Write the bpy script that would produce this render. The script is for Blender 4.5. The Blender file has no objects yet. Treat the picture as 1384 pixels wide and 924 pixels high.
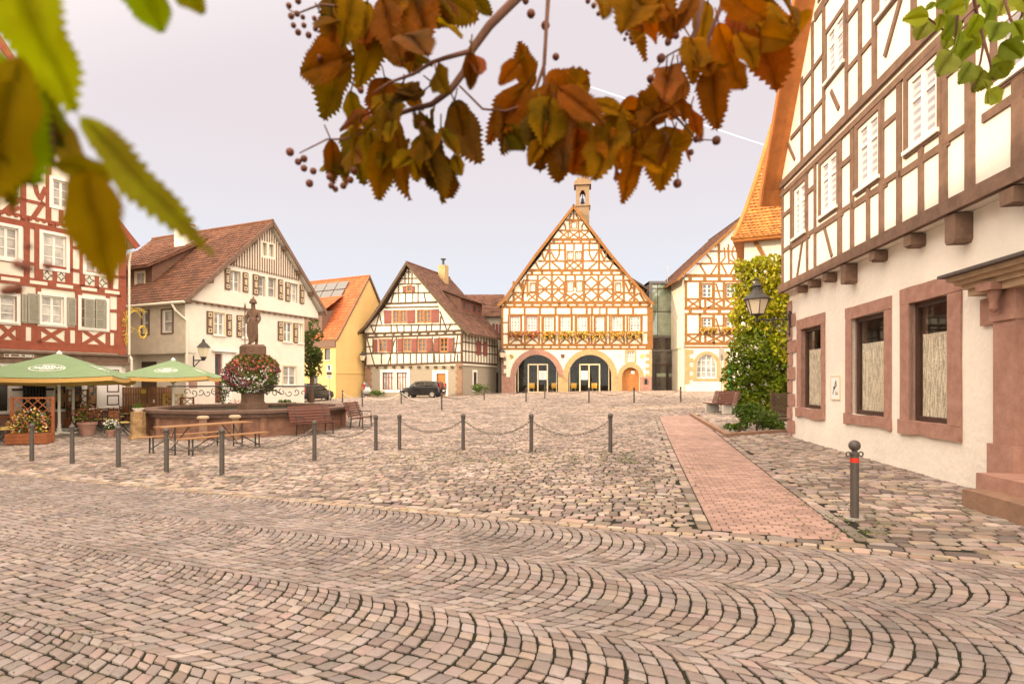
import bpy, bmesh, math, random
import numpy as np
from mathutils import Vector, Matrix
from mathutils.geometry import tessellate_polygon
random.seed(7); np.random.seed(7)
R = math.radians
scn = bpy.context.scene
COL = scn.collection
# ---------------------------------------------------------------- camera
F, CX, CY, EYE = 760.0, 692.0, 516.0, 1.65       # photo is 1384 x 924, eye level 516 px down
cam = bpy.data.objects.new('camera', bpy.data.cameras.new('camera')); COL.objects.link(cam)
cam.location = (0, 0, EYE); cam.rotation_euler = (R(90), 0, 0)
cam.data.sensor_width = 36; cam.data.lens = F / 1384 * 36
cam.data.shift_y = (CY - 462) / 1384
cam.data.clip_start = .05; cam.data.clip_end = 6000
cam.data.dof.use_dof = True; cam.data.dof.focus_distance = 6.0; cam.data.dof.aperture_fstop = 3.5
scn.camera = cam
# ---------------------------------------------------------------- sky and sun
SUN_DIR = Vector((-.90, -.43, .42)).normalized()    # towards the sun: low, left of and behind the camera
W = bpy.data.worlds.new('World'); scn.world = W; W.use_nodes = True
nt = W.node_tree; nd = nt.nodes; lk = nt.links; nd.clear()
def wn(t, **k):
    n = nd.new(t)
    for a, b in k.items(): setattr(n, a, b)
    return n
sky = wn('ShaderNodeTexSky', sky_type='NISHITA', sun_disc=False, sun_elevation=math.asin(SUN_DIR.z),
         sun_rotation=math.atan2(SUN_DIR.x, SUN_DIR.y), dust_density=4.0, air_density=1.0, ozone_density=1.0)
tc = wn('ShaderNodeTexCoord'); sep = wn('ShaderNodeSeparateXYZ'); lk.new(tc.outputs['Generated'], sep.inputs[0])
# bright thin overcast overhead and round the sun, paler and cooler low in the north
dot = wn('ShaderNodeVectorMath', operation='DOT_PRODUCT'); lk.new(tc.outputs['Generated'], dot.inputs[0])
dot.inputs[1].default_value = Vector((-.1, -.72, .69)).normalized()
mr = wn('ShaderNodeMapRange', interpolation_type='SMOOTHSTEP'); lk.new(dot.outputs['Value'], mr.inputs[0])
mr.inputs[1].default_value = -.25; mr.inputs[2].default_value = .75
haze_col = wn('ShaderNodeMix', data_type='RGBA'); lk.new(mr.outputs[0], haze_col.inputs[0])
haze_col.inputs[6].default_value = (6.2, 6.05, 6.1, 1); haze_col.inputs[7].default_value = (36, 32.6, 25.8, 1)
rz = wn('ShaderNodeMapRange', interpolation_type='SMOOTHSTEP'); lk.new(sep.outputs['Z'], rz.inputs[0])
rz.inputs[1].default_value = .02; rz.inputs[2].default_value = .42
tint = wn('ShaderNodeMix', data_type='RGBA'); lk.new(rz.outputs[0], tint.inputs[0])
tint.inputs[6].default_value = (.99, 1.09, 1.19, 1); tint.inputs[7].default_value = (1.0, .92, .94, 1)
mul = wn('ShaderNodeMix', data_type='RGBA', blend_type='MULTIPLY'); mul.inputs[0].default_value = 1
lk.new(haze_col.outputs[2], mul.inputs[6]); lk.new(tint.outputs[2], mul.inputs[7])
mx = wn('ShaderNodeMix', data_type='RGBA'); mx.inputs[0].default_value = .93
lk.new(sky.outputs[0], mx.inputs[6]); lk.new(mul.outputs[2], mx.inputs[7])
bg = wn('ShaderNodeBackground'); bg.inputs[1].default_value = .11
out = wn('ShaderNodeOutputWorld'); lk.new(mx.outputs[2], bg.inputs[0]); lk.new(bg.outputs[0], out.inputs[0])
sun = bpy.data.objects.new('sun', bpy.data.lights.new('sun', 'SUN')); COL.objects.link(sun)
sun.data.energy = 3.1; sun.data.angle = R(.6); sun.data.color = (1, .76, .47)
sun.rotation_euler = SUN_DIR.to_track_quat('Z', 'Y').to_euler()
scn.view_settings.view_transform = 'Standard'; scn.view_settings.look = 'None'
scn.view_settings.exposure = 0.38; scn.view_settings.gamma = 1
scn.render.engine = 'CYCLES'; scn.cycles.use_denoising = True
scn.cycles.max_bounces = 6; scn.cycles.diffuse_bounces = 3; scn.cycles.transparent_max_bounces = 12

# ---------------------------------------------------------------- materials
MATS = {}
def mat(name, col, rough=.8, var=.0, scale=3.0, col2=None, bump=0, bscale=40, island=0, metal=0, spec=.3,
        wave=None, transl=0, objrand=0, hue=0):
    """principled material: noise between col and col2, per-island or per-object value jitter, noise bump, wave bump"""
    m = bpy.data.materials.new(name); m.use_nodes = True
    t = m.node_tree; n = t.nodes; l = t.links
    b = n['Principled BSDF']; b.inputs['Roughness'].default_value = rough; b.inputs['Metallic'].default_value = metal
    b.inputs['Specular IOR Level'].default_value = spec
    g = n.new('ShaderNodeTexCoord')
    c = None
    if col2 is not None or var:
        if col2 is None: col2 = tuple(max(0, x * (1 - var)) for x in col)
        nz = n.new('ShaderNodeTexNoise'); nz.inputs['Scale'].default_value = scale; nz.inputs['Detail'].default_value = 6
        nz.inputs['Roughness'].default_value = .65
        l.new(g.outputs['Object'], nz.inputs['Vector'])
        cr = n.new('ShaderNodeValToRGB'); cr.color_ramp.elements[0].position = .35; cr.color_ramp.elements[1].position = .68
        cr.color_ramp.elements[0].color = (*col2, 1); cr.color_ramp.elements[1].color = (*col, 1)
        l.new(nz.outputs['Fac'], cr.inputs[0]); c = cr.outputs[0]
    else:
        rgb = n.new('ShaderNodeRGB'); rgb.outputs[0].default_value = (*col, 1); c = rgb.outputs[0]
    if island or objrand:
        hs = n.new('ShaderNodeHueSaturation'); l.new(c, hs.inputs['Color'])
        src = n.new('ShaderNodeNewGeometry').outputs['Random Per Island'] if island else n.new('ShaderNodeObjectInfo').outputs['Random']
        k = island or objrand
        r = n.new('ShaderNodeMapRange'); l.new(src, r.inputs[0]); r.inputs[3].default_value = 1 - k; r.inputs[4].default_value = 1 + k
        l.new(r.outputs[0], hs.inputs['Value'])
        if hue:
            wnz = n.new('ShaderNodeTexWhiteNoise'); wnz.noise_dimensions = '1D'; l.new(src, wnz.inputs['W'])
            r2 = n.new('ShaderNodeMapRange'); l.new(wnz.outputs['Value'], r2.inputs[0]); r2.inputs[3].default_value = .5 - hue; r2.inputs[4].default_value = .5 + hue
            l.new(r2.outputs[0], hs.inputs['Hue'])
            r3 = n.new('ShaderNodeMapRange'); l.new(wnz.outputs['Color'], r3.inputs[0]); r3.inputs[3].default_value = .95 if transl else .55; r3.inputs[4].default_value = 1.25 if transl else 1.2
            l.new(r3.outputs[0], hs.inputs['Saturation'])
        c = hs.outputs['Color']
    l.new(c, b.inputs['Base Color'])
    h = None
    if bump:
        nb = n.new('ShaderNodeTexNoise'); nb.inputs['Scale'].default_value = bscale; nb.inputs['Detail'].default_value = 5
        l.new(g.outputs['Object'], nb.inputs['Vector'])
        bp = n.new('ShaderNodeBump'); bp.inputs['Strength'].default_value = bump; bp.inputs['Distance'].default_value = .02
        l.new(nb.outputs['Fac'], bp.inputs['Height']); l.new(bp.outputs[0], b.inputs['Normal']); h = bp
    if wave:
        wv = n.new('ShaderNodeTexWave'); wv.wave_type = 'BANDS'; wv.bands_direction = wave[0]; wv.wave_profile = 'SAW'
        wv.inputs['Scale'].default_value = wave[1]; wv.inputs['Distortion'].default_value = .15
        l.new(g.outputs['Object'], wv.inputs['Vector'])
        bp = n.new('ShaderNodeBump'); bp.inputs['Strength'].default_value = wave[2]; bp.inputs['Distance'].default_value = .03
        l.new(wv.outputs['Fac'], bp.inputs['Height'])
        if h: l.new(h.outputs[0], bp.inputs['Normal'])
        l.new(bp.outputs[0], b.inputs['Normal'])
    if transl:
        tb = n.new('ShaderNodeBsdfTranslucent'); l.new(c, tb.inputs[0])
        ms = n.new('ShaderNodeMixShader'); ms.inputs[0].default_value = transl
        l.new(b.outputs[0], ms.inputs[1]); l.new(tb.outputs[0], ms.inputs[2]); l.new(ms.outputs[0], n['Material Output'].inputs[0])
    MATS[name] = m
    return m
mat('plaster_cream', (.80, .72, .59), .9, .13, 1.2, bump=.25, bscale=14)
mat('plaster_white', (.84, .78, .69), .9, .12, 1.0, bump=.35, bscale=9)
mat('plaster_wall', (.85, .79, .70), .92, .17, .6, bump=.8, bscale=9)
mat('plaster_yellow', (.74, .50, .20), .9, .12, .8, bump=.2, bscale=20)
mat('plaster_rough', (.40, .34, .26), .95, .35, 14, bump=.6, bscale=60)
mat('plaster_grey', (.50, .43, .35), .95, .15, 2, bump=.3, bscale=20)
mat('timber_brown', (.215, .13, .09), .8, .35, 5, bump=.3, bscale=30)
mat('timber_red', (.33, .09, .05), .75, .25, 5, bump=.2, bscale=30)
mat('timber_orange', (.30, .13, .035), .75, .3, 4, bump=.2, bscale=30)
mat('timber_dark', (.12, .078, .048), .85, .35, 5, bump=.2, bscale=30)
mat('timber_casing', (.32, .14, .06), .7, .2, 6)
mat('wood_orange', (.50, .20, .06), .7, .25, 5)
mat('wood_soffit', (.52, .19, .055), .75, .25, 4, wave=('X', 3, .3))
mat('wood_fence', (.30, .135, .06), .85, .35, 4)
mat('wood_table', (.36, .19, .085), .6, .25, 8)
mat('wood_slat', (.16, .06, .04), .55, .3, 10, objrand=.1)
mat('wood_planter', (.36, .12, .045), .75, .3, 8)
mat('stump_wood', (.46, .30, .14), .9, .4, 5, col2=(.20, .11, .05), bump=.6, bscale=12)
mat('wood_yellow', (.62, .38, .08), .7, .2, 8)
mat('brown_board', (.20, .105, .07), .85, .25, 5, wave=('X', 1.1, .5))
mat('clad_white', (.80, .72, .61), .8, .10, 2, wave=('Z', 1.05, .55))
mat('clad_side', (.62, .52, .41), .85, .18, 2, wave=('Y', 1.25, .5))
mat('clad_under', (.76, .67, .55), .8)
mat('batten', (.24, .15, .10), .8, .2, 5)
mat('tile_red', (.19, .08, .043), .85, .4, 1.5, island=.3, bump=.2)
mat('tile_brown', (.15, .07, .045), .85, .35, 1.5, island=.35, bump=.2)
mat('tile_orange', (.44, .115, .04), .8, .25, 1.2, island=.2)
mat('tile_yellow', (.46, .185, .05), .85, .3, 1.5, island=.25)
mat('stone_red', (.41, .235, .18), .9, .25, 5, col2=(.30, .16, .12), bump=.35, bscale=22)
mat('stone_yellow', (.50, .34, .17), .9, .25, 3, bump=.3, bscale=20)
mat('stone_turret', (.30, .195, .11), .9, .25, 4, bump=.3, bscale=20)
mat('stone_tan', (.54, .39, .26), .9, .25, 4, bump=.3, bscale=20)
mat('stone_brown', (.30, .18, .12), .9, .3, 4, bump=.4, bscale=18, objrand=.1)
mat('stone_basin', (.33, .17, .11), .9, .3, 3, col2=(.19, .10, .07), bump=.4, bscale=25)
mat('stone_rim', (.16, .095, .07), .7, .3, 5, bump=.3, bscale=25)
mat('stone_statue', (.17, .10, .065), .9, .3, 9, bump=.5, bscale=30)
mat('white_paint', (.80, .75, .68), .5)
mat('white_cloth', (.80, .76, .68), .9, .15, 30)
mat('cream_paint', (.72, .58, .36), .5)
mat('red_shutter', (.25, .08, .065), .65, .2, 6)
mat('grey_shutter', (.36, .33, .26), .7, .15, 6)
mat('brown_shutter', (.17, .10, .07), .7, .2, 6)
mat('frame_brown', (.075, .040, .028), .5, .2, 8)
mat('dark', (.02, .017, .015), .6)
mat('interior', (.10, .075, .055), .9, .5, 2)
mat('iron', (.05, .043, .038), .5, .2, 20, spec=.4)
mat('bollard_iron', (.085, .07, .06), .5, .25, 14, spec=.5)
mat('steel', (.52, .48, .44), .4, .1, 10, metal=.6)
mat('chain_iron', (.17, .14, .12), .45, metal=.4)
mat('chain_white', (.75, .70, .62), .5)
mat('red_band', (.60, .035, .02), .5)
mat('gold', (.60, .40, .07), .4, metal=.3)
mat('parasol_green', (.27, .38, .21), .8, .08, 2, transl=.25)
mat('parasol_valance', (.62, .38, .12), .8)
mat('parasol_white', (.80, .80, .72), .8)
mat('car_black', (.012, .012, .013), .15, spec=.6)
mat('car_silver', (.45, .45, .45), .25, metal=.4)
mat('tyre', (.02, .02, .02), .9)
mat('tail_red', (.45, .02, .015), .25)
mat('water', (.035, .07, .045), .04, spec=.6)
mat('joint', (.014, .011, .008), 1, .3, 6, col2=(.016, .018, .007), bump=.4, bscale=60)
mat('sett', (.275, .212, .185), .62, .2, .9, col2=(.175, .138, .122), island=.26, hue=.02, bump=.5, bscale=55, spec=.35)
mat('cobble', (.34, .255, .205), .7, .25, .6, col2=(.185, .14, .112), island=.5, hue=.03, bump=.6, bscale=40, spec=.35)
mat('sand_sett', (.34, .25, .18), .75, .2, 3, island=.3, hue=.02, bump=.3, bscale=40)
mat('brick_path', (.36, .235, .195), .8, .25, .7, island=.22, bump=.25, bscale=60)
mat('weed', (.12, .15, .03), .8, island=.4, hue=.03)
mat('soil', (.10, .07, .045), 1, .3, 10, bump=.5, bscale=20)
mat('bark', (.14, .085, .055), .95, .4, 12, bump=.6, bscale=40)
mat('twig', (.15, .065, .04), .85, .3, 40)
mat('leaf_rust', (.38, .125, .012), .8, .45, 9, col2=(.17, .07, .010), island=.35, hue=.02, spec=.08, transl=.6, bump=.4, bscale=120)
mat('leaf_near', (.26, .20, .010), .85, .2, 6, col2=(.20, .12, .008), island=.25, hue=.02, spec=.05, transl=.6)
mat('leaf_olive', (.25, .098, .010), .8, .45, 9, col2=(.085, .055, .010), island=.4, hue=.03, spec=.08, transl=.55, bump=.4, bscale=120)
mat('leaf_green', (.30, .40, .008), .8, .2, 6, col2=(.17, .115, .008), island=.25, hue=.03, spec=.06, transl=.5)
mat('leaf_lime', (.22, .25, .02), .75, .2, 10, island=.3, hue=.02, transl=.45)
mat('berry', (.13, .035, .015), .5, .2, 60, island=.25)
mat('leaf_ivy_shaded', (.19, .23, .022), .6, .3, .6, col2=(.10, .15, .018), island=.4, hue=.02, transl=.3)  # darker ivy green, shade of the lower left put into the colour
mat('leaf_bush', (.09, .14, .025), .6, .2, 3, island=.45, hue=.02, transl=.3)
mat('leaf_ivy', (.46, .40, .035), .6, .3, .45, col2=(.18, .23, .025), island=.4, hue=.03, transl=.3)  # yellow ivy green with sunlight put into the colour; also flower box leaves
mat('leaf_tree', (.075, .105, .025), .6, .2, 2, island=.4, hue=.02, transl=.3)
mat('flower_red', (.42, .06, .035), .7, island=.35, hue=.03)
mat('flower_white', (.85, .80, .75), .7)
mat('flower_purple', (.28, .04, .10), .7, island=.3)
mat('flower_yellow', (.74, .42, .04), .7, island=.3, hue=.03)
mat('cushion', (.66, .50, .16), .9, .15, 10)
mat('contrail', (.95, .93, .92), 1)
mat('paper', (.80, .79, .76), .8)
mat('ink', (.06, .06, .065), .8)
mat('sign_grey', (.42, .40, .37), .6)
mat('sign_brown', (.24, .14, .09), .8, .2, 6)
mat('lamp_glass', (.72, .62, .45), .35, spec=.5)
mat('solar', (.13, .125, .12), .25, .2, 4, spec=.6)
mat('concrete', (.55, .50, .44), .9, .15, 8)
mat('metal_panel', (.13, .115, .10), .4, spec=.5)
mat('door_white', (.80, .74, .70), .6)
mat('chair_yellow', (.75, .42, .05), .5)
mat('green_glass', (.05, .32, .12), .2)
def pane_mat(name, a, b, scale, rough=.06, sp=.5):
    m = mat(name, a, rough, col2=b, scale=scale, spec=sp, objrand=.35)
    return m
pane_mat('pane_pale', (.60, .55, .48), (.22, .20, .18), 1.6)
pane_mat('pane_dark', (.10, .085, .07), (.025, .022, .02), 1.2, .04, .7)
pane_mat('pane_mod', (.34, .40, .29), (.17, .21, .15), .8, .03, .8)
# striped day-and-night blind behind the panes of the timbered house
m = mat('pane_blind', (.6, .6, .6), .12, spec=.5); t = m.node_tree
wv = t.nodes.new('ShaderNodeTexWave'); wv.bands_direction = 'Z'; wv.inputs['Scale'].default_value = 2.1
g = t.nodes.new('ShaderNodeTexCoord'); t.links.new(g.outputs['Object'], wv.inputs[0])
cr = t.nodes.new('ShaderNodeValToRGB'); cr.color_ramp.elements[0].position = .42; cr.color_ramp.elements[1].position = .58
cr.color_ramp.elements[0].color = (.32, .30, .34, 1); cr.color_ramp.elements[1].color = (.56, .52, .53, 1)
t.links.new(wv.outputs['Fac'], cr.inputs[0]); t.links.new(cr.outputs[0], t.nodes['Principled BSDF'].inputs['Base Color'])
# clear glass sheet
m = mat('glass', (.9, .9, .9), .02); t = m.node_tree
tr = t.nodes.new('ShaderNodeBsdfTransparent'); gl = t.nodes.new('ShaderNodeBsdfGlossy'); gl.inputs['Roughness'].default_value = .02
lw = t.nodes.new('ShaderNodeLayerWeight'); lw.inputs[0].default_value = .5
pw = t.nodes.new('ShaderNodeMath'); pw.operation = 'POWER'; pw.inputs[1].default_value = 4.0; t.links.new(lw.outputs['Facing'], pw.inputs[0])
fr = t.nodes.new('ShaderNodeMapRange'); t.links.new(pw.outputs[0], fr.inputs[0]); fr.inputs[3].default_value = .02; fr.inputs[4].default_value = .6; ms = t.nodes.new('ShaderNodeMixShader')
tr.inputs[0].default_value = (.85, .83, .78, 1)
t.links.new(fr.outputs[0], ms.inputs[0]); t.links.new(tr.outputs[0], ms.inputs[1]); t.links.new(gl.outputs[0], ms.inputs[2])
t.links.new(ms.outputs[0], t.nodes['Material Output'].inputs[0])
# lace curtain: woven threads with gaps
m = mat('lace', (.88, .83, .72), .9); t = m.node_tree; g = t.nodes.new('ShaderNodeTexCoord')
def threads(scale_v, thr):
    mp = t.nodes.new('ShaderNodeMapping'); mp.inputs['Scale'].default_value = scale_v
    t.links.new(g.outputs['Object'], mp.inputs[0])
    nz = t.nodes.new('ShaderNodeTexNoise'); nz.inputs['Scale'].default_value = 1; nz.inputs['Detail'].default_value = 3
    t.links.new(mp.outputs[0], nz.inputs[0])
    c = t.nodes.new('ShaderNodeMath'); c.operation = 'GREATER_THAN'; c.inputs[1].default_value = thr
    t.links.new(nz.outputs['Fac'], c.inputs[0]); return c
a1 = threads((90, 90, 5), .50); a2 = threads((8, 8, 60), .60)
mxm = t.nodes.new('ShaderNodeMath'); mxm.operation = 'MAXIMUM'; t.links.new(a1.outputs[0], mxm.inputs[0]); t.links.new(a2.outputs[0], mxm.inputs[1])
sc_ = t.nodes.new('ShaderNodeMapRange'); t.links.new(mxm.outputs[0], sc_.inputs[0]); sc_.inputs[3].default_value = .5; sc_.inputs[4].default_value = 1
t.links.new(sc_.outputs[0], t.nodes['Principled BSDF'].inputs['Alpha'])

# ---------------------------------------------------------------- object helpers
def empty(name, label, cat, loc=(0, 0, 0), rz=0, group=None):
    o = bpy.data.objects.new(name, None); COL.objects.link(o); o.empty_display_size = .3
    o.location = loc; o.rotation_euler = (0, 0, rz); o['label'] = label; o['category'] = cat
    if group: o['group'] = group
    return o
def tag(o, label=None, cat=None, group=None, kind=None):
    for k, v in (('label', label), ('category', cat), ('group', group), ('kind', kind)):
        if v: o[k] = v
    return o
def kids(o): return [c for c in o.children]
def copy_tree(o, parent=None):
    c = o.copy(); COL.objects.link(c)
    if parent: c.parent = parent
    for ch in list(o.children): copy_tree(ch, c)
    return c
def front(u, v, o): return (u, -o, v)
def rightside(Wd): return lambda u, v, o: (Wd + o, u, v)
def leftside(u, v, o): return (-o, u, v)
def raw(x, y, z): return (x, y, z)
class MB:
    def __init__(s, M=raw): s.M = M; s.v = []; s.f = []; s.k = 0
    def add(s, pts, faces, M=None):
        M = M or s.M; b = len(s.v)
        s.v += [M(*p) for p in pts]; s.f += [tuple(b + i for i in f) for f in faces]; return s
    def box(s, u0, u1, v0, v1, o0, o1):
        return s.add([(u0, v0, o0), (u1, v0, o0), (u1, v1, o0), (u0, v1, o0), (u0, v0, o1), (u1, v0, o1), (u1, v1, o1), (u0, v1, o1)],
                     [(3, 2, 1, 0), (4, 5, 6, 7), (0, 1, 5, 4), (1, 2, 6, 5), (2, 3, 7, 6), (3, 0, 4, 7)])
    def prism(s, poly, o0, o1):
        n = len(poly)
        s.add([(u, v, o0) for u, v in poly] + [(u, v, o1) for u, v in poly],
              [tuple(range(n - 1, -1, -1)), tuple(range(n, 2 * n))] + [(i, (i + 1) % n, n + (i + 1) % n, n + i) for i in range(n)]); return s
    def beam(s, a, b, w, o0=-.02, o1=.03, jit=True):
        (u0, v0), (u1, v1) = a, b
        d = math.hypot(u1 - u0, v1 - v0) or 1e-6
        nx, ny = -(v1 - v0) / d * w / 2, (u1 - u0) / d * w / 2
        if jit: s.k += 1; o1 += (s.k * 5 % 9) * .0011
        w2 = random.uniform(.93, 1.05)
        return s.prism([(u0 + nx, v0 + ny), (u0 - nx, v0 - ny), (u1 - nx * w2, v1 - ny * w2), (u1 + nx * w2, v1 + ny * w2)], o0, o1)
    def poly(s, pts, w, o0=-.02, o1=.03):
        for a, b in zip(pts, pts[1:]): s.beam(a, b, w, o0, o1)
        return s
    def ring(s, u0, v0, u1, v1, w, o0, o1):
        s.box(u0, u0 + w, v0, v1, o0, o1); s.box(u1 - w, u1, v0, v1, o0, o1)
        s.box(u0 + w, u1 - w, v0, v0 + w, o0, o1 - .0007); s.box(u0 + w, u1 - w, v1 - w, v1, o0, o1 - .0007); return s
    def tube(s, pts, rad, n=8, cap=True):
        pts = [Vector(p) for p in pts]
        if not hasattr(rad, '__len__'): rad = [rad] * len(pts)
        V = []; prev = None
        for i, p in enumerate(pts):
            t = (pts[min(i + 1, len(pts) - 1)] - pts[max(i - 1, 0)]).normalized()
            if prev is None:
                a = t.orthogonal().normalized()
            else:
                a = (prev - t * prev.dot(t)).normalized()
            prev = a; b = t.cross(a)
            V += [tuple(p + (a * math.cos(2 * math.pi * k / n) + b * math.sin(2 * math.pi * k / n)) * rad[i]) for k in range(n)]
        fs = [(i * n + k, i * n + (k + 1) % n, (i + 1) * n + (k + 1) % n, (i + 1) * n + k) for i in range(len(pts) - 1) for k in range(n)]
        if cap: fs += [tuple(range(n - 1, -1, -1)), tuple(range((len(pts) - 1) * n, len(pts) * n))]
        return s.add(V, fs)
    def lathe(s, prof, c=(0, 0, 0), n=16):
        V = [(c[0] + r * math.cos(2 * math.pi * k / n), c[1] + r * math.sin(2 * math.pi * k / n), c[2] + z) for r, z in prof for k in range(n)]
        fs = [(i * n + k, i * n + (k + 1) % n, (i + 1) * n + (k + 1) % n, (i + 1) * n + k) for i in range(len(prof) - 1) for k in range(n)]
        fs += [tuple(range(n - 1, -1, -1)), tuple(range((len(prof) - 1) * n, len(prof) * n))]
        return s.add(V, fs)
    def ball(s, c, r, n=8, m=5, sq=(1, 1, 1)):
        prof = [(max(1e-3, math.sin(math.pi * i / m)) * r, -math.cos(math.pi * i / m) * r) for i in range(m + 1)]
        V = [(c[0] + a * sq[0] * math.cos(2 * math.pi * k / n), c[1] + a * sq[1] * math.sin(2 * math.pi * k / n), c[2] + z * sq[2]) for a, z in prof for k in range(n)]
        fs = [(i * n + k, i * n + (k + 1) % n, (i + 1) * n + (k + 1) % n, (i + 1) * n + k) for i in range(m) for k in range(n)]
        return s.add(V, fs)
    def wall(s, outline, holes=(), depth=.15):
        loops = [[Vector((u, v, 0)) for u, v in outline]] + [[Vector((u, v, 0)) for u, v in h] for h in holes]
        flat = [p for l in loops for p in l]
        s.add([(p.x, p.y, 0) for p in flat], tessellate_polygon(loops))
        for h in holes:
            n = len(h)
            s.add([(u, v, 0) for u, v in h] + [(u, v, -depth) for u, v in h], [(i, (i + 1) % n, n + (i + 1) % n, n + i) for i in range(n)])
        return s
    def build(s, name, m, parent=None, smooth=False, loc=None, recalc=True):
        me = bpy.data.meshes.new(name); me.from_pydata(s.v, [], s.f)
        if recalc:
            bm = bmesh.new(); bm.from_mesh(me); bmesh.ops.recalc_face_normals(bm, faces=bm.faces); bm.to_mesh(me); bm.free()
        me.materials.append(MATS[m])
        if smooth: me.polygons.foreach_set('use_smooth', [True] * len(me.polygons))
        me.update()
        o = bpy.data.objects.new(name, me); COL.objects.link(o)
        if parent: o.parent = parent
        if loc: o.location = loc
        return o
def rect(u0, v0, u1, v1): return [(u0, v0), (u1, v0), (u1, v1), (u0, v1)]
def arch(u0, u1, v0, vs, vt, n=14):
    """opening with a round head: springs at vs, crown at vt"""
    c = (u0 + u1) / 2; r = (u1 - u0) / 2
    return [(u0, v0), (u1, v0)] + [(c + r * math.cos(math.pi * i / n), vs + (vt - vs) * math.sin(math.pi * i / n)) for i in range(n + 1)]
# ---------------------------------------------------------------- ground height
def G(x, y):
    x = min(18, max(-22, x)) / 10; y = min(60, max(0, y)) / 10
    return -.0054 + .1985 * x - .2537 * y - .0168 * x * x + .0145 * x * y + .1319 * y * y - .0015 * x * x * y - .0317 * x ** 3 - .0124 * y ** 3
def Gn(x, y):
    x = np.clip(x, -22, 18) / 10; y = np.clip(y, 0, 60) / 10
    return -.0054 + .1985 * x - .2537 * y - .0168 * x * x + .0145 * x * y + .1319 * y * y - .0015 * x * x * y - .0317 * x ** 3 - .0124 * y ** 3
def gp(px, py):
    """where the sight line through a photo pixel meets the ground"""
    lo, hi = 1.0, 90.0
    for Y in np.arange(1.5, 90, .25):
        if EYE - (py - CY) / F * Y < G((px - CX) / F * Y, Y): hi = Y; break
    lo = hi - .25
    for _ in range(30):
        m_ = (lo + hi) / 2
        if EYE - (py - CY) / F * m_ < G((px - CX) / F * m_, m_): hi = m_
        else: lo = m_
    x = (px - CX) / F * hi
    return Vector((x, hi, G(x, hi)))
def at(px, py, Y): return Vector(((px - CX) / F * Y, Y, EYE - (py - CY) / F * Y))
# ---------------------------------------------------------------- ground sheet
xs = sorted(set([-400, -150, -80, -40] + list(np.arange(-30, 31, 2.0)) + [40, 80, 150, 400]))
ys = sorted(set([-200, -60, -20, -8] + list(np.arange(-4, 66, 2.0)) + [80, 120, 200, 400, 900]))
b = MB(); b.v = [(x, y, G(x, y) - .014) for y in ys for x in xs]; n = len(xs)
b.f = [(j * n + i, j * n + i + 1, (j + 1) * n + i + 1, (j + 1) * n + i) for j in range(len(ys) - 1) for i in range(n - 1)]
tag(b.build('ground', 'joint'), kind='structure')

# ---------------------------------------------------------------- paving laid stone by stone
ED, EP = np.array((.907, -.42)), np.array((.42, .907))       # along / across the edge of the street
E0 = np.array((4.58, 5.04))
def stones(name, Q, m, corner=.84, jit=.006, tilt=.02, hi=True, thick=.045, dome=.004, jq=.006, kind='structure'):
    """Q: N x 4 x 2 corner outlines -> one mesh of separate pillow-topped stones"""
    N = len(Q); rng = np.random.RandomState(len(name) + N)
    Q = Q + rng.uniform(-jq, jq, Q.shape)
    if hi:
        a = corner + rng.uniform(-.05, .07, (N, 4, 1)); nx = np.roll(Q, -1, 1); pv = np.roll(Q, 1, 1)
        P = np.stack([Q * a + pv * (1 - a), Q * a + nx * (1 - a)], 2).reshape(N, 8, 2)
        rings = [(1.0, -thick), (.995, -.008), (.97, -.002), (.91, 0.0), (.45, dome)]
    else:
        P = Q; rings = [(1.0, -thick), (.96, -.006), (.80, 0.0)]
    K = P.shape[1]; C = P.mean(1, keepdims=True); Rn = len(rings)
    zc = Gn(C[:, 0, 0], C[:, 0, 1]) + rng.uniform(-jit, jit, N); tx = rng.uniform(-tilt, tilt, (N, 2))
    V = np.zeros((N, Rn, K, 3), np.float32)
    for r, (s, z) in enumerate(rings):
        p = C + (P - C) * s; V[:, r, :, :2] = p
        V[:, r, :, 2] = zc[:, None] + z + ((p - C) * tx[:, None, :]).sum(2) + (Gn(p[:, :, 0], p[:, :, 1]) - Gn(C[:, :, 0], C[:, :, 1]))
    k = np.arange(K); fr = []
    for r in range(Rn - 1):
        fr.append(np.stack([r * K + k, r * K + (k + 1) % K, (r + 1) * K + (k + 1) % K, (r + 1) * K + k], 1))
    fr = np.concatenate(fr)                                   # quads of one stone
    base = (np.arange(N) * Rn * K)[:, None, None]
    quads = (fr[None] + base).reshape(-1); tops = ((Rn - 1) * K + k)[None] + (np.arange(N) * Rn * K)[:, None]
    li = np.concatenate([quads, tops.reshape(-1)]).astype(np.int32)
    nq = N * len(fr); starts = np.concatenate([np.arange(nq) * 4, nq * 4 + np.arange(N) * K]).astype(np.int32)
    me = bpy.data.meshes.new(name); me.vertices.add(N * Rn * K); me.vertices.foreach_set('co', V.reshape(-1))
    me.loops.add(len(li)); me.loops.foreach_set('vertex_index', li)
    me.polygons.add(len(starts)); me.polygons.foreach_set('loop_start', starts)
    me.polygons.foreach_set('use_smooth', np.ones(len(starts), bool))
    me.materials.append(MATS[m]); me.update(calc_edges=True); me.validate()
    o = bpy.data.objects.new(name, me); COL.objects.link(o); o['kind'] = kind
    return o
def seen(c, mar=2.0):
    return (np.abs(c[:, 0]) < np.maximum(c[:, 1], .5) * 1.02 + mar) & (c[:, 1] > .6)
def sedge(c): return (c - E0) @ EP
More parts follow.
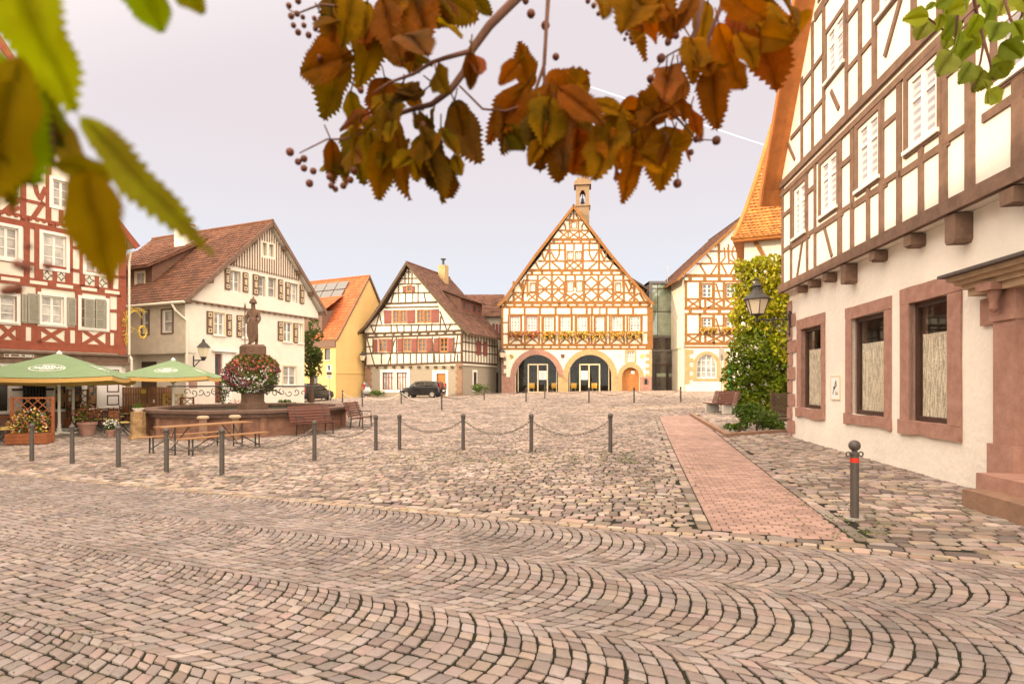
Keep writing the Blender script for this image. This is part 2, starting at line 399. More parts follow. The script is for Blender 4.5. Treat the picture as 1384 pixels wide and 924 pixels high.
# street: segment arches in lanes along the street
qs = []; w = 1.38; Ra = .95; na = 13
LD, LP, L0 = ED, EP, E0 - EP * 10 * w
for lane in range(0, 10):
    th = math.asin(w / 2 / Ra)
    for kk in range(-215, 100):
        p0 = kk * .116 + (lane % 2) * .05 + random.uniform(-.006, .006)
        rr = np.linspace(-th, th, na + 1) + np.concatenate([[0], np.random.uniform(-.022, .022, na - 1), [0]])
        def pt(a, off):
            pp = p0 + off + Ra * np.cos(a) - Ra * math.cos(th); qq = lane * w + w / 2 + Ra * np.sin(a)
            return L0 + pp * LD + qq * LP
        for i in range(na):
            g_ = .0115 / Ra
            qs.append([pt(rr[i] + g_, .006), pt(rr[i + 1] - g_, .006), pt(rr[i + 1] - g_, .107), pt(rr[i] + g_, .107)])
Q = np.array(qs); c = Q.mean(1); Q = Q[seen(c, 3.0) & (sedge(c) < -.02)]
ov = np.maximum(sedge(Q) + .004, 0); Q = Q - ov[..., None] * EP      # stones trimmed along the border
stones('street_setts', Q, 'sett', jit=.004, tilt=.04, dome=.001, jq=.007, thick=.06, corner=.91)
# border rows between street and square
def row(s0, s1, lmin, lmax, p0, p1):
    q = []; p = p0
    while p < p1:
        l_ = random.uniform(lmin, lmax); g_ = .008
        q.append([E0 + a * ED + b_ * EP for a, b_ in ((p + g_, s0 + g_), (p + l_ - g_, s0 + g_), (p + l_ - g_, s1 - g_), (p + g_, s1 - g_))]); p += l_
    return q
Q = np.array(row(.02, .12, .13, .2, -26, 8) + row(.12, .22, .12, .2, -26, 8)); stones('border_setts', Q[seen(Q.mean(1))], 'sand_sett')
Q = np.array(row(.22, .40, .22, .42, -26, 8)); stones('border_blocks', Q[seen(Q.mean(1))], 'cobble', jit=.004)
# brick path
PA, PD, PE = np.array((2.32, 6.46)), np.array((.222, .975)), np.array((.975, -.222))
def pcoord(c): d = c - PA; return d @ PE, d @ PD
def path_end(a): return 19.2 + .45 * a
q = []
PW = 1.42
for r_ in range(-6, 200):
    t0 = r_ * .103; a = -.1 * (r_ % 2)
    while a < PW:
        a0, a1 = max(0, a), min(PW + t0 * .012, a + .2)
        if a1 - a0 > .03:
            cc = PA + PE * (a0 + a1) / 2 + PD * (t0 + .05)
            if (cc - E0) @ EP > .43 and t0 < path_end(a0):
                q.append([PA + PE * u + PD * v for u, v in ((a0 + .004, t0 + .004), (a1 - .004, t0 + .004), (a1 - .004, t0 + .099), (a0 + .004, t0 + .099))])
        a += .2
stones('brick_path', np.array(q), 'brick_path', jit=.002, tilt=.008, hi=False, jq=.001)
# edging stones down both sides of the path
q = []
for a0, a1 in ((-.16, -.01), (PW + .02, PW + .16)):
    t0 = -.5
    while t0 < 19:
        l_ = random.uniform(.14, .28); k_ = t0 * .012 if a0 > 0 else 0
        q.append([PA + PE * u + PD * v for u, v in ((a0 + k_, t0 + .006), (a1 + k_, t0 + .006), (a1 + k_, t0 + l_ - .006), (a0 + k_, t0 + l_ - .006))]); t0 += l_
Q = np.array(q); Q = Q[sedge(Q.mean(1)) > .44]; stones('path_edging', Q, 'cobble', jit=.004)
# square: rough cobbles in wandering rows
def cobbles(ang, hmin, hmax, lmin, lmax, x0, x1, y0, y1):
    e1 = np.array((math.cos(ang), math.sin(ang))); e2 = np.array((-e1[1], e1[0])); q = []
    Lm = 60; v = -40.0; ph = random.uniform(0, 6)
    while v < 75:
        h_ = random.uniform(hmin, hmax); u = -Lm + random.uniform(0, .3)
        us = [u]
        while us[-1] < Lm: us.append(us[-1] + random.uniform(lmin, lmax))
        us = np.array(us); 
        def wob(u_, v_): return .12 * np.sin(u_ * .55 + v_ * .13) + .05 * np.sin(u_ * 1.7 + v_ * .9 + ph * 0)
        def P(u_, v_): return u_[:, None] * e1 + (v_ + wob(u_, v_))[:, None] * e2
        g_ = .010
        A = P(us[:-1] + g_, v + g_); B = P(us[1:] - g_, v + g_); C_ = P(us[1:] - g_, v + h_ - g_); D = P(us[:-1] + g_, v + h_ - g_)
        qq = np.stack([A, B, C_, D], 1); c_ = qq.mean(1)
        k_ = (c_[:, 0] > x0) & (c_[:, 0] < x1) & (c_[:, 1] > y0) & (c_[:, 1] < y1) & seen(c_)
        if k_.any(): q.append(qq[k_])
        v += h_
    return np.concatenate(q)
BEDP = [gp(932, 561), gp(981, 590), gp(1072, 584)]
def in_bed(c):
    a_, b_, c2 = [np.array((p.x, p.y)) for p in BEDP]
    def side(p, q_): d = q_ - p; return (c[:, 0] - p[0]) * d[1] - (c[:, 1] - p[1]) * d[0]
    return (side(a_, b_) < .0) & (side(b_, c2) < .0)
FC = Vector((-10.6, 23.0, 0)); FC.z = G(FC.x, FC.y)
Q = cobbles(-.20, .105, .155, .11, .215, -30, 26, 4, 60); c = Q.mean(1); pa, pt_ = pcoord(c)
onpath = (pa > -.17) & (pa < PW + .17 + np.maximum(pt_, 0) * .012) & (pt_ < 19.2 + .45 * np.maximum(pa, 0)) 
left = (pa < PW / 2) | (pt_ > 19)
fount = (c[:, 0] - FC.x) ** 2 + (c[:, 1] - FC.y) ** 2 < 3.6 ** 2
wallx = c[:, 0] > 5.92 + .1408 * c[:, 1] + .1
ok = (sedge(c) > .42) & ~onpath & left & ~fount & ~(wallx & (c[:, 1] < 18))
near = c[:, 1] < 19
stones('square_cobbles', Q[ok & near], 'cobble', jit=.007, tilt=.06, dome=.005, jq=.014)
stones('far_cobbles', Q[ok & ~near], 'cobble', jit=.008, tilt=.05, hi=False, jq=.014)
Q = cobbles(-.17, .12, .16, .15, .27, 2, 16, 4, 30); c = Q.mean(1); pa, pt_ = pcoord(c)
wallx = c[:, 0] > 5.92 + .1408 * c[:, 1] + .1
ok = (sedge(c) > .42) & (pa > PW + .18 + np.maximum(pt_, 0) * .012) & (pt_ <= 19) & ~(wallx & (c[:, 1] < 17.5))
stones('pavement_cobbles', Q[ok], 'cobble', jit=.007, tilt=.04, dome=.006, jq=.012)
# stone kerb round the bed
b = MB()
def kerb(p, q_, w_=.16, h_=.10):
    d = (q_ - p); L_ = d.length; n_ = max(1, int(L_ / .9)); d.normalize(); s_ = Vector((-d.y, d.x, 0)) * w_
    for i in range(n_):
        a_ = p + d * (L_ * i / n_ + .01); c_ = p + d * (L_ * (i + 1) / n_ - .01)
        z0, z1 = G(a_.x, a_.y), G(c_.x, c_.y)
        b.add([(a_.x, a_.y, z0 - .1), (c_.x, c_.y, z1 - .1), (c_.x + s_.x, c_.y + s_.y, z1 - .1), (a_.x + s_.x, a_.y + s_.y, z0 - .1),
               (a_.x, a_.y, z0 + h_), (c_.x, c_.y, z1 + h_), (c_.x + s_.x, c_.y + s_.y, z1 + h_), (a_.x + s_.x, a_.y + s_.y, z0 + h_)],
              [(3, 2, 1, 0), (4, 5, 6, 7), (0, 1, 5, 4), (1, 2, 6, 5), (2, 3, 7, 6), (3, 0, 4, 7)])
kerb(BEDP[0], BEDP[1]); kerb(BEDP[1], BEDP[2])
tag(b.build('kerb', 'stone_brown'), kind='structure')
# ---------------------------------------------------------------- house kit
def crop(ox, oy, s): return lambda x, y: (ox + x / s, oy + y / s)
class House:
    def __init__(s, name, label, cat, px, Y, d, group=None):
        d = Vector((d[0], d[1], 0)).normalized(); s.d = d; s.n = Vector((d.y, -d.x, 0))
        s.O = Vector(((px - CX) / F * Y, Y, 0)); s.conv = lambda x, y: (x, y)
        s.root = empty(name, label, cat, s.O, math.atan2(d.y, d.x), group); s.holes = {}
    def uv(s, x, y, o=0):
        px, py = s.conv(x, y); r = Vector(((px - CX) / F, 1, 0)); q = s.O + s.n * o
        t = q.dot(s.n) / r.dot(s.n); p = r * t
        return ((p - s.O).dot(s.d), EYE - (py - CY) / F * t)
    def sv(s, x, y, u=0):
        """photo point on the side wall at local x = u -> (inward y, z)"""
        px, py = s.conv(x, y); r = Vector(((px - CX) / F, 1, 0)); q = s.O + s.d * u
        t = q.dot(s.d) / r.dot(s.d); p = r * t
        return ((p - s.O).dot(-s.n), EYE - (py - CY) / F * t)
    def part(s, mb, name, m, parent=None, **k):
        return mb.build(name, m, parent or s.root, **k)
    def box_uv(s, x0, y0, x1, y1, f=None):
        f = f or s.uv; u0, v0 = f(x0, (y0 + y1) / 2); u1 = f(x1, (y0 + y1) / 2)[0]; xm = (x0 + x1) / 2
        va, vb = f(xm, y1)[1], f(xm, y0)[1]
        return min(u0, u1), min(va, vb), max(u0, u1), max(va, vb)
def window(H, M, r, wall='front', depth=.12, fw=.07, nx=2, ny=3, m='white_paint', pane='pane_pale', casing=None, sill=None, mw=.03,
           shape=None, parent=None, top=None, name='window'):
    u0, v0, u1, v1 = r; parent = parent or H.root
    H.holes.setdefault(wall, []).append(shape or rect(*r))
    b = MB(M)
    if shape:
        ins = shape; cx_, cv = (u0 + u1) / 2, (v0 + v1) / 2
        k = len(shape); sm = [(cx_ + (u - cx_) * (1 - 2 * fw / (u1 - u0)), cv + (v - cv) * (1 - 2 * fw / (v1 - v0))) for u, v in shape]
        for i in range(k):
            j = (i + 1) % k; b.prism([shape[i], shape[j], sm[j], sm[i]], -depth, -depth + .06)
    else: b.ring(u0, v0, u1, v1, fw, -depth, -depth + .06)
    for i in range(1, nx):
        u = u0 + (u1 - u0) * i / nx; q = mw * (1.6 if (nx % 2 == 0 and i == nx // 2) else 1); b.box(u - q, u + q, v0 + fw * .6, v1 - fw * .6, -depth, -depth + .052 + .002 * i)
    rows = [v0 + (v1 - v0) * i / ny for i in range(1, ny)] if top is None else [v0 + (v1 - v0) * top]
    for i, v in enumerate(rows): b.box(u0 + fw * .6, u1 - fw * .6, v - mw * .7, v + mw * .7, -depth, -depth + .047 + .001 * i)
    w_ = b.build(name, m, parent)
    p = MB(M)
    if shape: p.prism(shape, -depth + .008, -depth + .02)
    else: p.box(u0, u1, v0, v1, -depth + .008, -depth + .02)
    p.build('pane', pane, w_)
    if casing:
        c = MB(M); cm, cw, cp = casing; e = .004
        c.box(u0 - cw, u0 - e, v0 - cw, v1 + cw, -.02, cp); c.box(u1 + e, u1 + cw, v0 - cw, v1 + cw, -.02, cp)
        c.box(u0 - e, u1 + e, v1 + e, v1 + cw, -.02, cp - .003); c.box(u0 - e, u1 + e, v0 - cw, v0 - e, -.02, cp - .003); c.build('casing', cm, w_)
    if sill:
        c = MB(M); c.box(u0 - .08, u1 + .08, v0 - .07, v0 - .002, -.05, .09); c.build('sill', sill, w_)
    return w_
def tiles(b, S, nw, nh, lift=.035, lap=.25, M=None):
    """roof surface S(a, t): a across, t up the slope; every tile is an island"""
    for j in range(nh):
        off = .5 * (j % 2)
        for i in range(-1, nw):
            a0, a1 = max(0, (i + off) / nw), min(1, (i + 1 + off) / nw)
            if a1 - a0 < 1e-4: continue
            t0, t1 = j / nh, min(1, (j + 1 + lap) / nh)
            p = [Vector(S(a0, t0)), Vector(S(a1, t0)), Vector(S(a1, t1)), Vector(S(a0, t1))]
            n_ = (p[1] - p[0]).cross(p[3] - p[0]).normalized()
            if n_.z < 0: n_ = -n_
            h_ = lift * random.uniform(.8, 1.25)
            mid0 = (p[0] + p[1]) / 2 + n_ * (h_ + lift * .45); mid1 = (p[2] + p[3]) / 2 + n_ * (lift * .5)
            lo0, lo1 = p[0] - n_ * .01, p[1] - n_ * .01
            b.add([p[0] + n_ * h_, mid0, p[1] + n_ * h_, p[2] + n_ * .006, mid1, p[3] + n_ * .006, lo0, lo1],
                  [(0, 1, 4, 5), (1, 2, 3, 4), (6, 7, 2, 1, 0)], raw)
def prof_len(pr): return sum(math.dist(a, b) for a, b in zip(pr, pr[1:]))
def prof_at(pr, t):
    L_ = prof_len(pr) * t
    for a, b in zip(pr, pr[1:]):
        d = math.dist(a, b)
        if L_ <= d + 1e-9: k = L_ / d; return (a[0] + (b[0] - a[0]) * k, a[1] + (b[1] - a[1]) * k)
        L_ -= d
    return pr[-1]
def gable_roof(H, profs, y0, y1, m='tile_red', verge='timber_dark', tw=.2, th=.18, thick=.14, vw=.2, soffit=None):
    """profs: slope lines (x, z) from eave to ridge; roof runs from y0 (front) to y1"""
    b = MB(); s_ = MB()
    for pr in profs:
        S = lambda a, t, pr=pr: (prof_at(pr, t)[0], y0 + (y1 - y0) * a, prof_at(pr, t)[1])
        tiles(b, S, max(3, int((y1 - y0) / tw)), max(4, int(prof_len(pr) / th)))
        for a, c in zip(pr, pr[1:]):
            s_.add([(a[0], y0 + .02, a[1] - .012), (c[0], y0 + .02, c[1] - .012), (c[0], y1, c[1] - .012), (a[0], y1, a[1] - .012),
                   (a[0], y0 + .02, a[1] - thick), (c[0], y0 + .02, c[1] - thick), (c[0], y1, c[1] - thick), (a[0], y1, a[1] - thick)],
                  [(0, 1, 2, 3), (7, 6, 5, 4), (0, 4, 5, 1), (1, 5, 6, 2), (2, 6, 7, 3), (3, 7, 4, 0)])
    top = profs[0][-1]
    b.tube([(top[0], y0 + (y1 - y0) * k / 12, top[1] + .02) for k in range(13)], .11, 6)
    ro = b.build('roof', m, H.root, recalc=False)
    s_.build('roof_deck', soffit or verge, ro)
    for pr in profs:
        v = MB(front)
        pp = [(x, z - vw * .5 + .02) for x, z in pr]
        v.poly(pp, vw, -y0 - .02, -y0 + .035); v.build('verge_board', verge, H.root)
    return ro
def dn(base): return base - 1.2

# ---------------------------------------------------------------- TOWN HALL
H = House('town_hall', 'half timbered town hall with two wide stone arches and a bell turret', 'town hall', 678, 56.9, (1, -.12))
A = crop(670, 380, 5.774); B_ = crop(670, 235, 5.6)
def use(c): H.conv = c
use(A); ul, zf = H.uv(45, 527); ur = H.uv(1222, 527)[0]; ze = H.uv(600, 168)[1]; zb = H.uv(600, 870)[1]
wallL, wallR = H.uv(48, 600)[0], H.uv(1215, 600)[0]
use(B_); ax, az = H.uv(590, 245)
g0 = [H.uv(*p) for p in ((200, 765), (985, 745))]
use(A); eL = H.uv(18, 182, .35); eR = H.uv(1235, 172, .35)
use(B_); mL = H.uv(300, 610, .35); mR = H.uv(875, 610, .35); aP = H.uv(589, 238, .35)
TB = MB(front); _tbm = TB.beam; TB.beam = lambda a, b, w, *k: _tbm(a, b, w * 1.28, *k)
def post(x, y0, y1, w, x2=None):
    p, q = H.uv(x, y0), H.uv(x if x2 is None else x2, y1); TB.beam(p, q, w)
def rail(y, x0, x1, w, y2=None): TB.beam(H.uv(x0, y), H.uv(x1, y if y2 is None else y2), w)
def dg(x0, y0, x1, y1, w=.13): TB.beam(H.uv(x0, y0), H.uv(x1, y1), w)
def cross(x0, y0, x1, y1, w=.13): dg(x0, y0, x1, y1, w); dg(x0, y1, x1, y0, w)
def curve(pts, w=.12): TB.poly([H.uv(*p) for p in pts], w)
use(A)
rail(166, 48, 1215, .26); rail(200, 48, 1205, .18); rail(262, 105, 1195, .15); rail(497, 48, 1195, .18); rail(526, 46, 1222, .16)
for x in (52, 1207): post(x, 200, 524, .38 if x > 600 else .16)
for x in (107, 225, 345, 467, 590, 710, 752, 865, 955, 1072, 1190): post(x, 200, 262, .17)
post(812, 200, 262, .1)
for x in (100, 200, 228, 338, 362, 462, 494, 595, 622, 728, 748, 772, 862, 890, 1002, 1026, 1140, 1190): post(x, 262, 497, .14)
rail(322, 50, 100, .12); rail(410, 50, 100, .12); rail(400, 1140, 1190, .12); rail(398, 100, 1140, .13)
for x0, x1 in ((108, 222), (232, 338), (365, 462), (497, 592), (625, 725), (770, 860), (893, 1000), (1030, 1138)): cross(x0, 402, x1, 492, .12)
for k in range(17): post(75 + k * 70, 166, 200, .22)
for k in range(17): post(90 + k * 68, 497, 526, .16)
# attic storeys
for x in (140, 212, 322, 440, 537, 690, 800, 915, 1000, 1080): post(x, 0, 160, .17)
for x0, x1 in ((325, 437), (443, 535), (693, 798), (803, 913)):
    xm = (x0 + x1) / 2
    for y0, y1 in ((66, 155), (-36, 60)):
        ym = (y0 + y1) / 2; curve([(x0, ym), (x0 + 30, ym - 26), (xm, y0)], .12); curve([(xm, y0), (x1 - 30, ym - 26), (x1, ym)], .12)
        curve([(x1, ym), (x1 - 30, ym + 26), (xm, y1)], .12); curve([(xm, y1), (x0 + 30, ym + 26), (x0, ym)], .12)
rail(62, 322, 537, .13); rail(62, 690, 915, .13)
rail(90, 140, 322, .13); rail(90, 915, 1090, .13)
cross(143, 95, 208, 150); cross(252, 95, 318, 150, .11); cross(925, 95, 990, 150, .11); cross(1040, 95, 1110, 150); cross(545, 95, 615, 150); cross(615, 95, 688, 150)
dg(185, 10, 210, 85); dg(235, 5, 200, 150); dg(1010, 10, 1040, 85); dg(1065, 10, 1040, 85); dg(1120, 90, 1160, 155); dg(95, 150, 135, 95)
use(B_)
rail(763, 232, 972, .13); rail(730, 248, 968, .22); rail(660, 322, 905, .13); rail(576, 370, 525, .12); rail(576, 665, 850, .12)
rail(525, 405, 805, .14); rail(497, 425, 795, .22); rail(428, 477, 735, .12); rail(350, 535, 652, .16)
for k in range(10): post(275 + k * 75, 730, 763, .2)
for k in range(6): post(440 + k * 68, 497, 525, .18)
post(590, 265, 345, .13); post(560, 350, 428, .13); post(626, 350, 428, .13); post(548, 428, 490, .12); post(632, 428, 490, .12)
cross(485, 432, 545, 488, .11); cross(552, 432, 630, 488, .11); cross(638, 432, 705, 488, .11)
curve([(515, 375), (530, 400), (527, 425)]); curve([(660, 375), (650, 400), (654, 425)]); dg(575, 300, 555, 345); dg(605, 300, 628, 345)
for x in (408, 525, 660, 782): post(x, 525, 725, .16)
post(592, 525, 580, .13); cross(532, 664, 592, 722, .11); cross(592, 664, 655, 722, .11)
for x0, s in ((408, 1), (782, -1)):
    curve([(x0 + s * 12, 590), (x0 + s * 28, 625), (x0 + s * 50, 655)]); curve([(x0 + s * 75, 530), (x0 + s * 72, 610), (x0 + s * 50, 655)]); dg(x0 + s * 15, 665, x0 + s * 80, 722)
    curve([(x0 - s * 55, 590), (x0 - s * 50, 630), (x0 - s * 35, 655)]); dg(x0 - s * 5, 570, x0 - s * 40, 655); dg(x0 - s * 15, 665, x0 - s * 75, 722); dg(x0 - s * 105, 670, x0 - s * 80, 722)
    curve([(x0 - s * 195, 800), (x0 - s * 190, 860), (x0 - s * 180, 900)]) if 0 else None
for x in (240, 318, 425, 530, 600, 668, 777, 890, 965): post(x, 768, 930 if x < 900 and x != 600 else 860, .16)
rail(806, 205, 320, .12); rail(806, 890, 1020, .12)
dg(190, 830, 215, 900); dg(1000, 800, 1035, 870)
CW = ('timber_orange', .10, .05)
use(A)
for x0, x1 in ((118, 190), (247, 318), (378, 452), (508, 583), (637, 713), (772, 845), (910, 988), (1048, 1126)):
    window(H, front, H.box_uv(x0, 278, x1, 386), nx=3, ny=4, casing=('red_shutter' if x0 < 300 else 'timber_orange', .10, .05), depth=.1)
window(H, front, H.box_uv(1022, 550, 1082, 626), nx=3, ny=3, casing=('stone_yellow', .16, .04), depth=.14, mw=.04)
for x0, x1 in ((272, 306), (940, 970)): window(H, front, H.box_uv(x0, 18, x1, 76), nx=2, ny=2, casing=CW)
for x0, x1 in ((562, 600), (632, 670)): window(H, front, H.box_uv(x0, 0, x1, 74), nx=2, ny=3, casing=CW)
use(B_)
for x0, x1 in ((545, 582), (608, 645)): window(H, front, H.box_uv(x0, 590, x1, 642), nx=2, ny=2, casing=CW)
window(H, front, H.box_uv(578, 366, 606, 408), nx=2, ny=2, casing=CW)
H.part(TB, 'timber_frame', 'timber_orange')
use(A)
# ground floor arches
def arch_open(x0, x1, ysp, ytop, ybot, wall):
    (u0, vs), (u1, _) = H.uv(x0, ysp), H.uv(x1, ysp); vt = H.uv((x0 + x1) / 2, ytop)[1]; vb = H.uv((x0 + x1) / 2, ybot)[1]
    return arch(u0, u1, vb, vs, vt)
a1 = arch_open(155, 487, 745, 573, 875, 0); a2 = arch_open(566, 905, 745, 573, 870, 0); a3 = arch_open(985, 1122, 745, 672, 862, 0)
H.holes['front'] += [a1, a2, a3]
Wb = MB(front)
zr = ze
outl = [(wallL, zb - 1.2), (wallR, zb - 1.2), (wallR, zf), (ur, zf), (ur, ze), (mR[0] - .35, mR[1] - .3), (ax, az - .25), (mL[0] + .35, mL[1] - .3), (ul, ze), (ul, zf), (wallL, zf)]
Wb.wall(outl, H.holes['front'], .35)
Wb.box(wallL, wallL + .02, zb - 1.2, zf, -14, 0); Wb.box(wallR - .02, wallR, zb - 1.2, zf, -14, 0); Wb.box(ur - .02, ur, zf, ze, -14, 0); Wb.box(ul, ul + .02, zf, ze, -14, 0)
H.part(Wb, 'wall', 'plaster_cream')
def arch_ring(sh, w_, name, m, o=.05, n0=2):
    b = MB(front); pts = sh[n0:]; c = (sum(p[0] for p in pts[::len(pts) - 1]) / 2, pts[0][1]); k = (pts[0][0] - c[0])
    for i in range(len(pts) - 1):
        def sc(p, f): return (c[0] + (p[0] - c[0]) * f, c[1] + (p[1] - c[1]) * f)
        f = 1 + w_ / k; g_ = .012
        p, q = pts[i], pts[i + 1]; p2, q2 = sc(p, f), sc(q, f)
        lerp = lambda a, d, t: (a[0] + (d[0] - a[0]) * t, a[1] + (d[1] - a[1]) * t)
        b.prism([lerp(p, q, g_), lerp(q, p, g_), lerp(q2, p2, g_), lerp(p2, q2, g_)], -.05, o + random.uniform(0, .012))
    return H.part(b, name, m)
arch_ring(a1, .55, 'stone_arch', 'stone_red'); arch_ring(a2, .55, 'stone_arch', 'stone_yellow'); arch_ring(a3, .42, 'stone_arch', 'stone_yellow')
def piers(x0, x1, y0, y1, m, o=.1):
    b = MB(front); u0, v0, u1, v1 = H.box_uv(x0, y0, x1, y1); v0 -= .8; n_ = 4
    for i in range(n_):
        t = [(v0 + (v1 - v0) * j / n_) for j in (i, i + 1)]; k = random.uniform(.3, .7)
        um = u0 + (u1 - u0) * k
        b.box(u0, um - .008, t[0] + .008, t[1] - .008, -.3, o + random.uniform(0, .02)); b.box(um + .008, u1, t[0] + .008, t[1] - .008, -.3, o + random.uniform(0, .02))
    H.part(b, 'stone_pier', m)
piers(46, 153, 745, 880, 'stone_red', .12); piers(489, 564, 745, 872, 'stone_yellow', .12); piers(907, 983, 745, 866, 'stone_yellow', .12); piers(1124, 1216, 745, 866, 'stone_red', .12)
b = MB(front); u0, v0, u1, v1 = H.box_uv(1168, 540, 1218, 745)
for i in range(8):
    a_, c_ = v0 + (v1 - v0) * i / 8, v0 + (v1 - v0) * (i + 1) / 8; b.box(u0 + (.35 if i % 2 else 0), u1 + .012, a_ + .01, c_ - .01, -.2, .04)
H.part(b, 'quoin', 'stone_yellow')
b = MB(front); u0, v0, u1, v1 = H.box_uv(46, 560, 82, 745)
for i in range(6):
    a_, c_ = v0 + (v1 - v0) * i / 6, v0 + (v1 - v0) * (i + 1) / 6; b.box(u0 - .012, u1 - (.25 if i % 2 else 0), a_ + .01, c_ - .01, -.2, .04)
H.part(b, 'quoin', 'stone_brown')
# glazed shop fronts behind the arches
for sh, (x0, x1), sx in ((a1, (247, 406), (335, 395)), (a2, (652, 816), (665, 718))):
    us = [p[0] for p in sh]; vs_ = [p[1] for p in sh]
    b = MB(front); b.box(min(us) - .05, max(us) + .05, min(vs_), max(vs_) + .05, -3.4, -3.3); b.box(min(us) - .05, max(us) + .05, max(vs_) + .05, max(vs_) + .1, -3.4, -.36); b.box(min(us) - .1, min(us) - .05, min(vs_), max(vs_) + .05, -3.4, -.36); b.box(max(us) + .05, max(us) + .1, min(vs_), max(vs_) + .05, -3.4, -.36); b.box(min(us) - .05, max(us) + .05, min(vs_) - .05, zb + .02, -3.3, -.36); H.part(b, 'room', 'interior')
    g_ = MB(front); g_.add([(u, v, -.40) for u, v in sh], [tuple(range(len(sh)))]); gl_ = H.part(g_, 'glazing', 'glass')
    u0, v0, u1, v1 = H.box_uv(x0, 643, x1, 862); b = MB(front); b.ring(u0, v0 - .1, u1, v1, .12, -.46, -.36); um = (u0 + u1) / 2 if x0 < 300 else u0 + (u1 - u0) * .47
    b.box(um - .06, um + .06, v0, v1 - .1, -.45, -.362)
    for xx in (x0 - 75, x1 + 68):
        uu = H.uv(xx, 745)[0]; b.box(uu - .03, uu + .03, v0, H.uv(xx, 660)[1], -.45, -.37)
    H.part(b, 'door_frame', 'cream_paint')
    u0, v0, u1, v1 = H.box_uv(sx[0], 698, sx[1], 767, ); s_ = MB(front); s_.box(u0, u1, v0, v1, -.385, -.372); so = H.part(s_, 'notice', 'paper')
    t_ = MB(front)
    for i in range(6):
        v = v1 - .12 - i * (v1 - v0 - .2) / 6; t_.box(u0 + .08 + (i % 3) * .05, u1 - .08 - (i % 2) * .1, v - .035, v, -.3715, -.369)
    t_.build('notice_text', 'ink', so)
# plank door under the little arch
b = MB(front); u0, v0, u1, v1 = H.box_uv(985, 672, 1122, 862); uA, uB = H.uv(1012, 700)[0], H.uv(1122, 700)[0]
b.box(u0 - .05, u1 + .05, v0 - .3, v1 + .05, -.42, -.36)
for i in range(9):
    q0, q1 = uA + (uB - uA) * i / 9, uA + (uB - uA) * (i + 1) / 9; b.box(q0 + .006, q1 - .006, v0 - .3, v1 - .25, -.36, -.31 - .01 * (i % 2))
d_ = H.part(b, 'door', 'wood_orange')
b = MB(front); u0, v0, u1, v1 = H.box_uv(1058, 700, 1085, 722); b.box(u0, u1, v0, v1, -.3, -.285); b.build('notice', 'paper', d_)
b = MB(front); u0, v0, u1, v1 = H.box_uv(1160, 762, 1180, 802); b.box(u0, u1, v0, v1, .1, .22); H.part(b, 'letter_box', 'dark')
# painted shields
for cx, cy, (m1, m2) in ((124, 590, ('gold', 'ink')), (523, 586, ('red_shutter', 'ink')), (960, 584, ('white_paint', 'gold')), (1143, 587, ('gold', 'cream_paint'))):
    u0, v0, u1, v1 = H.box_uv(cx - 15, cy - 18, cx + 15, cy + 18); um = (u0 + u1) / 2
    b = MB(front); b.prism([(u0, v1), (u0, v0 + .15), (um, v0), (u1, v0 + .15), (u1, v1)], -.02, .04); s_ = H.part(b, 'shield', m1)
    b = MB(front); b.prism([(u0 + .03, v1 - .03), (u0 + .03, v0 + .3), (um, v0 + .3), (um, v1 - .03)], .03, .046); b.prism([(um, v0 + .28), (um, v0 + .06), (u1 - .05, v0 + .2), (u1 - .05, v0 + .28)], .03, .046); b.build('emblem', m2, s_)
pl = [eL, (eL[0] + .5, eL[1] + .42), mL, aP]; prr = [eR, (eR[0] - .5, eR[1] + .42), mR, aP]
gable_roof(H, [pl, prr], -.38, 14, 'tile_brown', 'timber_orange', tw=.3, th=.3, vw=.28)
# stepped dormer on the right slope, seen past the verge
use(B_)
b = MB(); p0 = H.uv(1000, 745); p1 = H.uv(1165, 850)
b.add([(p0[0], 1.5, p0[1] + .1), (p1[0], 1.5, p1[1] + .1), (p1[0], 6, p1[1] + .1), (p0[0], 6, p0[1] + .1), (p0[0], 1.5, p0[1] - .12), (p1[0], 1.5, p1[1] - .12), (p1[0], 6, p1[1] - .12), (p0[0], 6, p0[1] - .12)],
      [(3, 2, 1, 0), (4, 5, 6, 7), (0, 1, 5, 4), (1, 2, 6, 5), (2, 3, 7, 6), (3, 0, 4, 7)])
b.add([(p0[0] - .2, 1.7, p0[1] - .1), (p1[0] - .3, 1.7, p1[1] - .1), (p1[0] - .3, 1.7, p1[1] - 1.6), (p0[0] - .2, 5.8, p0[1] - .1), (p1[0] - .3, 5.8, p1[1] - .1), (p1[0] - .3, 5.8, p1[1] - 1.6)], [(0, 1, 2), (5, 4, 3), (1, 4, 5, 2), (0, 3, 4, 1), (0, 2, 5, 3)])
H.part(b, 'dormer', 'timber_dark')
# bell turret
u0, z0 = H.uv(607, 380, -1.2); u1 = H.uv(708, 380, -1.2)[0]; zt = H.uv(650, 60, -1.2)[1]; cu = (u0 + u1) / 2 ; hw = (u1 - u0) / 2; zc = H.uv(650, 245, -1.2)[1]; za = H.uv(650, 85, -1.2)[1]
b = MB(front); o0, o1 = -1.2 - 2 * hw, -1.2
b.box(cu - hw, cu + hw, z0 - 2, zc, o0, o1); b.box(cu - hw - .12, cu + hw + .12, zc, zc + .16, o0 - .12, o1 + .12)
for sx in (-1, 1):
    for oo in (o0, o1 - .38):
        b.box(cu + sx * hw - (.38 if sx > 0 else 0), cu + sx * hw + (0 if sx > 0 else .38), zc + .16, za - .5, oo, oo + .38)
lint = arch(cu - hw + .38, cu + hw - .38, zc + 1.2, za - 1.0, za - .5)[2:]
top_ = [(cu - hw, za - 1.0), (cu - hw, za), (cu + hw, za), (cu + hw, za - 1.0)] 
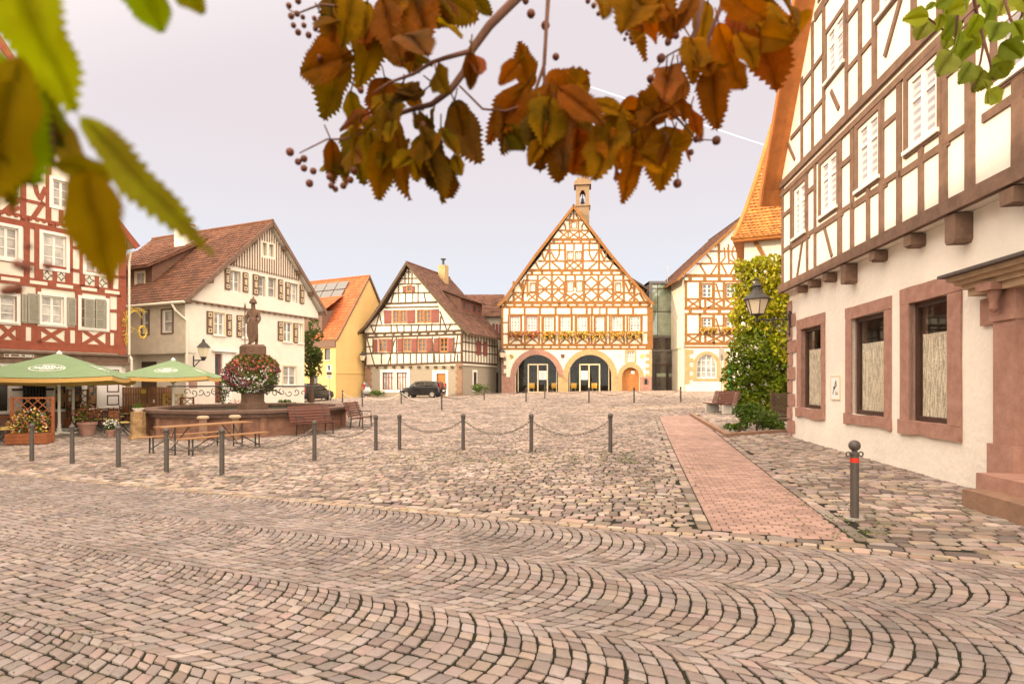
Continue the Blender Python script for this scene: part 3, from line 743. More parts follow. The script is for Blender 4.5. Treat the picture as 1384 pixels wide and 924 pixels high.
for oo in (o0, o1 - .3): b.prism([(cu + hw, za - .52), (cu + hw, za), (cu - hw, za), (cu - hw, za - .52)], oo, oo + .3); 
for oo in (o0 + .01, o1 - .31):
    for sx in (-1, 1): b.prism([(cu + sx * (hw - .05), za - .5), (cu + sx * .1, za - .5), (cu + sx * (hw - .36), za - .9), (cu + sx * (hw - .05), za - .95)], oo, oo + .3)
b.box(cu - hw, cu - hw + .3, za - .52, za, o0 + .3, o1 - .3); b.box(cu + hw - .3, cu + hw, za - .52, za, o0 + .3, o1 - .3)
b.box(cu - hw - .2, cu + hw + .2, za, za + .28, o0 - .2, o1 + .2); b.box(cu - hw - .1, cu + hw + .1, za + .28, zt + .15, o0 - .1, o1 + .1)
b.prism([(cu - hw, zt + .15), (cu - .5, zt + .55), (cu - .2, zt + .4), (cu, zt + .7), (cu + .2, zt + .4), (cu + .5, zt + .55), (cu + hw, zt + .15)], o1 - .5, o1 - .1)
tu = H.part(b, 'bell_turret', 'stone_turret')
b = MB(); b.lathe([(.02, .5), (.12, .46), (.16, .2), (.24, .02), (.26, 0)], (cu, -(o0 + o1) / 2, zc + .5), 12); b.tube([(cu, -(o0 + o1) / 2, zc + .95), (cu, -(o0 + o1) / 2, za - .2)], .04); b.build('bell', 'iron', tu)
TH = H

# ---------------------------------------------------------------- flower boxes
def leaf_quads(b, c, n, rx, ry, rz, s, flat=.0):
    for _ in range(n):
        while True:
            p = Vector((random.uniform(-1, 1), random.uniform(-1, 1), random.uniform(-1, 1)))
            if p.length < 1: break
        p = Vector((c[0] + p.x * rx, c[1] + p.y * ry, c[2] + p.z * rz))
        leaf1(b, p, s * random.uniform(.7, 1.3))
def leaf1(b, p, s):
    a = Vector((random.gauss(0, 1), random.gauss(0, 1), random.gauss(0, .8))).normalized(); e = a.orthogonal().normalized()
    e = (Matrix.Rotation(random.uniform(0, 6.28), 3, a) @ e); t = a.cross(e)
    b.add([p - e * s * .5, p + t * s * .32 + a * s * .06, p + e * s * .5, p - t * s * .32 + a * s * .06], [(0, 1, 2), (0, 2, 3)], raw)
def flower_box(P, rz, L_, label, cols=('flower_yellow', 'flower_red'), group=None, h_=1.0):
    e = empty('flower_box', label, 'flower box', P, rz, group)
    b = MB(); b.box(-L_ / 2, L_ / 2, -.26, -.06, .0, .2); b.build('box', 'timber_dark', e)
    for k, (m_, n_) in enumerate((('leaf_ivy', 140), (cols[0], 300), (cols[1], 80))):
        b = MB()
        for _ in range(n_):
            t = random.uniform(-1, 1); hang = random.random() ** 1.5
            p = Vector((t * L_ * .55, -.16 - random.uniform(-.12, .28), .25 + random.uniform(-.05, .28) - hang * .75 * h_ * (.6 + .4 * math.sin(t * 7))))
            leaf1(b, p, .17)
        b.build(('foliage', 'blossoms', 'blossoms')[k], m_, e, recalc=False)
    return e
H = TH; use(A)
FBL = ['reddish flower box under the leftmost upper window of the town hall, in shade', 'reddish flower box under the second upper window from the left on the town hall',
       'golden flower box under the third upper window of the town hall', 'flower box under the fourth upper window of the town hall, above the pier',
       'flower box under the fifth upper window, above the left half of the second arch', 'flower box under the sixth upper window, above the right half of the second arch',
       'flower box second from the right in the row on the town hall', 'rightmost flower box in the row on the town hall, above the small stone framed window']
for i, xc in enumerate((154, 283, 415, 546, 675, 808, 950, 1087)):
    u, v = H.uv(xc, 425); P = H.O + H.d * u + Vector((0, 0, v - .1))
    flower_box(P, math.atan2(H.d.y, H.d.x), 1.35, FBL[i], ('flower_red', 'flower_yellow') if i < 2 else ('flower_yellow', 'flower_red'), 'flower boxes under the town hall windows')
CHL = ['yellow chair left of the door behind the left town hall arch', 'yellow chair at the right side behind the left town hall arch', 'yellow chair at the left side behind the right town hall arch', 'yellow chair behind the door glass of the right town hall arch']
def yellow_chair(P, rz, label):
    e = empty('chair', label, 'chair', P, rz, 'yellow chairs inside the town hall')
    b = MB(); b.box(-.28, .28, -.26, .26, .42, .48); b.build('seat', 'chair_yellow', e)
    b = MB(); b.box(-.28, .28, .22, .27, .5, .95); b.build('backrest', 'chair_yellow', e)
    for sx in (-.22, .22):
        for sy in (-.22, .22):
            b = MB(); b.tube([(sx, sy, 0), (sx * .9, sy * .9, .42)], .02, 6); b.build('leg', 'steel', e)
    return e
for i, xc in enumerate((274, 458, 605, 775)):
    u, v = H.uv(xc, 795); yellow_chair(H.O + H.d * u - H.n * .95 + Vector((0, 0, zb + .03)), math.atan2(H.d.y, H.d.x) + .2 * (-1) ** i + math.pi, CHL[i])
def timber(H, f=None, M=front):
    tb = MB(M)
    def L(x0, y0, x1, y1, w=.15, f2=None): g_ = f2 or f or H.uv; tb.beam(g_(x0, y0), g_(x1, y1), w)
    def X(x0, y0, x1, y1, w=.13, dy=0): L(x0, y0, x1, y1 + dy, w); L(x0, y1, x1, y0 + dy, w)
    def C(pts, w=.12): g_ = f or H.uv; tb.poly([g_(*p) for p in pts], w)
    return tb, L, X, C
def plain_shutter(H, M, r, m, slats=0, deco=None, o=.03):
    u0, v0, u1, v1 = r; b = MB(M)
    if slats:
        b.ring(u0, v0, u1, v1, .06, o, o + .045)
        for i in range(slats):
            v = v0 + .06 + (v1 - v0 - .12) * (i + .2) / slats; h_ = (v1 - v0 - .12) / slats
            b.prism([(u0 + .05, v), (u1 - .05, v), (u1 - .05, v + h_ * .72), (u0 + .05, v + h_ * .72)], o + .004, o + .034)
    else:
        b.box(u0, u1, v0, v1, o, o + .03)
        for t in (.12, .82): b.box(u0 + .03, u1 - .03, v0 + (v1 - v0) * t, v0 + (v1 - v0) * (t + .07), o + .03, o + .05)
        k = max(2, int((u1 - u0) / .16))
        for i in range(1, k): u = u0 + (u1 - u0) * i / k; b.box(u - .008, u + .008, v0 + .02, v1 - .02, o + .03, o + .034)
    s_ = H.part(b, 'shutter', m)
    if deco:
        d = MB(M); w = u1 - u0; a, c = u0 + w * .22, u1 - w * .22; q = .045
        for va, vb in ((v0 + .08, v0 + .08 + w * .6), (v1 - .08 - w * .6, v1 - .08)): d.ring(a, va, c, vb, q, o + .05, o + .056)
        vm0, vm1 = v0 + .2 + w * .6, v1 - .2 - w * .6; n_ = 6
        for i in range(n_):
            t0, t1 = vm0 + (vm1 - vm0) * i / n_, vm0 + (vm1 - vm0) * (i + 1) / n_
            d.beam((a if i % 2 else c, t0), (c if i % 2 else a, t1), q, o + .05, o + .056, False)
        d.build('ornament', deco, s_)
    return s_
# ---------------------------------------------------------------- RED TIMBERED HOUSE (left edge)
H = House('timbered_house', 'big gabled house with red timber framing and a cafe shop front at the left edge', 'house', 170, 27, (.473, .881)); H1 = H
# local x = 0 is the right hand corner; the facade runs to x = -13
c1 = crop(0, 225, 5.28); c2 = crop(0, 380, 4.016); H.conv = c2
tb, L, X, C = timber(H)
zj = H.uv(400, 385)[1]; z2 = H.uv(400, 330)[1]
use(c1)
CS = ('white_paint', .13, .05)
for r in ((-40, 430, 128, 652), (305, 490, 470, 725), (612, 535, 760, 760)): window(H, front, H.box_uv(*r), nx=2, ny=3, casing=CS, mw=.03)
for r in ((375, 105, 500, 290), (60, 60, 60, 60)):
    if r[0] != r[2]: window(H, front, H.box_uv(*r), nx=2, ny=3, casing=CS)
use(c2)
for r in ((-90, 75, 88, 215), (222, 82, 345, 232), (440, 100, 575, 255)):
    rr = H.box_uv(*r); window(H, front, rr, nx=2, ny=3, casing=CS, sill='white_paint')
for r in ((112, 70, 140, 222), (146, 68, 210, 228), (360, 90, 408, 238), (452, 98, 508, 252), (514, 98, 568, 256)):
    plain_shutter(H, front, H.box_uv(*r), 'grey_shutter', slats=14, o=.06)
apx = -7.3
vl = []
for px, py in ((186, 331), (100, 203), (40, 112), (2, 55)):
    use(lambda x, y: (x, y)); vl.append(H.uv(px, py, .5))
use(c2)
slope = (vl[3][1] - vl[1][1]) / (vl[3][0] - vl[1][0])
apz = vl[1][1] + slope * (apx - vl[1][0])
profR = [vl[0], (vl[0][0] - .9, vl[0][1] + 1.0), vl[1], (apx, apz)]
profL = [(2 * apx - x, z) for x, z in profR]
W1 = 2 * apx; zb = G(H.O.x, H.O.y) - 1.2
Wl = MB(front); Wl.wall([(W1, zb), (0, zb), (0, vl[0][1] + .6), (vl[1][0] - .3, vl[1][1] - .4), (apx, apz - .35), (W1 - vl[1][0] + .3, vl[1][1] - .4), (W1, vl[0][1] + .6)], H.holes['front'], .2)
Wl.box(-.02, 0, zb, vl[0][1] + .6, -12, 0); Wl.box(W1, W1 + .02, zb, vl[0][1] + .6, -12, 0)
H.part(Wl, 'wall', 'plaster_cream')
gable_roof(H, [profR, profL], -.5, 12, 'tile_brown', 'timber_red', tw=.25, th=.28, vw=.3, soffit='cream_paint')
# timber: long rails, posts at the corner, panels under the windows
def hr(y0, y1, w, x0=-30, x1=None):
    # rail through two photo points, carried from the corner along the facade
    p, q = H.uv(x0, y0), H.uv(x1, y1); k = (q[1] - p[1]) / (q[0] - p[0])
    tb.beam((0, q[1] - k * q[0]), (W1, q[1] - k * (q[0] - W1)), w)
def level(y, x, w, lim=0): v = H.uv(x, y)[1]; tb.beam((-.02 - lim, v), (W1 + .02 + lim, v), w); return v
vA = level(352, 560, .13); vB = level(366, 560, .2); vC = level(380, 560, .14); vD = level(268, 560, .13); vE = level(62, 560, .24)
for r in ((450, 372),):
    pass
use(c1)
vF = level(745, 560, .14); vG = level(585, 545, .11) if 0 else None
vH = level(860, 560, .26, .3); vI = level(485, 560, .3, 1.0); vJ = level(432, 500, .22, 1.1); vK = level(300, 440, .13, 2.2); vL = level(110, 330, .13, 3.6); vM = level(65, 330, .22, 3.8)
def V(u, v0, v1, w=.2): tb.beam((u, v0), (u, v1), w)
ex = [H.uv(x, y)[0] for x, y in ((872, 700),)]
us1 = [H.uv(x, 600)[0] for x in (190, 265, 500, 585, 790)]
for u in us1: V(u, vH, vI, .2)
use(c2)
us0 = [H.uv(x, 160)[0] for x in (100, 208, 420, 432, 585, 645)]
for u in us0: V(u, vA, vE, .18)
V(-.16, zb + 4.2, vl[0][1], .34); V(W1 + .16, zb + 4.2, vl[0][1], .34)
for x0, x1 in ((-10, 95), (205, 348), (443, 570)):
    u0, u1 = H.uv(x0, 290)[0], H.uv(x1, 290)[0]; tb.beam((u0, vA), (u1, vD), .16); tb.beam((u0, vD), (u1, vA), .16)
for x in (122, 185, 365, 422, 585, 632): V(H.uv(x, 290)[0], vA, vD, .2)
tb.beam(H.uv(585, 160), H.uv(640, 162), .14)
use(c1)
for x in (290, 390, 480, 590, 690, 780): V(H.uv(x, 800)[0], vH, vF, .16)
v_ = H.uv(540, 580)[1]; tb.beam((us1[2], v_), (us1[3], v_), .12)
for x in (165, 345, 520, 545): V(H.uv(x, 300)[0], vJ, vM + .8, .2)
for x in (435, 540): V(H.uv(x, 380)[0], vJ, vK, .16)
C([(250, 130), (262, 190), (290, 235)], .16); L(325, 150, 285, 240, .16); L(310, 255, 235, 365, .17); L(30, 320, 130, 240, .17); L(60, 330, 140, 290, .14)
# the part of the facade left of the frame repeats the same order
for k in range(1, 5):
    u = us1[0] - 1.9 * k
    if u > W1 + .5: V(u, vH, vI, .2); V(u, vA, vE, .18); V(u + .9, vA, vD, .2); V(u, vJ, vM, .2); tb.beam((u, vA), (u + .9, vD), .16); tb.beam((u, vD), (u + .9, vA), .16)
for k in range(1, 4): vv = vM + 1.35 * k; tb.beam((vl[0][0] - (vv - vl[0][1]) / 1.36, vv), (W1 - vl[0][0] + (vv - vl[0][1]) / 1.36, vv), .2)
H.part(tb, 'timber_frame', 'timber_red')
# rope moulded jetty: row of dentils and white infill slots
b = MB(front)
u = -.1
while u > W1 + .2: b.box(u - .12, u, vI + .18, vI + .30, .0, .09); u -= .24
H.part(b, 'dentil_band', 'timber_red')
b = MB(front); u = -.3
while u > W1 + .5:
    for va, vb in (((vI + vJ) / 2 - .03, (vI + vJ) / 2 + .09), ((vH + vE) / 2 - .06, (vH + vE) / 2 + .08)): b = MB(front); b.box(u - .62, u, va, vb, -.01, .05); H.part(b, 'slot_infill', 'plaster_cream')
    u -= .95
# star panels under the upper windows
use(c1); b = MB(front)
for cx, cy in ((335, 775), (437, 785), (637, 812), (730, 830)):
    u, v = H.uv(cx, cy); b = MB(front)
    for k in range(4):
        a_ = k * math.pi / 2; b.beam((u + .2 * math.cos(a_), v + .2 * math.sin(a_)), (u + .09 * math.cos(a_ + .78), v + .09 * math.sin(a_ + .78)), .03, 0, .012); b.beam((u + .2 * math.cos(a_ + 1.571), v + .2 * math.sin(a_ + 1.571)), (u + .09 * math.cos(a_ + .78), v + .09 * math.sin(a_ + .78)), .03, 0, .012)
    H.part(b, 'star_ornament', 'ink')
# ground floor: grey fascia, shop front, iron gate, painted door, plinth
use(c2)
zf0, zf1 = H.uv(560, 455)[1], H.uv(560, 400)[1]
b = MB(front); b.box(W1, .03, zf0 + .15, zf1 - .05, .02, .12); b.box(W1, .06, zf0, zf0 + .14, .02, .2); b.box(W1, .06, zf1 - .05, zf1 + .05, .02, .24); H.part(b, 'fascia', 'timber_brown')
b = MB(front); u0, v0, u1, v1 = H.box_uv(20, 392, 190, 416); b.box(u0 - .2, u1, v0, v1, .12, .16); sg = H.part(b, 'shop_sign', 'sign_brown')
b = MB(front); vm = (v0 + v1) / 2; hh = (v1 - v0) * .33
b.ring(u0 - .05, v0 + .03, u1 - .1, v1 - .03, .018, .16, .166)
random.seed(3); u = u0 + .12
b.box(u, u + .05, vm - hh, vm + hh, .16, .168); u += .32
for k in range(16):   # shapes of a script too small to read in the photo
    if k in (4,): u += .12; continue
    w_ = (u1 - u0 - .7) / 17; t = random.choice('nolib')
    b.box(u, u + .025, vm - hh, vm + (hh if t in 'lb' else hh * .4), .16, .168)
    if t in 'nob': b.box(u + .025, u + w_ * .6, vm + hh * .25, vm + hh * .45, .16, .167); b.box(u + w_ * .6, u + w_ * .6 + .025, vm - hh, vm + hh * .3, .16, .168)
    if t in 'ob': b.box(u + .025, u + w_ * .6, vm - hh, vm - hh * .8, .16, .167)
    u += w_
b.build('lettering', 'white_paint', sg)
zs0 = H.uv(400, 690)[1]
b = MB(front); b.box(W1, .02, zb, zs0 - .12, -.02, .06); H.part(b, 'plinth', 'stone_red')
b = MB(front); b.box(W1, .02, zs0 - .12, zs0, -.02, .14); H.part(b, 'ledge', 'white_paint')
b = MB(front); b.box(W1 + .3, H.uv(530, 600)[0], zs0, zf0, .01, .05); sf = H.part(b, 'shop_window', 'pane_dark')
b = MB(front)
for x, w_ in ((52, .09), (110, .05), (285, .05), (366, .10), (452, .10), (530, .08)): u = H.uv(x, 600)[0]; b.box(u - w_, u + w_, zs0, zf0, .05, .12)
for k in range(5): u = H.uv(20, 600)[0] - 1.5 * k - .6; b.box(u - .09, u + .09, zs0, zf0, .05, .12)
b.box(W1 + .3, H.uv(530, 600)[0], zf0 - .14, zf0, .05, .13); b.build('mullion', 'white_paint', sf)
b = MB(front); random.seed(5)
for k in range(46):
    u, v = random.uniform(H.uv(290, 600)[0], H.uv(525, 600)[0]), random.uniform(zs0, zf0 - .5); w_, h_ = random.uniform(.06, .25), random.uniform(.1, .4)
    b.box(u, u + w_, v, v + h_, .051, .055 + k * .0002)
b.build('window_display', 'wood_table', sf)
for x0, x1 in ((60, 112), (242, 284)):
    b = MB(front); u0, u1 = H.uv(x0, 600)[0], H.uv(x1, 600)[0]; b.box(u0, u1, zs0, zf0 - .14, .06, .11)
    pn = H.part(b, 'folded_shutter', 'door_white'); b = MB(front); vm = zs0 + (zf0 - zs0) * .42; b.box(u0 - .02, u1 + .02, vm, vm + .09, .11, .13); b.build('strap', 'frame_brown', pn)
b = MB(front); u0, u1 = H.uv(534, 600)[0], H.uv(656, 600)[0]; b.box(u0, u1, zs0 - .02, zf0, .03, .10); pd = H.part(b, 'panelled_door', 'door_white')
b = MB(front); ua, ub = H.uv(574, 560)[0], H.uv(640, 560)[0]
b.ring(ua, zs0 + (zf0 - zs0) * .36, ub, zf0 - .2, .045, .10, .108); b.ring(ua, zs0 + .1, ub, zs0 + (zf0 - zs0) * .29, .045, .10, .108); b.build('panel_moulding', 'frame_brown', pd)
b = MB(front); u0, u1 = H.uv(116, 600)[0], H.uv(236, 600)[0]
for k in range(8): u = u0 + (u1 - u0) * k / 7; b.box(u - .018, u + .018, zs0 - .5, zf0 - .5, .16, .19)
for v in (zs0 - .3, zs0 + .5, zs0 + 1.0, zf0 - .55): b.box(u0, u1, v - .018, v + .018, .155, .186)
for i in range(3):
    for j in range(4):
        cu, cv = u0 + (u1 - u0) * (i + .5) / 3, zs0 + .1 + j * .5
        pts = [(cu + .13 * math.cos(k * .7), cv + .13 * math.sin(k * .7)) for k in range(10)]; b.poly(pts, .02, .165, .18)
H.part(b, 'iron_gate', 'iron')
b = MB(); b.tube([(.1, -.25, vl[0][1] - .3), (.1, -.1, vl[0][1] - .8), (.1, -.1, zf1), (.1, -.3, zf1 - .15), (.1, -.3, G(H.O.x, H.O.y))], .05); H.part(b, 'downpipe', 'clad_under')
# gilded inn sign on its bracket at the corner
P = H.O + H.n * .35; use(c2); u, v = H.uv(700, 250, .3)
e = empty('inn_sign', 'gilded wrought iron inn sign curling out from the corner of the red timbered house', 'hanging sign', H.O + Vector((0, 0, v)), math.atan2(H.d.y, H.d.x))
e.scale = (.78, .78, .82); random.seed(11)
def scroll(b, c, r, a0, a1, th=.02, n=14, k=1.0):
    b.tube([(c[0] + r * (1 - k * i / n * .8) * math.cos(a0 + (a1 - a0) * i / n), c[1], c[2] + r * (1 - k * i / n * .8) * math.sin(a0 + (a1 - a0) * i / n)) for i in range(n + 1)], th, 6)
b = MB(); b.tube([(.02, -.05, 1.0), (.02, -.05, -1.1)], .025, 6)
for i in range(9): scroll(b, (.0 + random.uniform(-.22, .22), -.1, -.95 + i * .22), random.uniform(.12, .2), random.uniform(0, 6), random.uniform(9, 12))
b.build('bracket', 'gold', e)
b = MB(); b.tube([(.0 + .06 * i, -.12, .55 + .45 * math.sin(i * .2) ) for i in range(16)], .028, 6)
for i in range(8): scroll(b, (.12 + i * .13, -.12, .95 + .2 * math.sin(i * .42)), .12, i, i + 6)
b.tube([(0, -.12, .2), (.9, -.12, -.25)], .015, 6); b.build('arm', 'gold', e)
b = MB(); b.tube([(.92 + .22 * math.cos(k * .5236), -.12, -.2 + .36 * math.sin(k * .5236)) for k in range(13)], .05, 6)
for k in range(6): scroll(b, (.92 + .2 * math.cos(k), -.12, -.2 + .33 * math.sin(k)), .1, k, k + 6)
b.build('wreath', 'gold', e)
random.seed(21)

# ---------------------------------------------------------------- WHITE CLAD HOUSE
H = House('clad_house', 'white board clad house with ornamented brown shutters behind the fountain', 'house', 250, 29, (.40, .917)); H2 = H
f_ = crop(160, 280, 3.3); e_ = crop(270, 290, 3.696); g2 = crop(160, 290, 6.6); use(f_)
uW = H.uv(830, 600)[0]; uJ = H.uv(885, 480)[0]; zj = H.uv(600, 458)[1]; zb = G(-14, 33) - 1.2
aP = H.uv(690, 62, .5); eR = H.uv(930, 470, .5); eL = H.uv(300, 412, .5)
zv = H.uv(700, 300)[1]
prL = [eL, (aP[0], aP[1])]; prR = [eR, (aP[0], aP[1])]
DEP = 10.0
HB = {}
CB = ('batten', .05, .03)
def wn2(x0, y0, x1, y1, nx=2, **k): return window(H, front, H.box_uv(x0, y0, x1, y1), wall=k.pop('wall', 'front'), nx=nx, ny=2, top=.5, casing=('cream_paint', .06, .045), sill='clad_under', fw=.06, **k)
use(e_)
ups = [(147, 282, 198, 385), (285, 308, 322, 408), (335, 316, 376, 414), (442, 345, 485, 440)]
for r in ups: wn2(*r, nx=1 if r[0] in (285, 335) else 2, wall='up')
wn2(304, 142, 326, 206, nx=1, wall='top'); wn2(338, 150, 360, 212, nx=1, wall='top')
for r in ((70, 490, 122, 602), (210, 505, 262, 616), (417, 537, 460, 636), (490, 545, 514, 642)): wn2(*r, wall='low')
wn2(415, 757, 480, 852, wall='low')
for r in ((115, 268, 142, 376), (205, 290, 232, 388), (255, 300, 283, 402), (382, 325, 406, 424), (418, 338, 440, 434), (490, 352, 512, 446),
          (32, 482, 64, 596), (131, 498, 158, 608), (182, 502, 207, 612), (388, 533, 413, 630), (465, 542, 487, 640)):
    plain_shutter(H, front, H.box_uv(*r), 'brown_shutter', deco='cream_paint', o=.15 if r[1] < 430 else .03)
doorR = H.box_uv(76, 695, 112, 895); H.holes['low'].append(rect(doorR[0], doorR[1] - .5, doorR[2], doorR[3]))
b = MB(front); b.box(doorR[0], doorR[2], doorR[1] - .5, doorR[3], -.2, -.14); d_ = H.part(b, 'door', 'red_shutter'); b = MB(front); b.box(doorR[0] + .12, doorR[2] - .12, doorR[1] + .9, doorR[3] - .15, -.14, -.13); b.build('pane', 'pane_dark', d_)
b = MB(front); b.box(doorR[2] + .02, doorR[2] + .62, doorR[1] - .5, doorR[3] + .1, -.02, .02); b.box(doorR[0] - .2, doorR[2] + .9, doorR[3] + .12, doorR[3] + .22, -.02, .2); H.part(b, 'door_surround', 'white_paint')
Wl = MB(front); Wl.wall([(0, zb), (uW, zb), (uW, zj), (0, zj)], H.holes['low'], .12); Wl.box(0, uW, zb, zj, -DEP, -DEP + .05); Wl.box(uW - .03, uW, zb, zj, -DEP, 0)
H.part(Wl, 'wall', 'clad_white')
def lerp(a, b, t): return (a[0] + (b[0] - a[0]) * t, a[1] + (b[1] - a[1]) * t)
def slope_x(pr, z): (x0, z0), (x1, z1) = pr; return x0 + (x1 - x0) * (z + .3 - z0) / (z1 - z0)
Wu = MB(lambda u, v, o: (u, -o - .12, v)); Wu.wall([(slope_x(prL, zj) + .02, zj), (uJ, zj), (uJ, max(zj + .02, eR[1] - .1)), (slope_x(prR, zv), zv), (slope_x(prL, zv), zv)], H.holes['up'], .1)
Wu.box(0, uJ, zj, zj + .06, -DEP, .0); H.part(Wu, 'upper_wall', 'clad_white')
Wt = MB(lambda u, v, o: (u, -o - .16, v)); Wt.wall([(slope_x(prL, zv), zv), (slope_x(prR, zv), zv), (aP[0], aP[1] - .3)], H.holes['top'], .1); H.part(Wt, 'gable_wall', 'clad_under')
b = MB(lambda u, v, o: (u, -o - .16, v)); n_ = 30
for i in range(1, n_):
    u = slope_x(prL, zv) + (slope_x(prR, zv) - slope_x(prL, zv)) * i / n_; zt = min(prL[0][1] + (u - eL[0]) * (aP[1] - eL[1]) / (aP[0] - eL[0]), prR[0][1] + (u - eR[0]) * (aP[1] - eR[1]) / (aP[0] - eR[0])) - .3
    hit = [h for h in H.holes['top'] if h[0][0] - .06 < u < h[1][0] + .06]
    if hit: b.box(u - .032, u + .032, zv - .1, hit[0][0][1] - .14, 0, .035); z0 = hit[0][2][1] + .1
    else: z0 = zv - .1
    if zt > z0: b.box(u - .032, u + .032, z0, zt, 0, .035)
H.part(b, 'batten', 'batten')
b = MB(front)
for k in range(22): u = .2 + k * uJ / 22; b.box(u, u + .16, zj - .08, zj + .02, -.1, .2)
b.box(0, uJ + .1, zj - .03, zj + .03, -.1, .15); H.part(b, 'jetty_moulding', 'batten')
# side wall (vertical boards) with two windows, recessed ground floor
use(f_)
for r in ((108, 463, 136, 566), (196, 458, 243, 560)):
    y0, z0 = H.sv(r[0], r[3]); y1, z1 = H.sv(r[2], r[3]); zt = H.sv((r[0] + r[2]) / 2, r[1])[1]
    window(H, leftside, (min(y0, y1), z0, max(y0, y1), zt), wall='side', nx=1, ny=2, casing=('brown_shutter', .07, .05))
zo = H.sv(200, 655)[1]
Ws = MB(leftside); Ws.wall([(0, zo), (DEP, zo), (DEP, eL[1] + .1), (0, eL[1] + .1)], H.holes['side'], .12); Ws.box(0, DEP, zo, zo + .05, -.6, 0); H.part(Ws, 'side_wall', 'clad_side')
b = MB(leftside); b.box(0.02, DEP, zb, zo, -.62, -.55); b.box(4.3, 5.0, zb, zo, -.55, .02); H.part(b, 'ground_floor_wall', 'clad_under')
b = MB(leftside); b.box(3.0, 4.2, zb, zo - .35, -.55, -.5); b.box(5.0, 7.5, zb, zo - .2, -.55, -.48); H.part(b, 'shed_door', 'timber_dark')
gable_roof(H, [prL, prR], -.5, DEP + .4, 'tile_red', 'timber_brown', tw=.24, th=.26, vw=.22, soffit='clad_under')
b = MB(front)
for pr in (prL, prR):
    for t in (.05, .28, .52, .78):
        x, z = lerp(pr[0], pr[1], t); b = MB(front); b.box(x - .09, x + .09, z - .42, z - .2, -.02, .46); H.part(b, 'purlin_end', 'timber_brown')
# shed dormer on the left slope
use(g2)
kx = (aP[1] - eL[1]) / (aP[0] - eL[0])
ux = 1.1; y0 = H.sv(300, 480, ux)[0]; zt = H.sv(230, 470, ux)[1]; zlo = eL[1] + (ux - eL[0]) * kx; y1 = y0 + 5.2
xb = ux + 3.6; zbk = eL[1] + (xb - eL[0]) * kx + .05
D = MB(); fy = lambda u, v, o: (ux - o, u, v)
Df = MB(fy); wr = None
p0 = H.sv(235, 640, ux); p1 = H.sv(155, 515, ux); wr = (min(p0[0], p1[0]), min(p0[1], p1[1]), max(p0[0], p1[0]), max(p0[1], p1[1]))
window(H, fy, wr, wall='dormer', nx=1, ny=1, depth=.06, casing=('cream_paint', .06, .04))
Df.wall([(y0, zlo - .2), (y1, zlo - .2), (y1, zt), (y0, zt)], H.holes['dormer'], .06)
Df.add([(ux, y0, zlo - .2), (ux, y0, zt), (xb, y0, zbk)], [(0, 1, 2)], raw); Df.add([(ux, y1, zlo - .2), (ux, y1, zt), (xb, y1, zbk)], [(0, 1, 2)], raw)
dm = H.part(Df, 'dormer', 'brown_board')
b = MB(); S = lambda a, t: (ux - .45 + (xb + .3 - ux + .45) * t, y0 - .3 + (y1 - y0 + .6) * a, zt - .02 + (zbk + .1 - zt) * t)
tiles(b, S, 22, 12, lift=.05)
b.add([S(0, 0), S(1, 0), S(1, 1), S(0, 1)] + [tuple(Vector(p) - Vector((0, 0, .13))) for p in (S(0, 0), S(1, 0), S(1, 1), S(0, 1))], [(3, 2, 1, 0), (4, 5, 6, 7), (0, 1, 5, 4), (1, 2, 6, 5), (2, 3, 7, 6), (3, 0, 4, 7)])
b.build('dormer_roof', 'tile_red', dm, recalc=False)
cy0 = H.sv(505, 300, 3.6); cy1 = H.sv(610, 300, 3.6); zct = H.sv(555, 95, 3.6)[1]
ya, yb = sorted((cy0[0], cy1[0]))
b = MB(); b.add([(3.4, ya, 6), (4.1, ya, 6), (4.1, yb - .2, 6), (3.4, yb - .2, 6), (3.4, ya, zct), (4.1, ya, zct), (4.1, yb - .2, zct), (3.4, yb - .2, zct)], [(3, 2, 1, 0), (4, 5, 6, 7), (0, 1, 5, 4), (1, 2, 6, 5), (2, 3, 7, 6), (3, 0, 4, 7)])
ch = H.part(b, 'chimney', 'plaster_white'); b = MB(); b.add([(3.35, ya - .05, zct), (4.15, ya - .05, zct), (4.15, yb - .15, zct), (3.35, yb - .15, zct), (3.35, ya - .05, zct + .1), (4.15, ya - .05, zct + .1), (4.15, yb - .15, zct + .1), (3.35, yb - .15, zct + .1)], [(3, 2, 1, 0), (4, 5, 6, 7), (0, 1, 5, 4), (1, 2, 6, 5), (2, 3, 7, 6), (3, 0, 4, 7)]); b.build('chimney_cap', 'stone_red', ch)
b = MB(); b.tube([(-.35, 10, eL[1] - .1), (-.35, -.45, eL[1] - .1)], .07, 8); H.part(b, 'gutter', 'clad_under')
b = MB(); b.tube([(-.35, .5, eL[1] - .15), (-.3, .3, eL[1] - .5), (.05, -.08, eL[1] - 1.0), (.05, -.08, zb + 1)], .055, 8); H.part(b, 'downpipe', 'clad_under')
b = MB(front); use(f_)
for r in ((314, 745, 350, 768), (314, 778, 350, 805)): b.box(*[H.box_uv(*r)[i] for i in (0, 2, 1, 3)], 0, .03)
H.part(b, 'notice_board', 'stone_red')

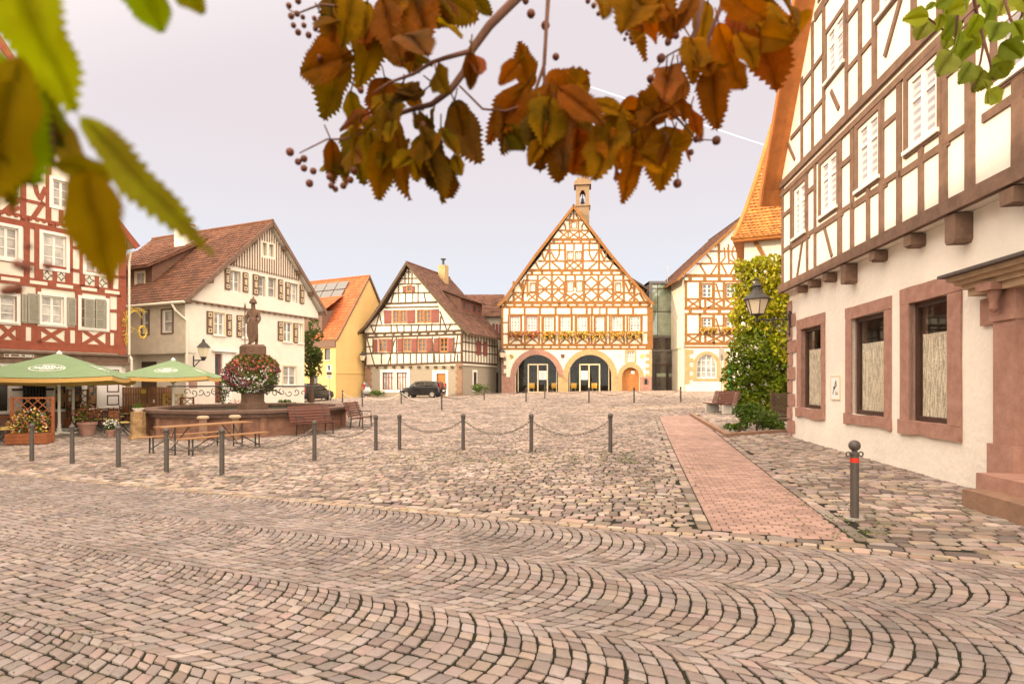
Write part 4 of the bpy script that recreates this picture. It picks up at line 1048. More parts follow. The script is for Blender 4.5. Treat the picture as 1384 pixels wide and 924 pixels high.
# ---------------------------------------------------------------- YELLOW HOUSE
H = House('yellow_house', 'plain yellow rendered house with a bright orange tiled roof and solar panels', 'house', 453.5, 53, (.45, .893)); H3y = H
c6 = crop(400, 330, 4.017); use(c6)
aP = H.uv(400, 172, .1); eL = H.uv(222, 516, .1); prL = [eL, aP]; prR = [(2 * aP[0] - eL[0], eL[1]), aP]; W_ = 2 * aP[0] - eL[0] - .3; DEP = 13
zb = G(-16, 53) - 1.2
for r in ((155, 566, 186, 628), (90, 712, 118, 765)):
    y0, z0 = H.sv(r[0], r[3]); y1 = H.sv(r[2], r[3])[0]; zt = H.sv((r[0] + r[2]) / 2, r[1])[1]
    window(H, leftside, (min(y0, y1), z0, max(y0, y1), zt), wall='side', nx=1, ny=1, m='frame_brown', pane='pane_dark', sill='white_paint')
Wl = MB(front); Wl.add([(0, zb, 0), (W_, zb, 0), (W_, eL[1], 0), (aP[0], aP[1] - .25, 0), (0, eL[1], 0)], [(0, 1, 2, 3, 4)])
zl = H.uv(300, 702)[1]; Wl.box(0, W_, zl, zl + .08, 0, .06)
Ws = MB(leftside); Ws.wall([(0, zb), (DEP, zb), (DEP, eL[1] - .1), (0, eL[1] - .1)], H.holes['side'], .25); Ws.v = [p for p in Ws.v]
Wl.add([(p) for p in Ws.v], Ws.f, raw); H.part(Wl, 'wall', 'plaster_yellow')
b = MB(leftside); b.box(-.05, DEP, eL[1] - .75, eL[1] - .1, -.02, .12); H.part(b, 'eave_board', 'timber_brown')
ro = gable_roof(H, [prL, prR], -.12, DEP, 'tile_orange', 'timber_brown', tw=.32, th=.36, vw=.16)
k = (aP[1] - eL[1]) / (aP[0] - eL[0])
b = MB(); 
for i in range(6):
    for j in range(2):
        ya = 2.2 + i * 1.5; t0, t1 = .66 + j * .14, .66 + j * .14 + .125
        q = [(lerp(eL, aP, t0)[0], ya), (lerp(eL, aP, t0)[0], ya + 1.4), (lerp(eL, aP, t1)[0], ya + 1.4), (lerp(eL, aP, t1)[0], ya)]
        zz = [lerp(eL, aP, t0)[1]] * 2 + [lerp(eL, aP, t1)[1]] * 2
        up = Vector((-k, 0, 1)).normalized() * .12
        b.add([(x + up.x, y, z + up.z) for (x, y), z in zip(q, zz)] + [(x + up.x * 1.4, y, z + up.z * 1.4) for (x, y), z in zip(q, zz)], [(3, 2, 1, 0), (4, 5, 6, 7), (0, 1, 5, 4), (1, 2, 6, 5), (2, 3, 7, 6), (3, 0, 4, 7)])
H.part(b, 'solar_panels', 'solar')
b = MB(); xd = eL[0] + 1.6; zd = eL[1] + 1.6 * k
b.add([(xd - 1.2, 2.2, zd - 1.7), (xd - 1.2, 6.0, zd - 1.7), (xd - 1.2, 6.0, zd + .4), (xd - 1.2, 2.2, zd + .4), (xd + .6, 2.2, zd + .8), (xd + .6, 6.0, zd + .8)], [(0, 1, 2, 3), (0, 3, 4), (1, 5, 2)]); dm = H.part(b, 'dormer', 'timber_brown')
b = MB(); S = lambda a, t: (xd - 1.5 + (2.9) * t, 1.9 + 4.4 * a, zd + .32 + 2.0 * t); tiles(b, S, 12, 8, lift=.05); b.build('dormer_roof', 'tile_orange', dm, recalc=False)

# ---------------------------------------------------------------- HOUSE WITH RED SHUTTERS
H = House('shuttered_house', 'half timbered house with dark red shutters and a brown tiled roof, car parked in front', 'house', 493, 56, (.93, -.37)); H3 = H
cd = crop(480, 345, 4.62); use(cd)
uW = H.uv(669, 600)[0]; zj = H.uv(360, 688)[1]; zb = G(-9, 55) - 1.2
aP = H.uv(320, 42, .5); eL = H.uv(5, 492, .5); mL = H.uv(160, 296, .5); eR = H.uv(678, 462, .5)
prL = [eL, H.uv(60, 440, .5), mL, aP]; mR = lerp(eR, aP, .5); prR = [(eR[0] + .55, eR[1] - .35), lerp(eR, aP, .12), aP]
DS = 8.2
tb, L, X, C = timber(H)
for y0, y1, w in ((690, 668, .22), (612, 606, .14), (512, 492, .2), (490, 470, .22)): L(58, y0, 668, y1, w)
L(95, 438, 640, 430, .13); L(180, 303, 512, 292, .2); L(185, 326, 520, 320, .14); L(215, 237, 492, 232, .12); L(270, 180, 412, 178, .12); L(290, 145, 385, 144, .1); L(305, 106, 350, 106, .1)
for x, y0, y1 in ((335, 75, 180), (312, 110, 180), (355, 110, 180), (393, 180, 290), (272, 180, 290), (315, 235, 295), (360, 235, 295)): L(x, y0, x, y1, .11)
for a in ((240, 240, 225, 295), (430, 235, 440, 290), (150, 345, 165, 430), (150, 370, 120, 490), (100, 440, 120, 490), (530, 350, 572, 465), (535, 380, 530, 465), (600, 425, 580, 465), (258, 430, 268, 490), (400, 430, 388, 480), (478, 425, 478, 478), (225, 430, 225, 490), (305, 430, 305, 488), (350, 430, 350, 485), (445, 430, 445, 480)): L(*a, .12)
for x in (66, 664): L(x, 495, x, 688, .2)
for x in (112, 235, 258, 298, 388, 482, 525, 618): L(x, 508, x - 1, 612, .12)
for a in ((75, 520, 120, 680), (250, 520, 205, 680), (480, 520, 500, 665), (640, 500, 618, 665)): L(*a, .12)
for x in (165, 222, 262, 303, 345, 382, 416, 450, 490, 525, 560, 598, 640): L(x, 615, x, 676, .12)
L(66, 570, 115, 568, .11); L(618, 550, 664, 548, .11)
for i in range(12): x = 80 + i * 52; tb.box(*[H.box_uv(x, 690, x + 14, 704)[k] for k in (0, 2, 1, 3)], -.02, .16)
for i in range(12): x = 70 + i * 54; y = 488 - i * 1.6; tb.box(*[H.box_uv(x, y, x + 14, y + 14)[k] for k in (0, 2, 1, 3)], -.02, .1)
# side wall timbers share the frame
def Ls(x0, y0, x1, y1, w=.12): p, q = H.sv(x0, y0, uW), H.sv(x1, y1, uW); tb2.beam(p, q, w)
tb2 = MB(rightside(uW))
zt_, zl_ = H.sv(690, 482, uW)[1], H.sv(690, 668, uW)[1]
for z, w in ((zt_ + .05, .2), (zl_, .2), (zl_ + 1.05, .12), (zt_ - .9, .12)): tb2.beam((0, z), (DS, z), w)
for i in range(13): y = i * DS / 12; tb2.beam((y, zl_), (y, zt_), .14)
WC = dict(m='wood_orange', pane='pane_dark', fw=.07, casing=('wood_orange', .05, .045), depth=.08)
for r in ((237, 345, 275, 420), (283, 345, 322, 420), (388, 342, 426, 418), (433, 342, 472, 418)): window(H, front, H.box_uv(*r), nx=2, ny=3, **WC)
for r in ((150, 523, 198, 598), (304, 520, 350, 598), (397, 520, 443, 598), (532, 516, 578, 600)): window(H, front, H.box_uv(*r), nx=2, ny=3, **WC)
window(H, front, H.box_uv(325, 190, 353, 226), nx=1, ny=1, **WC)
for r in ((182, 343, 228, 426), (328, 340, 376, 424), (478, 336, 524, 420), (117, 524, 141, 604), (203, 520, 230, 602), (265, 518, 294, 602), (354, 518, 386, 602), (449, 516, 476, 602), (492, 516, 522, 602), (584, 514, 612, 602), (298, 192, 319, 230), (358, 192, 374, 230)):
    plain_shutter(H, front, H.box_uv(*r), 'red_shutter')
for r in ((172, 730, 240, 838), (260, 730, 327, 838)): window(H, front, H.box_uv(*r), wall='front', nx=4, ny=1, m='red_shutter', pane='pane_pale', top=.72, casing=('white_paint', .28, .05), depth=.14)
dr = H.box_uv(508, 737, 567, 868); H.holes['front'].append(rect(dr[0], dr[1] - .4, dr[2], dr[3]))
b = MB(front); b.box(dr[0], dr[2], dr[1] - .4, dr[3], -.16, -.1)
for i in range(3): b.box(dr[0] + .12, dr[2] - .12, dr[1] + .1 + i * .7, dr[1] + .6 + i * .7, -.1, -.08)
d_ = H.part(b, 'door', 'wood_orange')
b = MB(front); b.box(dr[0] - .42, dr[0], dr[1] - .4, dr[3] + .3, -.02, .05); b.box(dr[2], dr[2] + .25, dr[1] - .4, dr[3] + .3, -.02, .05); b.box(dr[0] + .002, dr[2] - .002, dr[3], dr[3] + .3, -.02, .047); H.part(b, 'door_surround', 'white_paint')
Wl = MB(front); Wl.wall([(0, zj), (uW, zj), (uW, eR[1] - .1), lerp((eR[0] - .3, eR[1] - .3), (aP[0], aP[1] - .3), .5), (aP[0], aP[1] - .3), (mL[0] + .2, mL[1] - .3), (0, H.uv(60, 470)[1])], [h for h in H.holes['front'] if h[0][1] > zj], .12)
sd = []
for r in ((755, 535, 780, 620), (797, 540, 822, 625)):
    y0, z0 = H.sv(r[0], r[3], uW); y1 = H.sv(r[2], r[3], uW)[0]; zt = H.sv((r[0] + r[2]) / 2, r[1], uW)[1]; sd.append((min(y0, y1), z0, max(y0, y1), zt))
Ms = rightside(uW)
Wl.add([Ms(u, v, 0) for u, v in ((0, zj), (DS, zj), (DS, eR[1] + .1), (0, eR[1] + .1))], [(0, 1, 2, 3)], raw)
H.part(Wl, 'upper_wall', 'plaster_cream')
for r in sd: plain_shutter(H, Ms, r, 'red_shutter', o=.05)
Wg = MB(front); Wg.wall([(.05, zb), (uW - .12, zb), (uW - .12, zj), (.05, zj)], [h for h in H.holes['front'] if h[0][1] <= zj], .2)
Wg.add([(uW - .12, 0, zb), (uW - .12, DS, zb), (uW - .12, DS, zj), (uW - .12, 0, zj)], [(0, 1, 2, 3)], raw); H.part(Wg, 'ground_floor_wall', 'plaster_rough')
y0, z0 = H.sv(742, 845, uW); y1 = H.sv(765, 845, uW)[0]; zt = H.sv(752, 728, uW)[1]
b = MB(rightside(uW - .12)); b.box(y0 - .1, y1 + .1, z0 - .1, zt + .2, 0, .04); s_ = H.part(b, 'window', 'white_paint'); b = MB(rightside(uW - .12)); b.box(y0 + .1, y1 - .1, z0 + .1, zt, .04, .05); b.build('pane', 'pane_dark', s_)
for x0, x1 in ((64, 104), (628, 668)):
    b = MB(front); u0, v0, u1, v1 = H.box_uv(x0, 690 if x0 < 100 else 672, x1, 872); v0 -= .5; n_ = 11
    for i in range(n_): a_, c_ = v0 + (v1 - v0) * i / n_, v0 + (v1 - v0) * (i + 1) / n_; b.box(u0 + (.12 if i % 2 and x0 > 100 else 0), u1 - (.12 if i % 2 and x0 < 100 else .002), a_ + .01, c_ - .01, -.1, .05)
    H.part(b, 'quoin', 'stone_brown')
H.part(tb, 'timber_frame', 'timber_dark'); H.part(tb2, 'timber_frame', 'timber_dark')
gable_roof(H, [prL, prR], -.5, DS, 'tile_brown', 'timber_dark', tw=.26, th=.3, vw=.26)
# long dormer on the right slope
k = (aP[1] - eR[1]) / (aP[0] - eR[0]); xd = uW - 1.5; zr_ = eR[1] + (xd - eR[0]) * k
y0 = 2.6; y1 = 7.6; b = MB(); zt = zr_ + 1.35; xb = xd - 1.9; zbk = eR[1] + (xb - eR[0]) * k + .05
b.add([(xd, y0, zr_ - .1), (xd, y1, zr_ - .1), (xd, y1, zt), (xd, y0, zt), (xb, y0, zbk), (xb, y1, zbk)], [(0, 1, 2, 3), (0, 3, 4), (1, 5, 2)]); dm = H.part(b, 'dormer', 'brown_board')
for i in range(4):
    Mx = rightside(xd); b = MB(Mx); ya = y0 + .3 + i * 1.15; b.ring(ya, zr_ + .25, ya + .95, zt - .2, .1, 0, .05); w_ = b.build('window', 'red_shutter', dm); b = MB(Mx); b.box(ya + .1, ya + .85, zr_ + .35, zt - .3, 0, .015); b.build('pane', 'pane_dark', w_)
b = MB(); S = lambda a, t: (xd + .4 + (xb - .2 - xd - .4) * t, y0 - .2 + (y1 - y0 + .4) * a, zt - .1 + (zbk + .12 - zt + .1) * t); tiles(b, S, 18, 8, lift=.05)
b.add([S(0, 0), S(1, 0), S(1, 1), S(0, 1)], [(0, 1, 2, 3)]); b.build('dormer_roof', 'tile_brown', dm, recalc=False)
cu, cz = aP[0] + .7, aP[1]; b = MB(); Pc = (cu, 5.5)
b.add([(cu - .4, 5.1, cz - 2), (cu + .4, 5.1, cz - 2), (cu + .4, 5.9, cz - 2), (cu - .4, 5.9, cz - 2), (cu - .4, 5.1, cz + .75), (cu + .4, 5.1, cz + .75), (cu + .4, 5.9, cz + .75), (cu - .4, 5.9, cz + .75)], [(3, 2, 1, 0), (4, 5, 6, 7), (0, 1, 5, 4), (1, 2, 6, 5), (2, 3, 7, 6), (3, 0, 4, 7)])
ch = H.part(b, 'chimney', 'stone_yellow'); b = MB(); b.tube([(cu, 5.5, cz + .7), (cu, 5.5, cz + 1.35)], .13); b.lathe([(.3, 0), (.3, .06)], (cu, 5.5, cz + 1.4), 10); b.build('chimney_pot', 'iron', ch)

# ---------------------------------------------------------------- GREY HOUSE BEHIND
H = House('rear_house', 'beige rendered house with red shutters squeezed in between the shuttered house and the town hall', 'house', 640, 62.5, (1, -.03)); use(cd)
zb = G(-2, 60) - 1.2; ze = H.uv(870, 385)[1]; u1 = H.uv(908, 600)[0]; zr_ = H.uv(760, 218)[1]; uL = -4.0
for r in ((856, 426, 872, 502), (878, 428, 893, 504), (856, 586, 872, 658), (878, 588, 894, 660), (898, 430, 907, 506), (899, 590, 908, 660)): plain_shutter(H, front, H.box_uv(*r), 'red_shutter')
b = MB(front); b.box(uL, u1, zb, ze + .3, -6, 0); H.part(b, 'wall', 'plaster_grey')
b = MB(front); b.box(*[H.box_uv(857, 732, 893, 862)[k] for k in (0, 2, 1, 3)], -.05, .03); H.part(b, 'door', 'frame_brown')
b = MB(); S = lambda a, t: (uL + (u1 + .3 - uL) * a, -.5 + 3.6 * t, ze + (zr_ - ze) * t); tiles(b, S, 36, 16, lift=.05)
b.add([S(0, 0), S(1, 0), S(1, 1), S(0, 1), (u1 + .3, 6.5, ze), (uL, 6.5, ze)], [(0, 1, 2, 3), (3, 2, 4, 5), (1, 4, 2)]); H.part(b, 'roof', 'tile_brown', recalc=False)

# ---------------------------------------------------------------- GLASS LINK BUILDING
H = House('glass_building', 'narrow modern glass fronted building squeezed beside the town hall', 'office', 881, 58.5, (1, 0)); cc = crop(880, 330, 4.4); use(cc)
zb = G(15, 58) - 1; u0, u1 = -.3, H.uv(190, 400)[0] + .6; zt = H.uv(90, 220)[1]
b = MB(front); b.box(u0, u1, zb, zt, -8, -3); b.box(u0, u0 + .35, zb, zt, -3, .05); b.box(u0, u1, zt - .28, zt, -3.0, .1); b.box(u1 - .25, u1, zb, zt - .28, -3.0, .02)
for y in (545, 625): z = H.uv(100, y)[1]; b.box(u0 + .35, u1 - .25, z - .22, z, -3, -.02)
H.part(b, 'shell', 'metal_panel')
zs = [zb, H.uv(100, 712)[1], H.uv(100, 632)[1], H.uv(100, 545)[1], H.uv(100, 400)[1], H.uv(100, 262)[1], zt - .3]
for i in range(6):
    b = MB(front); b.box(u0 + .37, u1 - .27, zs[i] + .04, zs[i + 1] - .04, -.12, -.08); H.part(b, 'glass_panel', 'pane_dark' if i in (0, 1, 2) else 'pane_mod')
b = MB(front)
for z in zs[1:]: b.box(u0 + .36, u1 - .26, z - .04, z + .04, -.12, -.03)
b.box(u0 + .9, u0 + .96, zs[3], zt - .3, -.12, -.04); H.part(b, 'mullion', 'frame_brown')
b = MB(front); x0, x1 = H.uv(28, 780)[0], H.uv(168, 780)[0]; xm = (x0 + x1) / 2
b.ring(x0, zb, xm - .03, zs[1] - .1, .09, -.08, .0); b.ring(xm + .03, zb, x1, zs[1] - .1, .09, -.08, .0); d_ = H.part(b, 'entrance_door', 'frame_brown')
b = MB(front); b.box(x0 + .1, xm - .15, zb + 2.4, zb + 2.75, -.079, -.06); b.box(xm + .15, x1 - .1, zb + 2.4, zb + 2.75, -.079, -.06); b.build('glass_marking', 'pane_mod', d_)
b = MB(front)
for i in range(6): z = H.uv(100, 615 - i * 14)[1]; b.box(u0 + .4, u1 - .3, z, z + .05, -.06, -.02)
H.part(b, 'railing', 'frame_brown')
b = MB(front); b.box(H.uv(126, 200)[0], H.uv(130, 200)[0], zt, H.uv(128, 105)[1], -2, -1.95); H.part(b, 'mast', 'steel')

# ---------------------------------------------------------------- ORANGE TIMBERED HOUSE RIGHT OF THE TOWN HALL
H = House('framed_house', 'orange half timbered house with one arched ground floor window, partly hidden by ivy', 'house', 925, 54, (1, 0)); H5 = H; use(cc)
zj = H.uv(300, 612)[1]; zb = G(18, 54) - 1.2; uW = 12.4; zg = H.uv(300, 190)[1]
eL = H.uv(158, 205, .4); mL = H.uv(240, 125, .4); m2 = H.uv(378, -2, .4); k = (m2[1] - mL[1]) / (m2[0] - mL[0]); aP = (uW / 2, m2[1] + k * (uW / 2 - m2[0])); prL = [eL, mL, aP]; prR = [(uW - x, z) for x, z in prL]
tb, L, X, C = timber(H); _b5 = tb.beam; tb.beam = lambda a, b, w, *k: _b5(a, b, w * 1.2, *k)
def lev(y, w): z = H.uv(300, y)[1]; tb.beam((0, z), (uW, z), w)
for y, w in ((187, .26), (220, .16), (325, .14), (382, .24), (414, .18), (535, .14), (590, .24), (612, .14)): lev(y, w)
L(262, 116, 640, 116, .14); L(345, 42, 600, 42, .13)
for x in (207, 290, 372, 432, 515, 600, 690): L(x, 222, x, 380, .2); L(x, 414, x, 590, .2)
for x in (403, 515, 630): L(x, 0, x, 185, .2)
for y0, y1 in ((330, 378), (540, 582)):
    for x0, x1 in ((215, 286), (335, 428), (445, 510)): X(x0, y0, x1, y1, .14)
    L(322, y0, 322, y1, .18)
for y in (232, 440): L(385, y, 412, y + 90, .13); L(378, y + 45, 428, y + 45, .12)
C([(330, 60), (352, 85), (360, 112)]); C([(415, 110), (440, 80), (435, 20)]); C([(455, 20), (460, 90), (500, 112)]); C([(490, 10), (480, 60), (500, 100)])
for a in ((290, 120, 325, 180), (390, 125, 355, 180), (420, 120, 450, 180), (500, 120, 470, 180), (460, 0, 462, 110)): L(*a, .13)
for i in range(9): u = .4 + i * 1.4; z = H.uv(300, 203)[1]; tb.box(u, u + .3, z - .2, z + .2, -.02, .06); z = H.uv(300, 398)[1]; tb.box(u, u + .3, z - .2, z + .2, -.02, .06)
CW = ('timber_orange', .12, .06)
for r in ((306, 238, 360, 314), (449, 238, 499, 314), (308, 440, 360, 504), (449, 440, 499, 504)): window(H, front, H.box_uv(*r), nx=2, ny=3, casing=CW, pane='pane_dark', mw=.045)
for r in ((530, 18, 552, 34), (532, 54, 552, 88)): window(H, front, H.box_uv(*r), nx=1, ny=1, casing=('white_paint', .08, .06), pane='pane_dark')
u0, v0, u1, v1 = H.box_uv(270, 655, 392, 796); sh = arch(u0, u1, v0, v0 + (v1 - v0) * .55, v1)
window(H, front, (u0, v0, u1, v1), nx=4, ny=4, shape=sh, mw=.035, fw=.1, depth=.2)
Wl = MB(front); Wl.wall([(.1, zb), (uW, zb), (uW, zg), (uW - mL[0] - .2, mL[1] - .3), (aP[0], aP[1] - .3), (mL[0] + .2, mL[1] - .3), (0, zg), (.1, zj)], H.holes['front'], .2)
Wl.box(.1, .12, zb, zj, -10, 0); Wl.box(0, .02, zj, zg, -10, 0); H.part(Wl, 'wall', 'plaster_cream')
H.part(tb, 'timber_frame', 'timber_orange')
o_ = MB(front); ou, ov, ou1, ov1 = H.box_uv(250, 636, 412, 812)
so = arch(ou, ou1, ov, v0 + (v1 - v0) * .55, ov1)
for i in range(len(so)): j = (i + 1) % len(so); o_.prism([so[i], so[j], sh[j], sh[i]], -.05, .06 + .004 * (i % 3))
H.part(o_, 'window_surround', 'stone_yellow')
b = MB(front); u0, v0, u1, v1 = H.box_uv(205, 625, 240, 830)
for i in range(8): a_, c_ = v0 + (v1 - v0) * i / 8, v0 + (v1 - v0) * (i + 1) / 8; b.box(.08, (.85 if i % 2 else .5), a_ + .01, c_ - .01, -.1, .05)
H.part(b, 'quoin', 'stone_yellow')
b = MB(front); u0, v0, u1, v1 = H.box_uv(430, 640, 455, 860); b.box(u0, u1, v0 - .3, v1, -.05, .05); H.part(b, 'door_surround', 'stone_yellow')
b = MB(front); u0, v0, u1, v1 = H.box_uv(456, 700, 482, 850); b.box(u0, u1, v0 - .2, v1, -.05, .04); d_ = H.part(b, 'green_door', 'green_glass'); b = MB(front)
for k_ in range(4): b.box(u0, u1, v0 + k_ * (v1 - v0) / 4, v0 + k_ * (v1 - v0) / 4 + .05, .04, .05)
b.build('door_bar', 'white_paint', d_)
gable_roof(H, [prL, prR], -.4, 11, 'tile_brown', 'timber_orange', tw=.35, th=.35, vw=.26)
b = MB(); b.tube([(-.2, -.25, zg - .4), (-.1, .2, zg - 1.2), (-.1, .2, zb)], .06); H.part(b, 'downpipe', 'clad_under')
for i, (x, lab) in enumerate(((335, 'flower box under the left upper window of the orange framed house'), (465, 'flower box next to the ivy on the orange framed house'))):
    u, v = H.uv(x, 520); flower_box(H.O + H.d * u + Vector((0, 0, v - .1)), 0, 1.5, lab, ('flower_yellow', 'flower_red'), 'flower boxes on the orange framed house', .6)
# ---------------------------------------------------------------- HOUSE WITH THE YELLOW TILED HIP ROOF
H = House('hipped_house', 'white house with a steep ochre tiled hip roof rising above the ivy', 'house', 1006, 28, (.90, -.436)); H4 = H; use(lambda x, y: (x, y))
ze = H.uv(1020, 321, .5)[1]; ztop = 15.6; zb = G(12, 28) - 1; W_ = 12; Dp = 9
b = MB(front); b.box(0, W_, zb, ze + .1, -Dp, 0); H.part(b, 'wall', 'plaster_white')
x0 = H.uv(991, 322, .5)[0]; rx = 1.25; ry = 3.5
def flare(t): return t - .18 * math.sin(t * math.pi) if 0 else t ** 1.18
b = MB()
def Sf(a, t): xl, xr = x0 + (rx - x0) * t, W_ + .5; return (xl + (xr - xl) * a, -.5 + (ry + .5) * t, ze + (ztop - ze) * flare(t))
def Sl(a, t): yb, yf = Dp + .5 - (Dp + .5 - ry) * t, -.5 + (ry + .5) * t; return (x0 + (rx - x0) * t, yf + (yb - yf) * a, ze + (ztop - ze) * flare(t))
tiles(b, Sf, 60, 34, lift=.06); tiles(b, Sl, 44, 34, lift=.06)
for i in range(8):
    t0, t1 = i / 8, (i + 1) / 8
    for S in (Sf, Sl): b.add([tuple(Vector(S(a, t)) - Vector((0, 0, .05))) for a, t in ((0, t0), (1, t0), (1, t1), (0, t1))], [(0, 1, 2, 3)])
b.tube([tuple(Vector(Sf(0, i / 24)) + Vector((-.03, -.03, .05))) for i in range(25)], .12, 6)
H.part(b, 'roof', 'tile_yellow', recalc=False)
b = MB(front); b.box(x0, W_ + .5, ze - .1, ze + .0, -.5, .48); b.box(x0, 0, ze - .1, ze, -Dp - .5, -.5); H.part(b, 'eave_board', 'wood_soffit')
b = MB(front); b.beam((.5, ze - .1), (1.2, ze - 1.5), .16, 0, .12); H.part(b, 'brace', 'timber_orange')

# ---------------------------------------------------------------- TIMBERED HOUSE ON THE RIGHT
H = House('corner_house', 'big timbered house on the right with red sandstone windows and white plaster ground floor', 'house', 1057, 16.9, (-.139, -.990)); HR = H
r0 = crop(1030, 0, 2.8); r1 = crop(1040, 150, 3.42); r2 = crop(1200, 0, 3.08); r3 = crop(1130, 350, 3.42); r4 = crop(1000, 340, 3.55)
GO = -.2                                     # ground floor wall set back under the jetty
def Rr(xl, yt, yb, xr, o=0):
    a = H.uv(xl, yt, o); c = H.uv(xl, yb, o); d_ = H.uv(xr, (yt + yb) / 2, o); return (a[0], c[1], d_[0], a[1])
UL = 17.5; zb = -.9
use(r1); vS = H.uv(75, 835)[1]; vT = H.uv(75, 325)[1]
MG = lambda u, v, o: (u, -o - GO, v)
# upper floor windows
use(r1); wins = [Rr(117, 368, 590, 170), Rr(241, 250, 490, 317), Rr(413, 85, 368, 512)]
use(r2); wins += [Rr(88, 335, 628, 214)]
w4 = wins[-1]; wins += [(w4[0] + 2.25, w4[1] + .02, w4[0] + 3.3, w4[3] + .02), (w4[0] + 4.9, w4[1] + .02, w4[0] + 6.0, w4[3] + .02)]
use(r0); t1 = Rr(248, 130, 312, 313); wins2 = [t1, (H.uv(447, 40)[0], t1[1], H.uv(447, 40)[0] + 1.0, t1[3]), (t1[0] + 5.6, t1[1], t1[0] + 6.6, t1[3]), (t1[0] + 8, t1[1], t1[0] + 9, t1[3])]
for r in wins + wins2: window(H, front, r, wall='up', nx=2, ny=2, top=.66, fw=.09, depth=.05, pane='pane_blind', mw=.04, casing=('timber_brown', .11, .045), sill='white_paint')
for r in wins + wins2: pass
# gable wall
use(r0)
rk = [H.uv(75, 690), H.uv(190, 120)]; rk2 = [H.uv(*p) for p in ((78, 655), (208, 60))]
slope = 1.42; eave = (-.45, vT - .55); ap = (UL / 2, vT + .25 + slope * (UL / 2))
def rake(u): return vT + .25 + slope * (u if u < UL / 2 else UL - u)
Wl = MB(front); Wl.wall([(0, vS), (UL, vS), (UL, rake(UL)), ap, (0, rake(0))], H.holes['up'], .08)
Wl.box(0, .02, vS, rake(0), -11, 0); Wl.box(0, UL, vS, vS + .02, -.5, 0)
H.part(Wl, 'upper_wall', 'plaster_white')
tb, L, X, C = timber(H); _bm = tb.beam; tb.beam = lambda a, b, w, *k: _bm(a, b, w * .76, *k)
def post(x, y, v0, v1, w): u = H.uv(x, y)[0]; tb.beam((u, v0), (u, v1), w)
def hl(xl, yl, xr, w, v=None): a = H.uv(xl, yl); u1 = H.uv(xr, yl)[0]; tb.beam((a[0], a[1]), (u1, a[1]), w)
tb.beam((-.06, vS + .12), (UL, vS + .12), .30, -.1, .10); tb.beam((-.06, vT - .02), (UL, vT - .02), .24, -.02, .07); tb.beam((-.06, vT - .30), (UL, vT - .30), .18, -.02, .04)
tb.beam((.10, vS), (.10, vT), .2)
use(r1)
for x, y, w in ((103, 560, .16), (177, 500, .15), (214, 460, .15), (328, 380, .28), (385, 330, .22), (522, 270, .22), (603, 240, .22)): post(x, y, vS + .2, vT - .3, w)
post(460, 480, vS + .2, wins[2][1] - .1, .17)
use(r2)
for x, y, w in ((235, 420, .26), (347, 400, .26)): post(x, y, vS + .2, vT - .3, w)
post(142, 750, vS + .2, w4[1] - .1, .2); 
u5 = wins[4][0] + .5; tb.beam((u5 - .1, vS + .2), (u5 - .1, wins[4][1] - .1), .3)
for u in (wins[4][2] + .25, wins[5][0] - .3, wins[5][2] + .3): tb.beam((u, vS + .2), (u, vT - .3), .25)
sl = wins[0][1] - .19
pu = lambda x, y: H.uv(x, y)[0]
use(r1)
segs = [(.1, pu(103, 560)), (pu(177, 500), pu(214, 460)), (pu(328, 380), pu(385, 330)), (pu(522, 270), pu(603, 240))]
use(r2); segs += [(pu(235, 420), pu(347, 400)), (wins[4][2] + .25, wins[5][0] - .3)]
for i, (ua, ub) in enumerate(segs):
    tb.beam((ua, sl + .05), (ub, sl + .05), .15); tb.beam((ua, sl + 1.1 + .06 * (i % 2)), (ub, sl + 1.1 + .06 * (i % 2)), .15)
for r in wins:
    tb.beam((r[0] - .3, sl), (r[2] + .3, sl), .17); tb.beam((r[0] - .25, r[3] + .18), (r[2] + .25, r[3] + .18), .14)
use(r1); L(155, 600, 126, 795, .12); L(254, 528, 291, 672, .13)
# attic timbers, all cut off under the rake
use(r0)
def apost(u, w=.17, v0=None): tb.beam((u, v0 or vT), (u, min(rake(u) - .25, vT + 3.6)), w)
for x, y in ((153, 450), (193, 400), (236, 340), (322, 250), (374, 200), (430, 140)): apost(pu(x, y), .18)
for r in wins2[1:]:
    for u in (r[0] - .2, r[2] + .2, r[2] + .95): apost(u, .2)
for dv in (1.05, 2.15):
    u0 = max(.1, (dv + .1) / slope); segs2 = sorted((r[0] - .1, r[2] + .1) for r in wins2); a = u0
    for s0, s1 in segs2:
        if s0 > a: tb.beam((a, vT + dv), (s0, vT + dv), .14)
        a = max(a, s1)
    tb.beam((a, vT + dv), (UL - u0, vT + dv), .14)
for dv, w in ((3.4, .3), (3.7, .2), (5.2, .15), (6.6, .25)): tb.beam(((dv + .2) / slope, vT + dv), (UL - (dv + .2) / slope, vT + dv), w)
L(98, 540, 126, 604, .13); L(263, 345, 293, 412, .14); L(528, 0, 468, 215, .15)
H.part(tb, 'timber_frame', 'timber_brown')
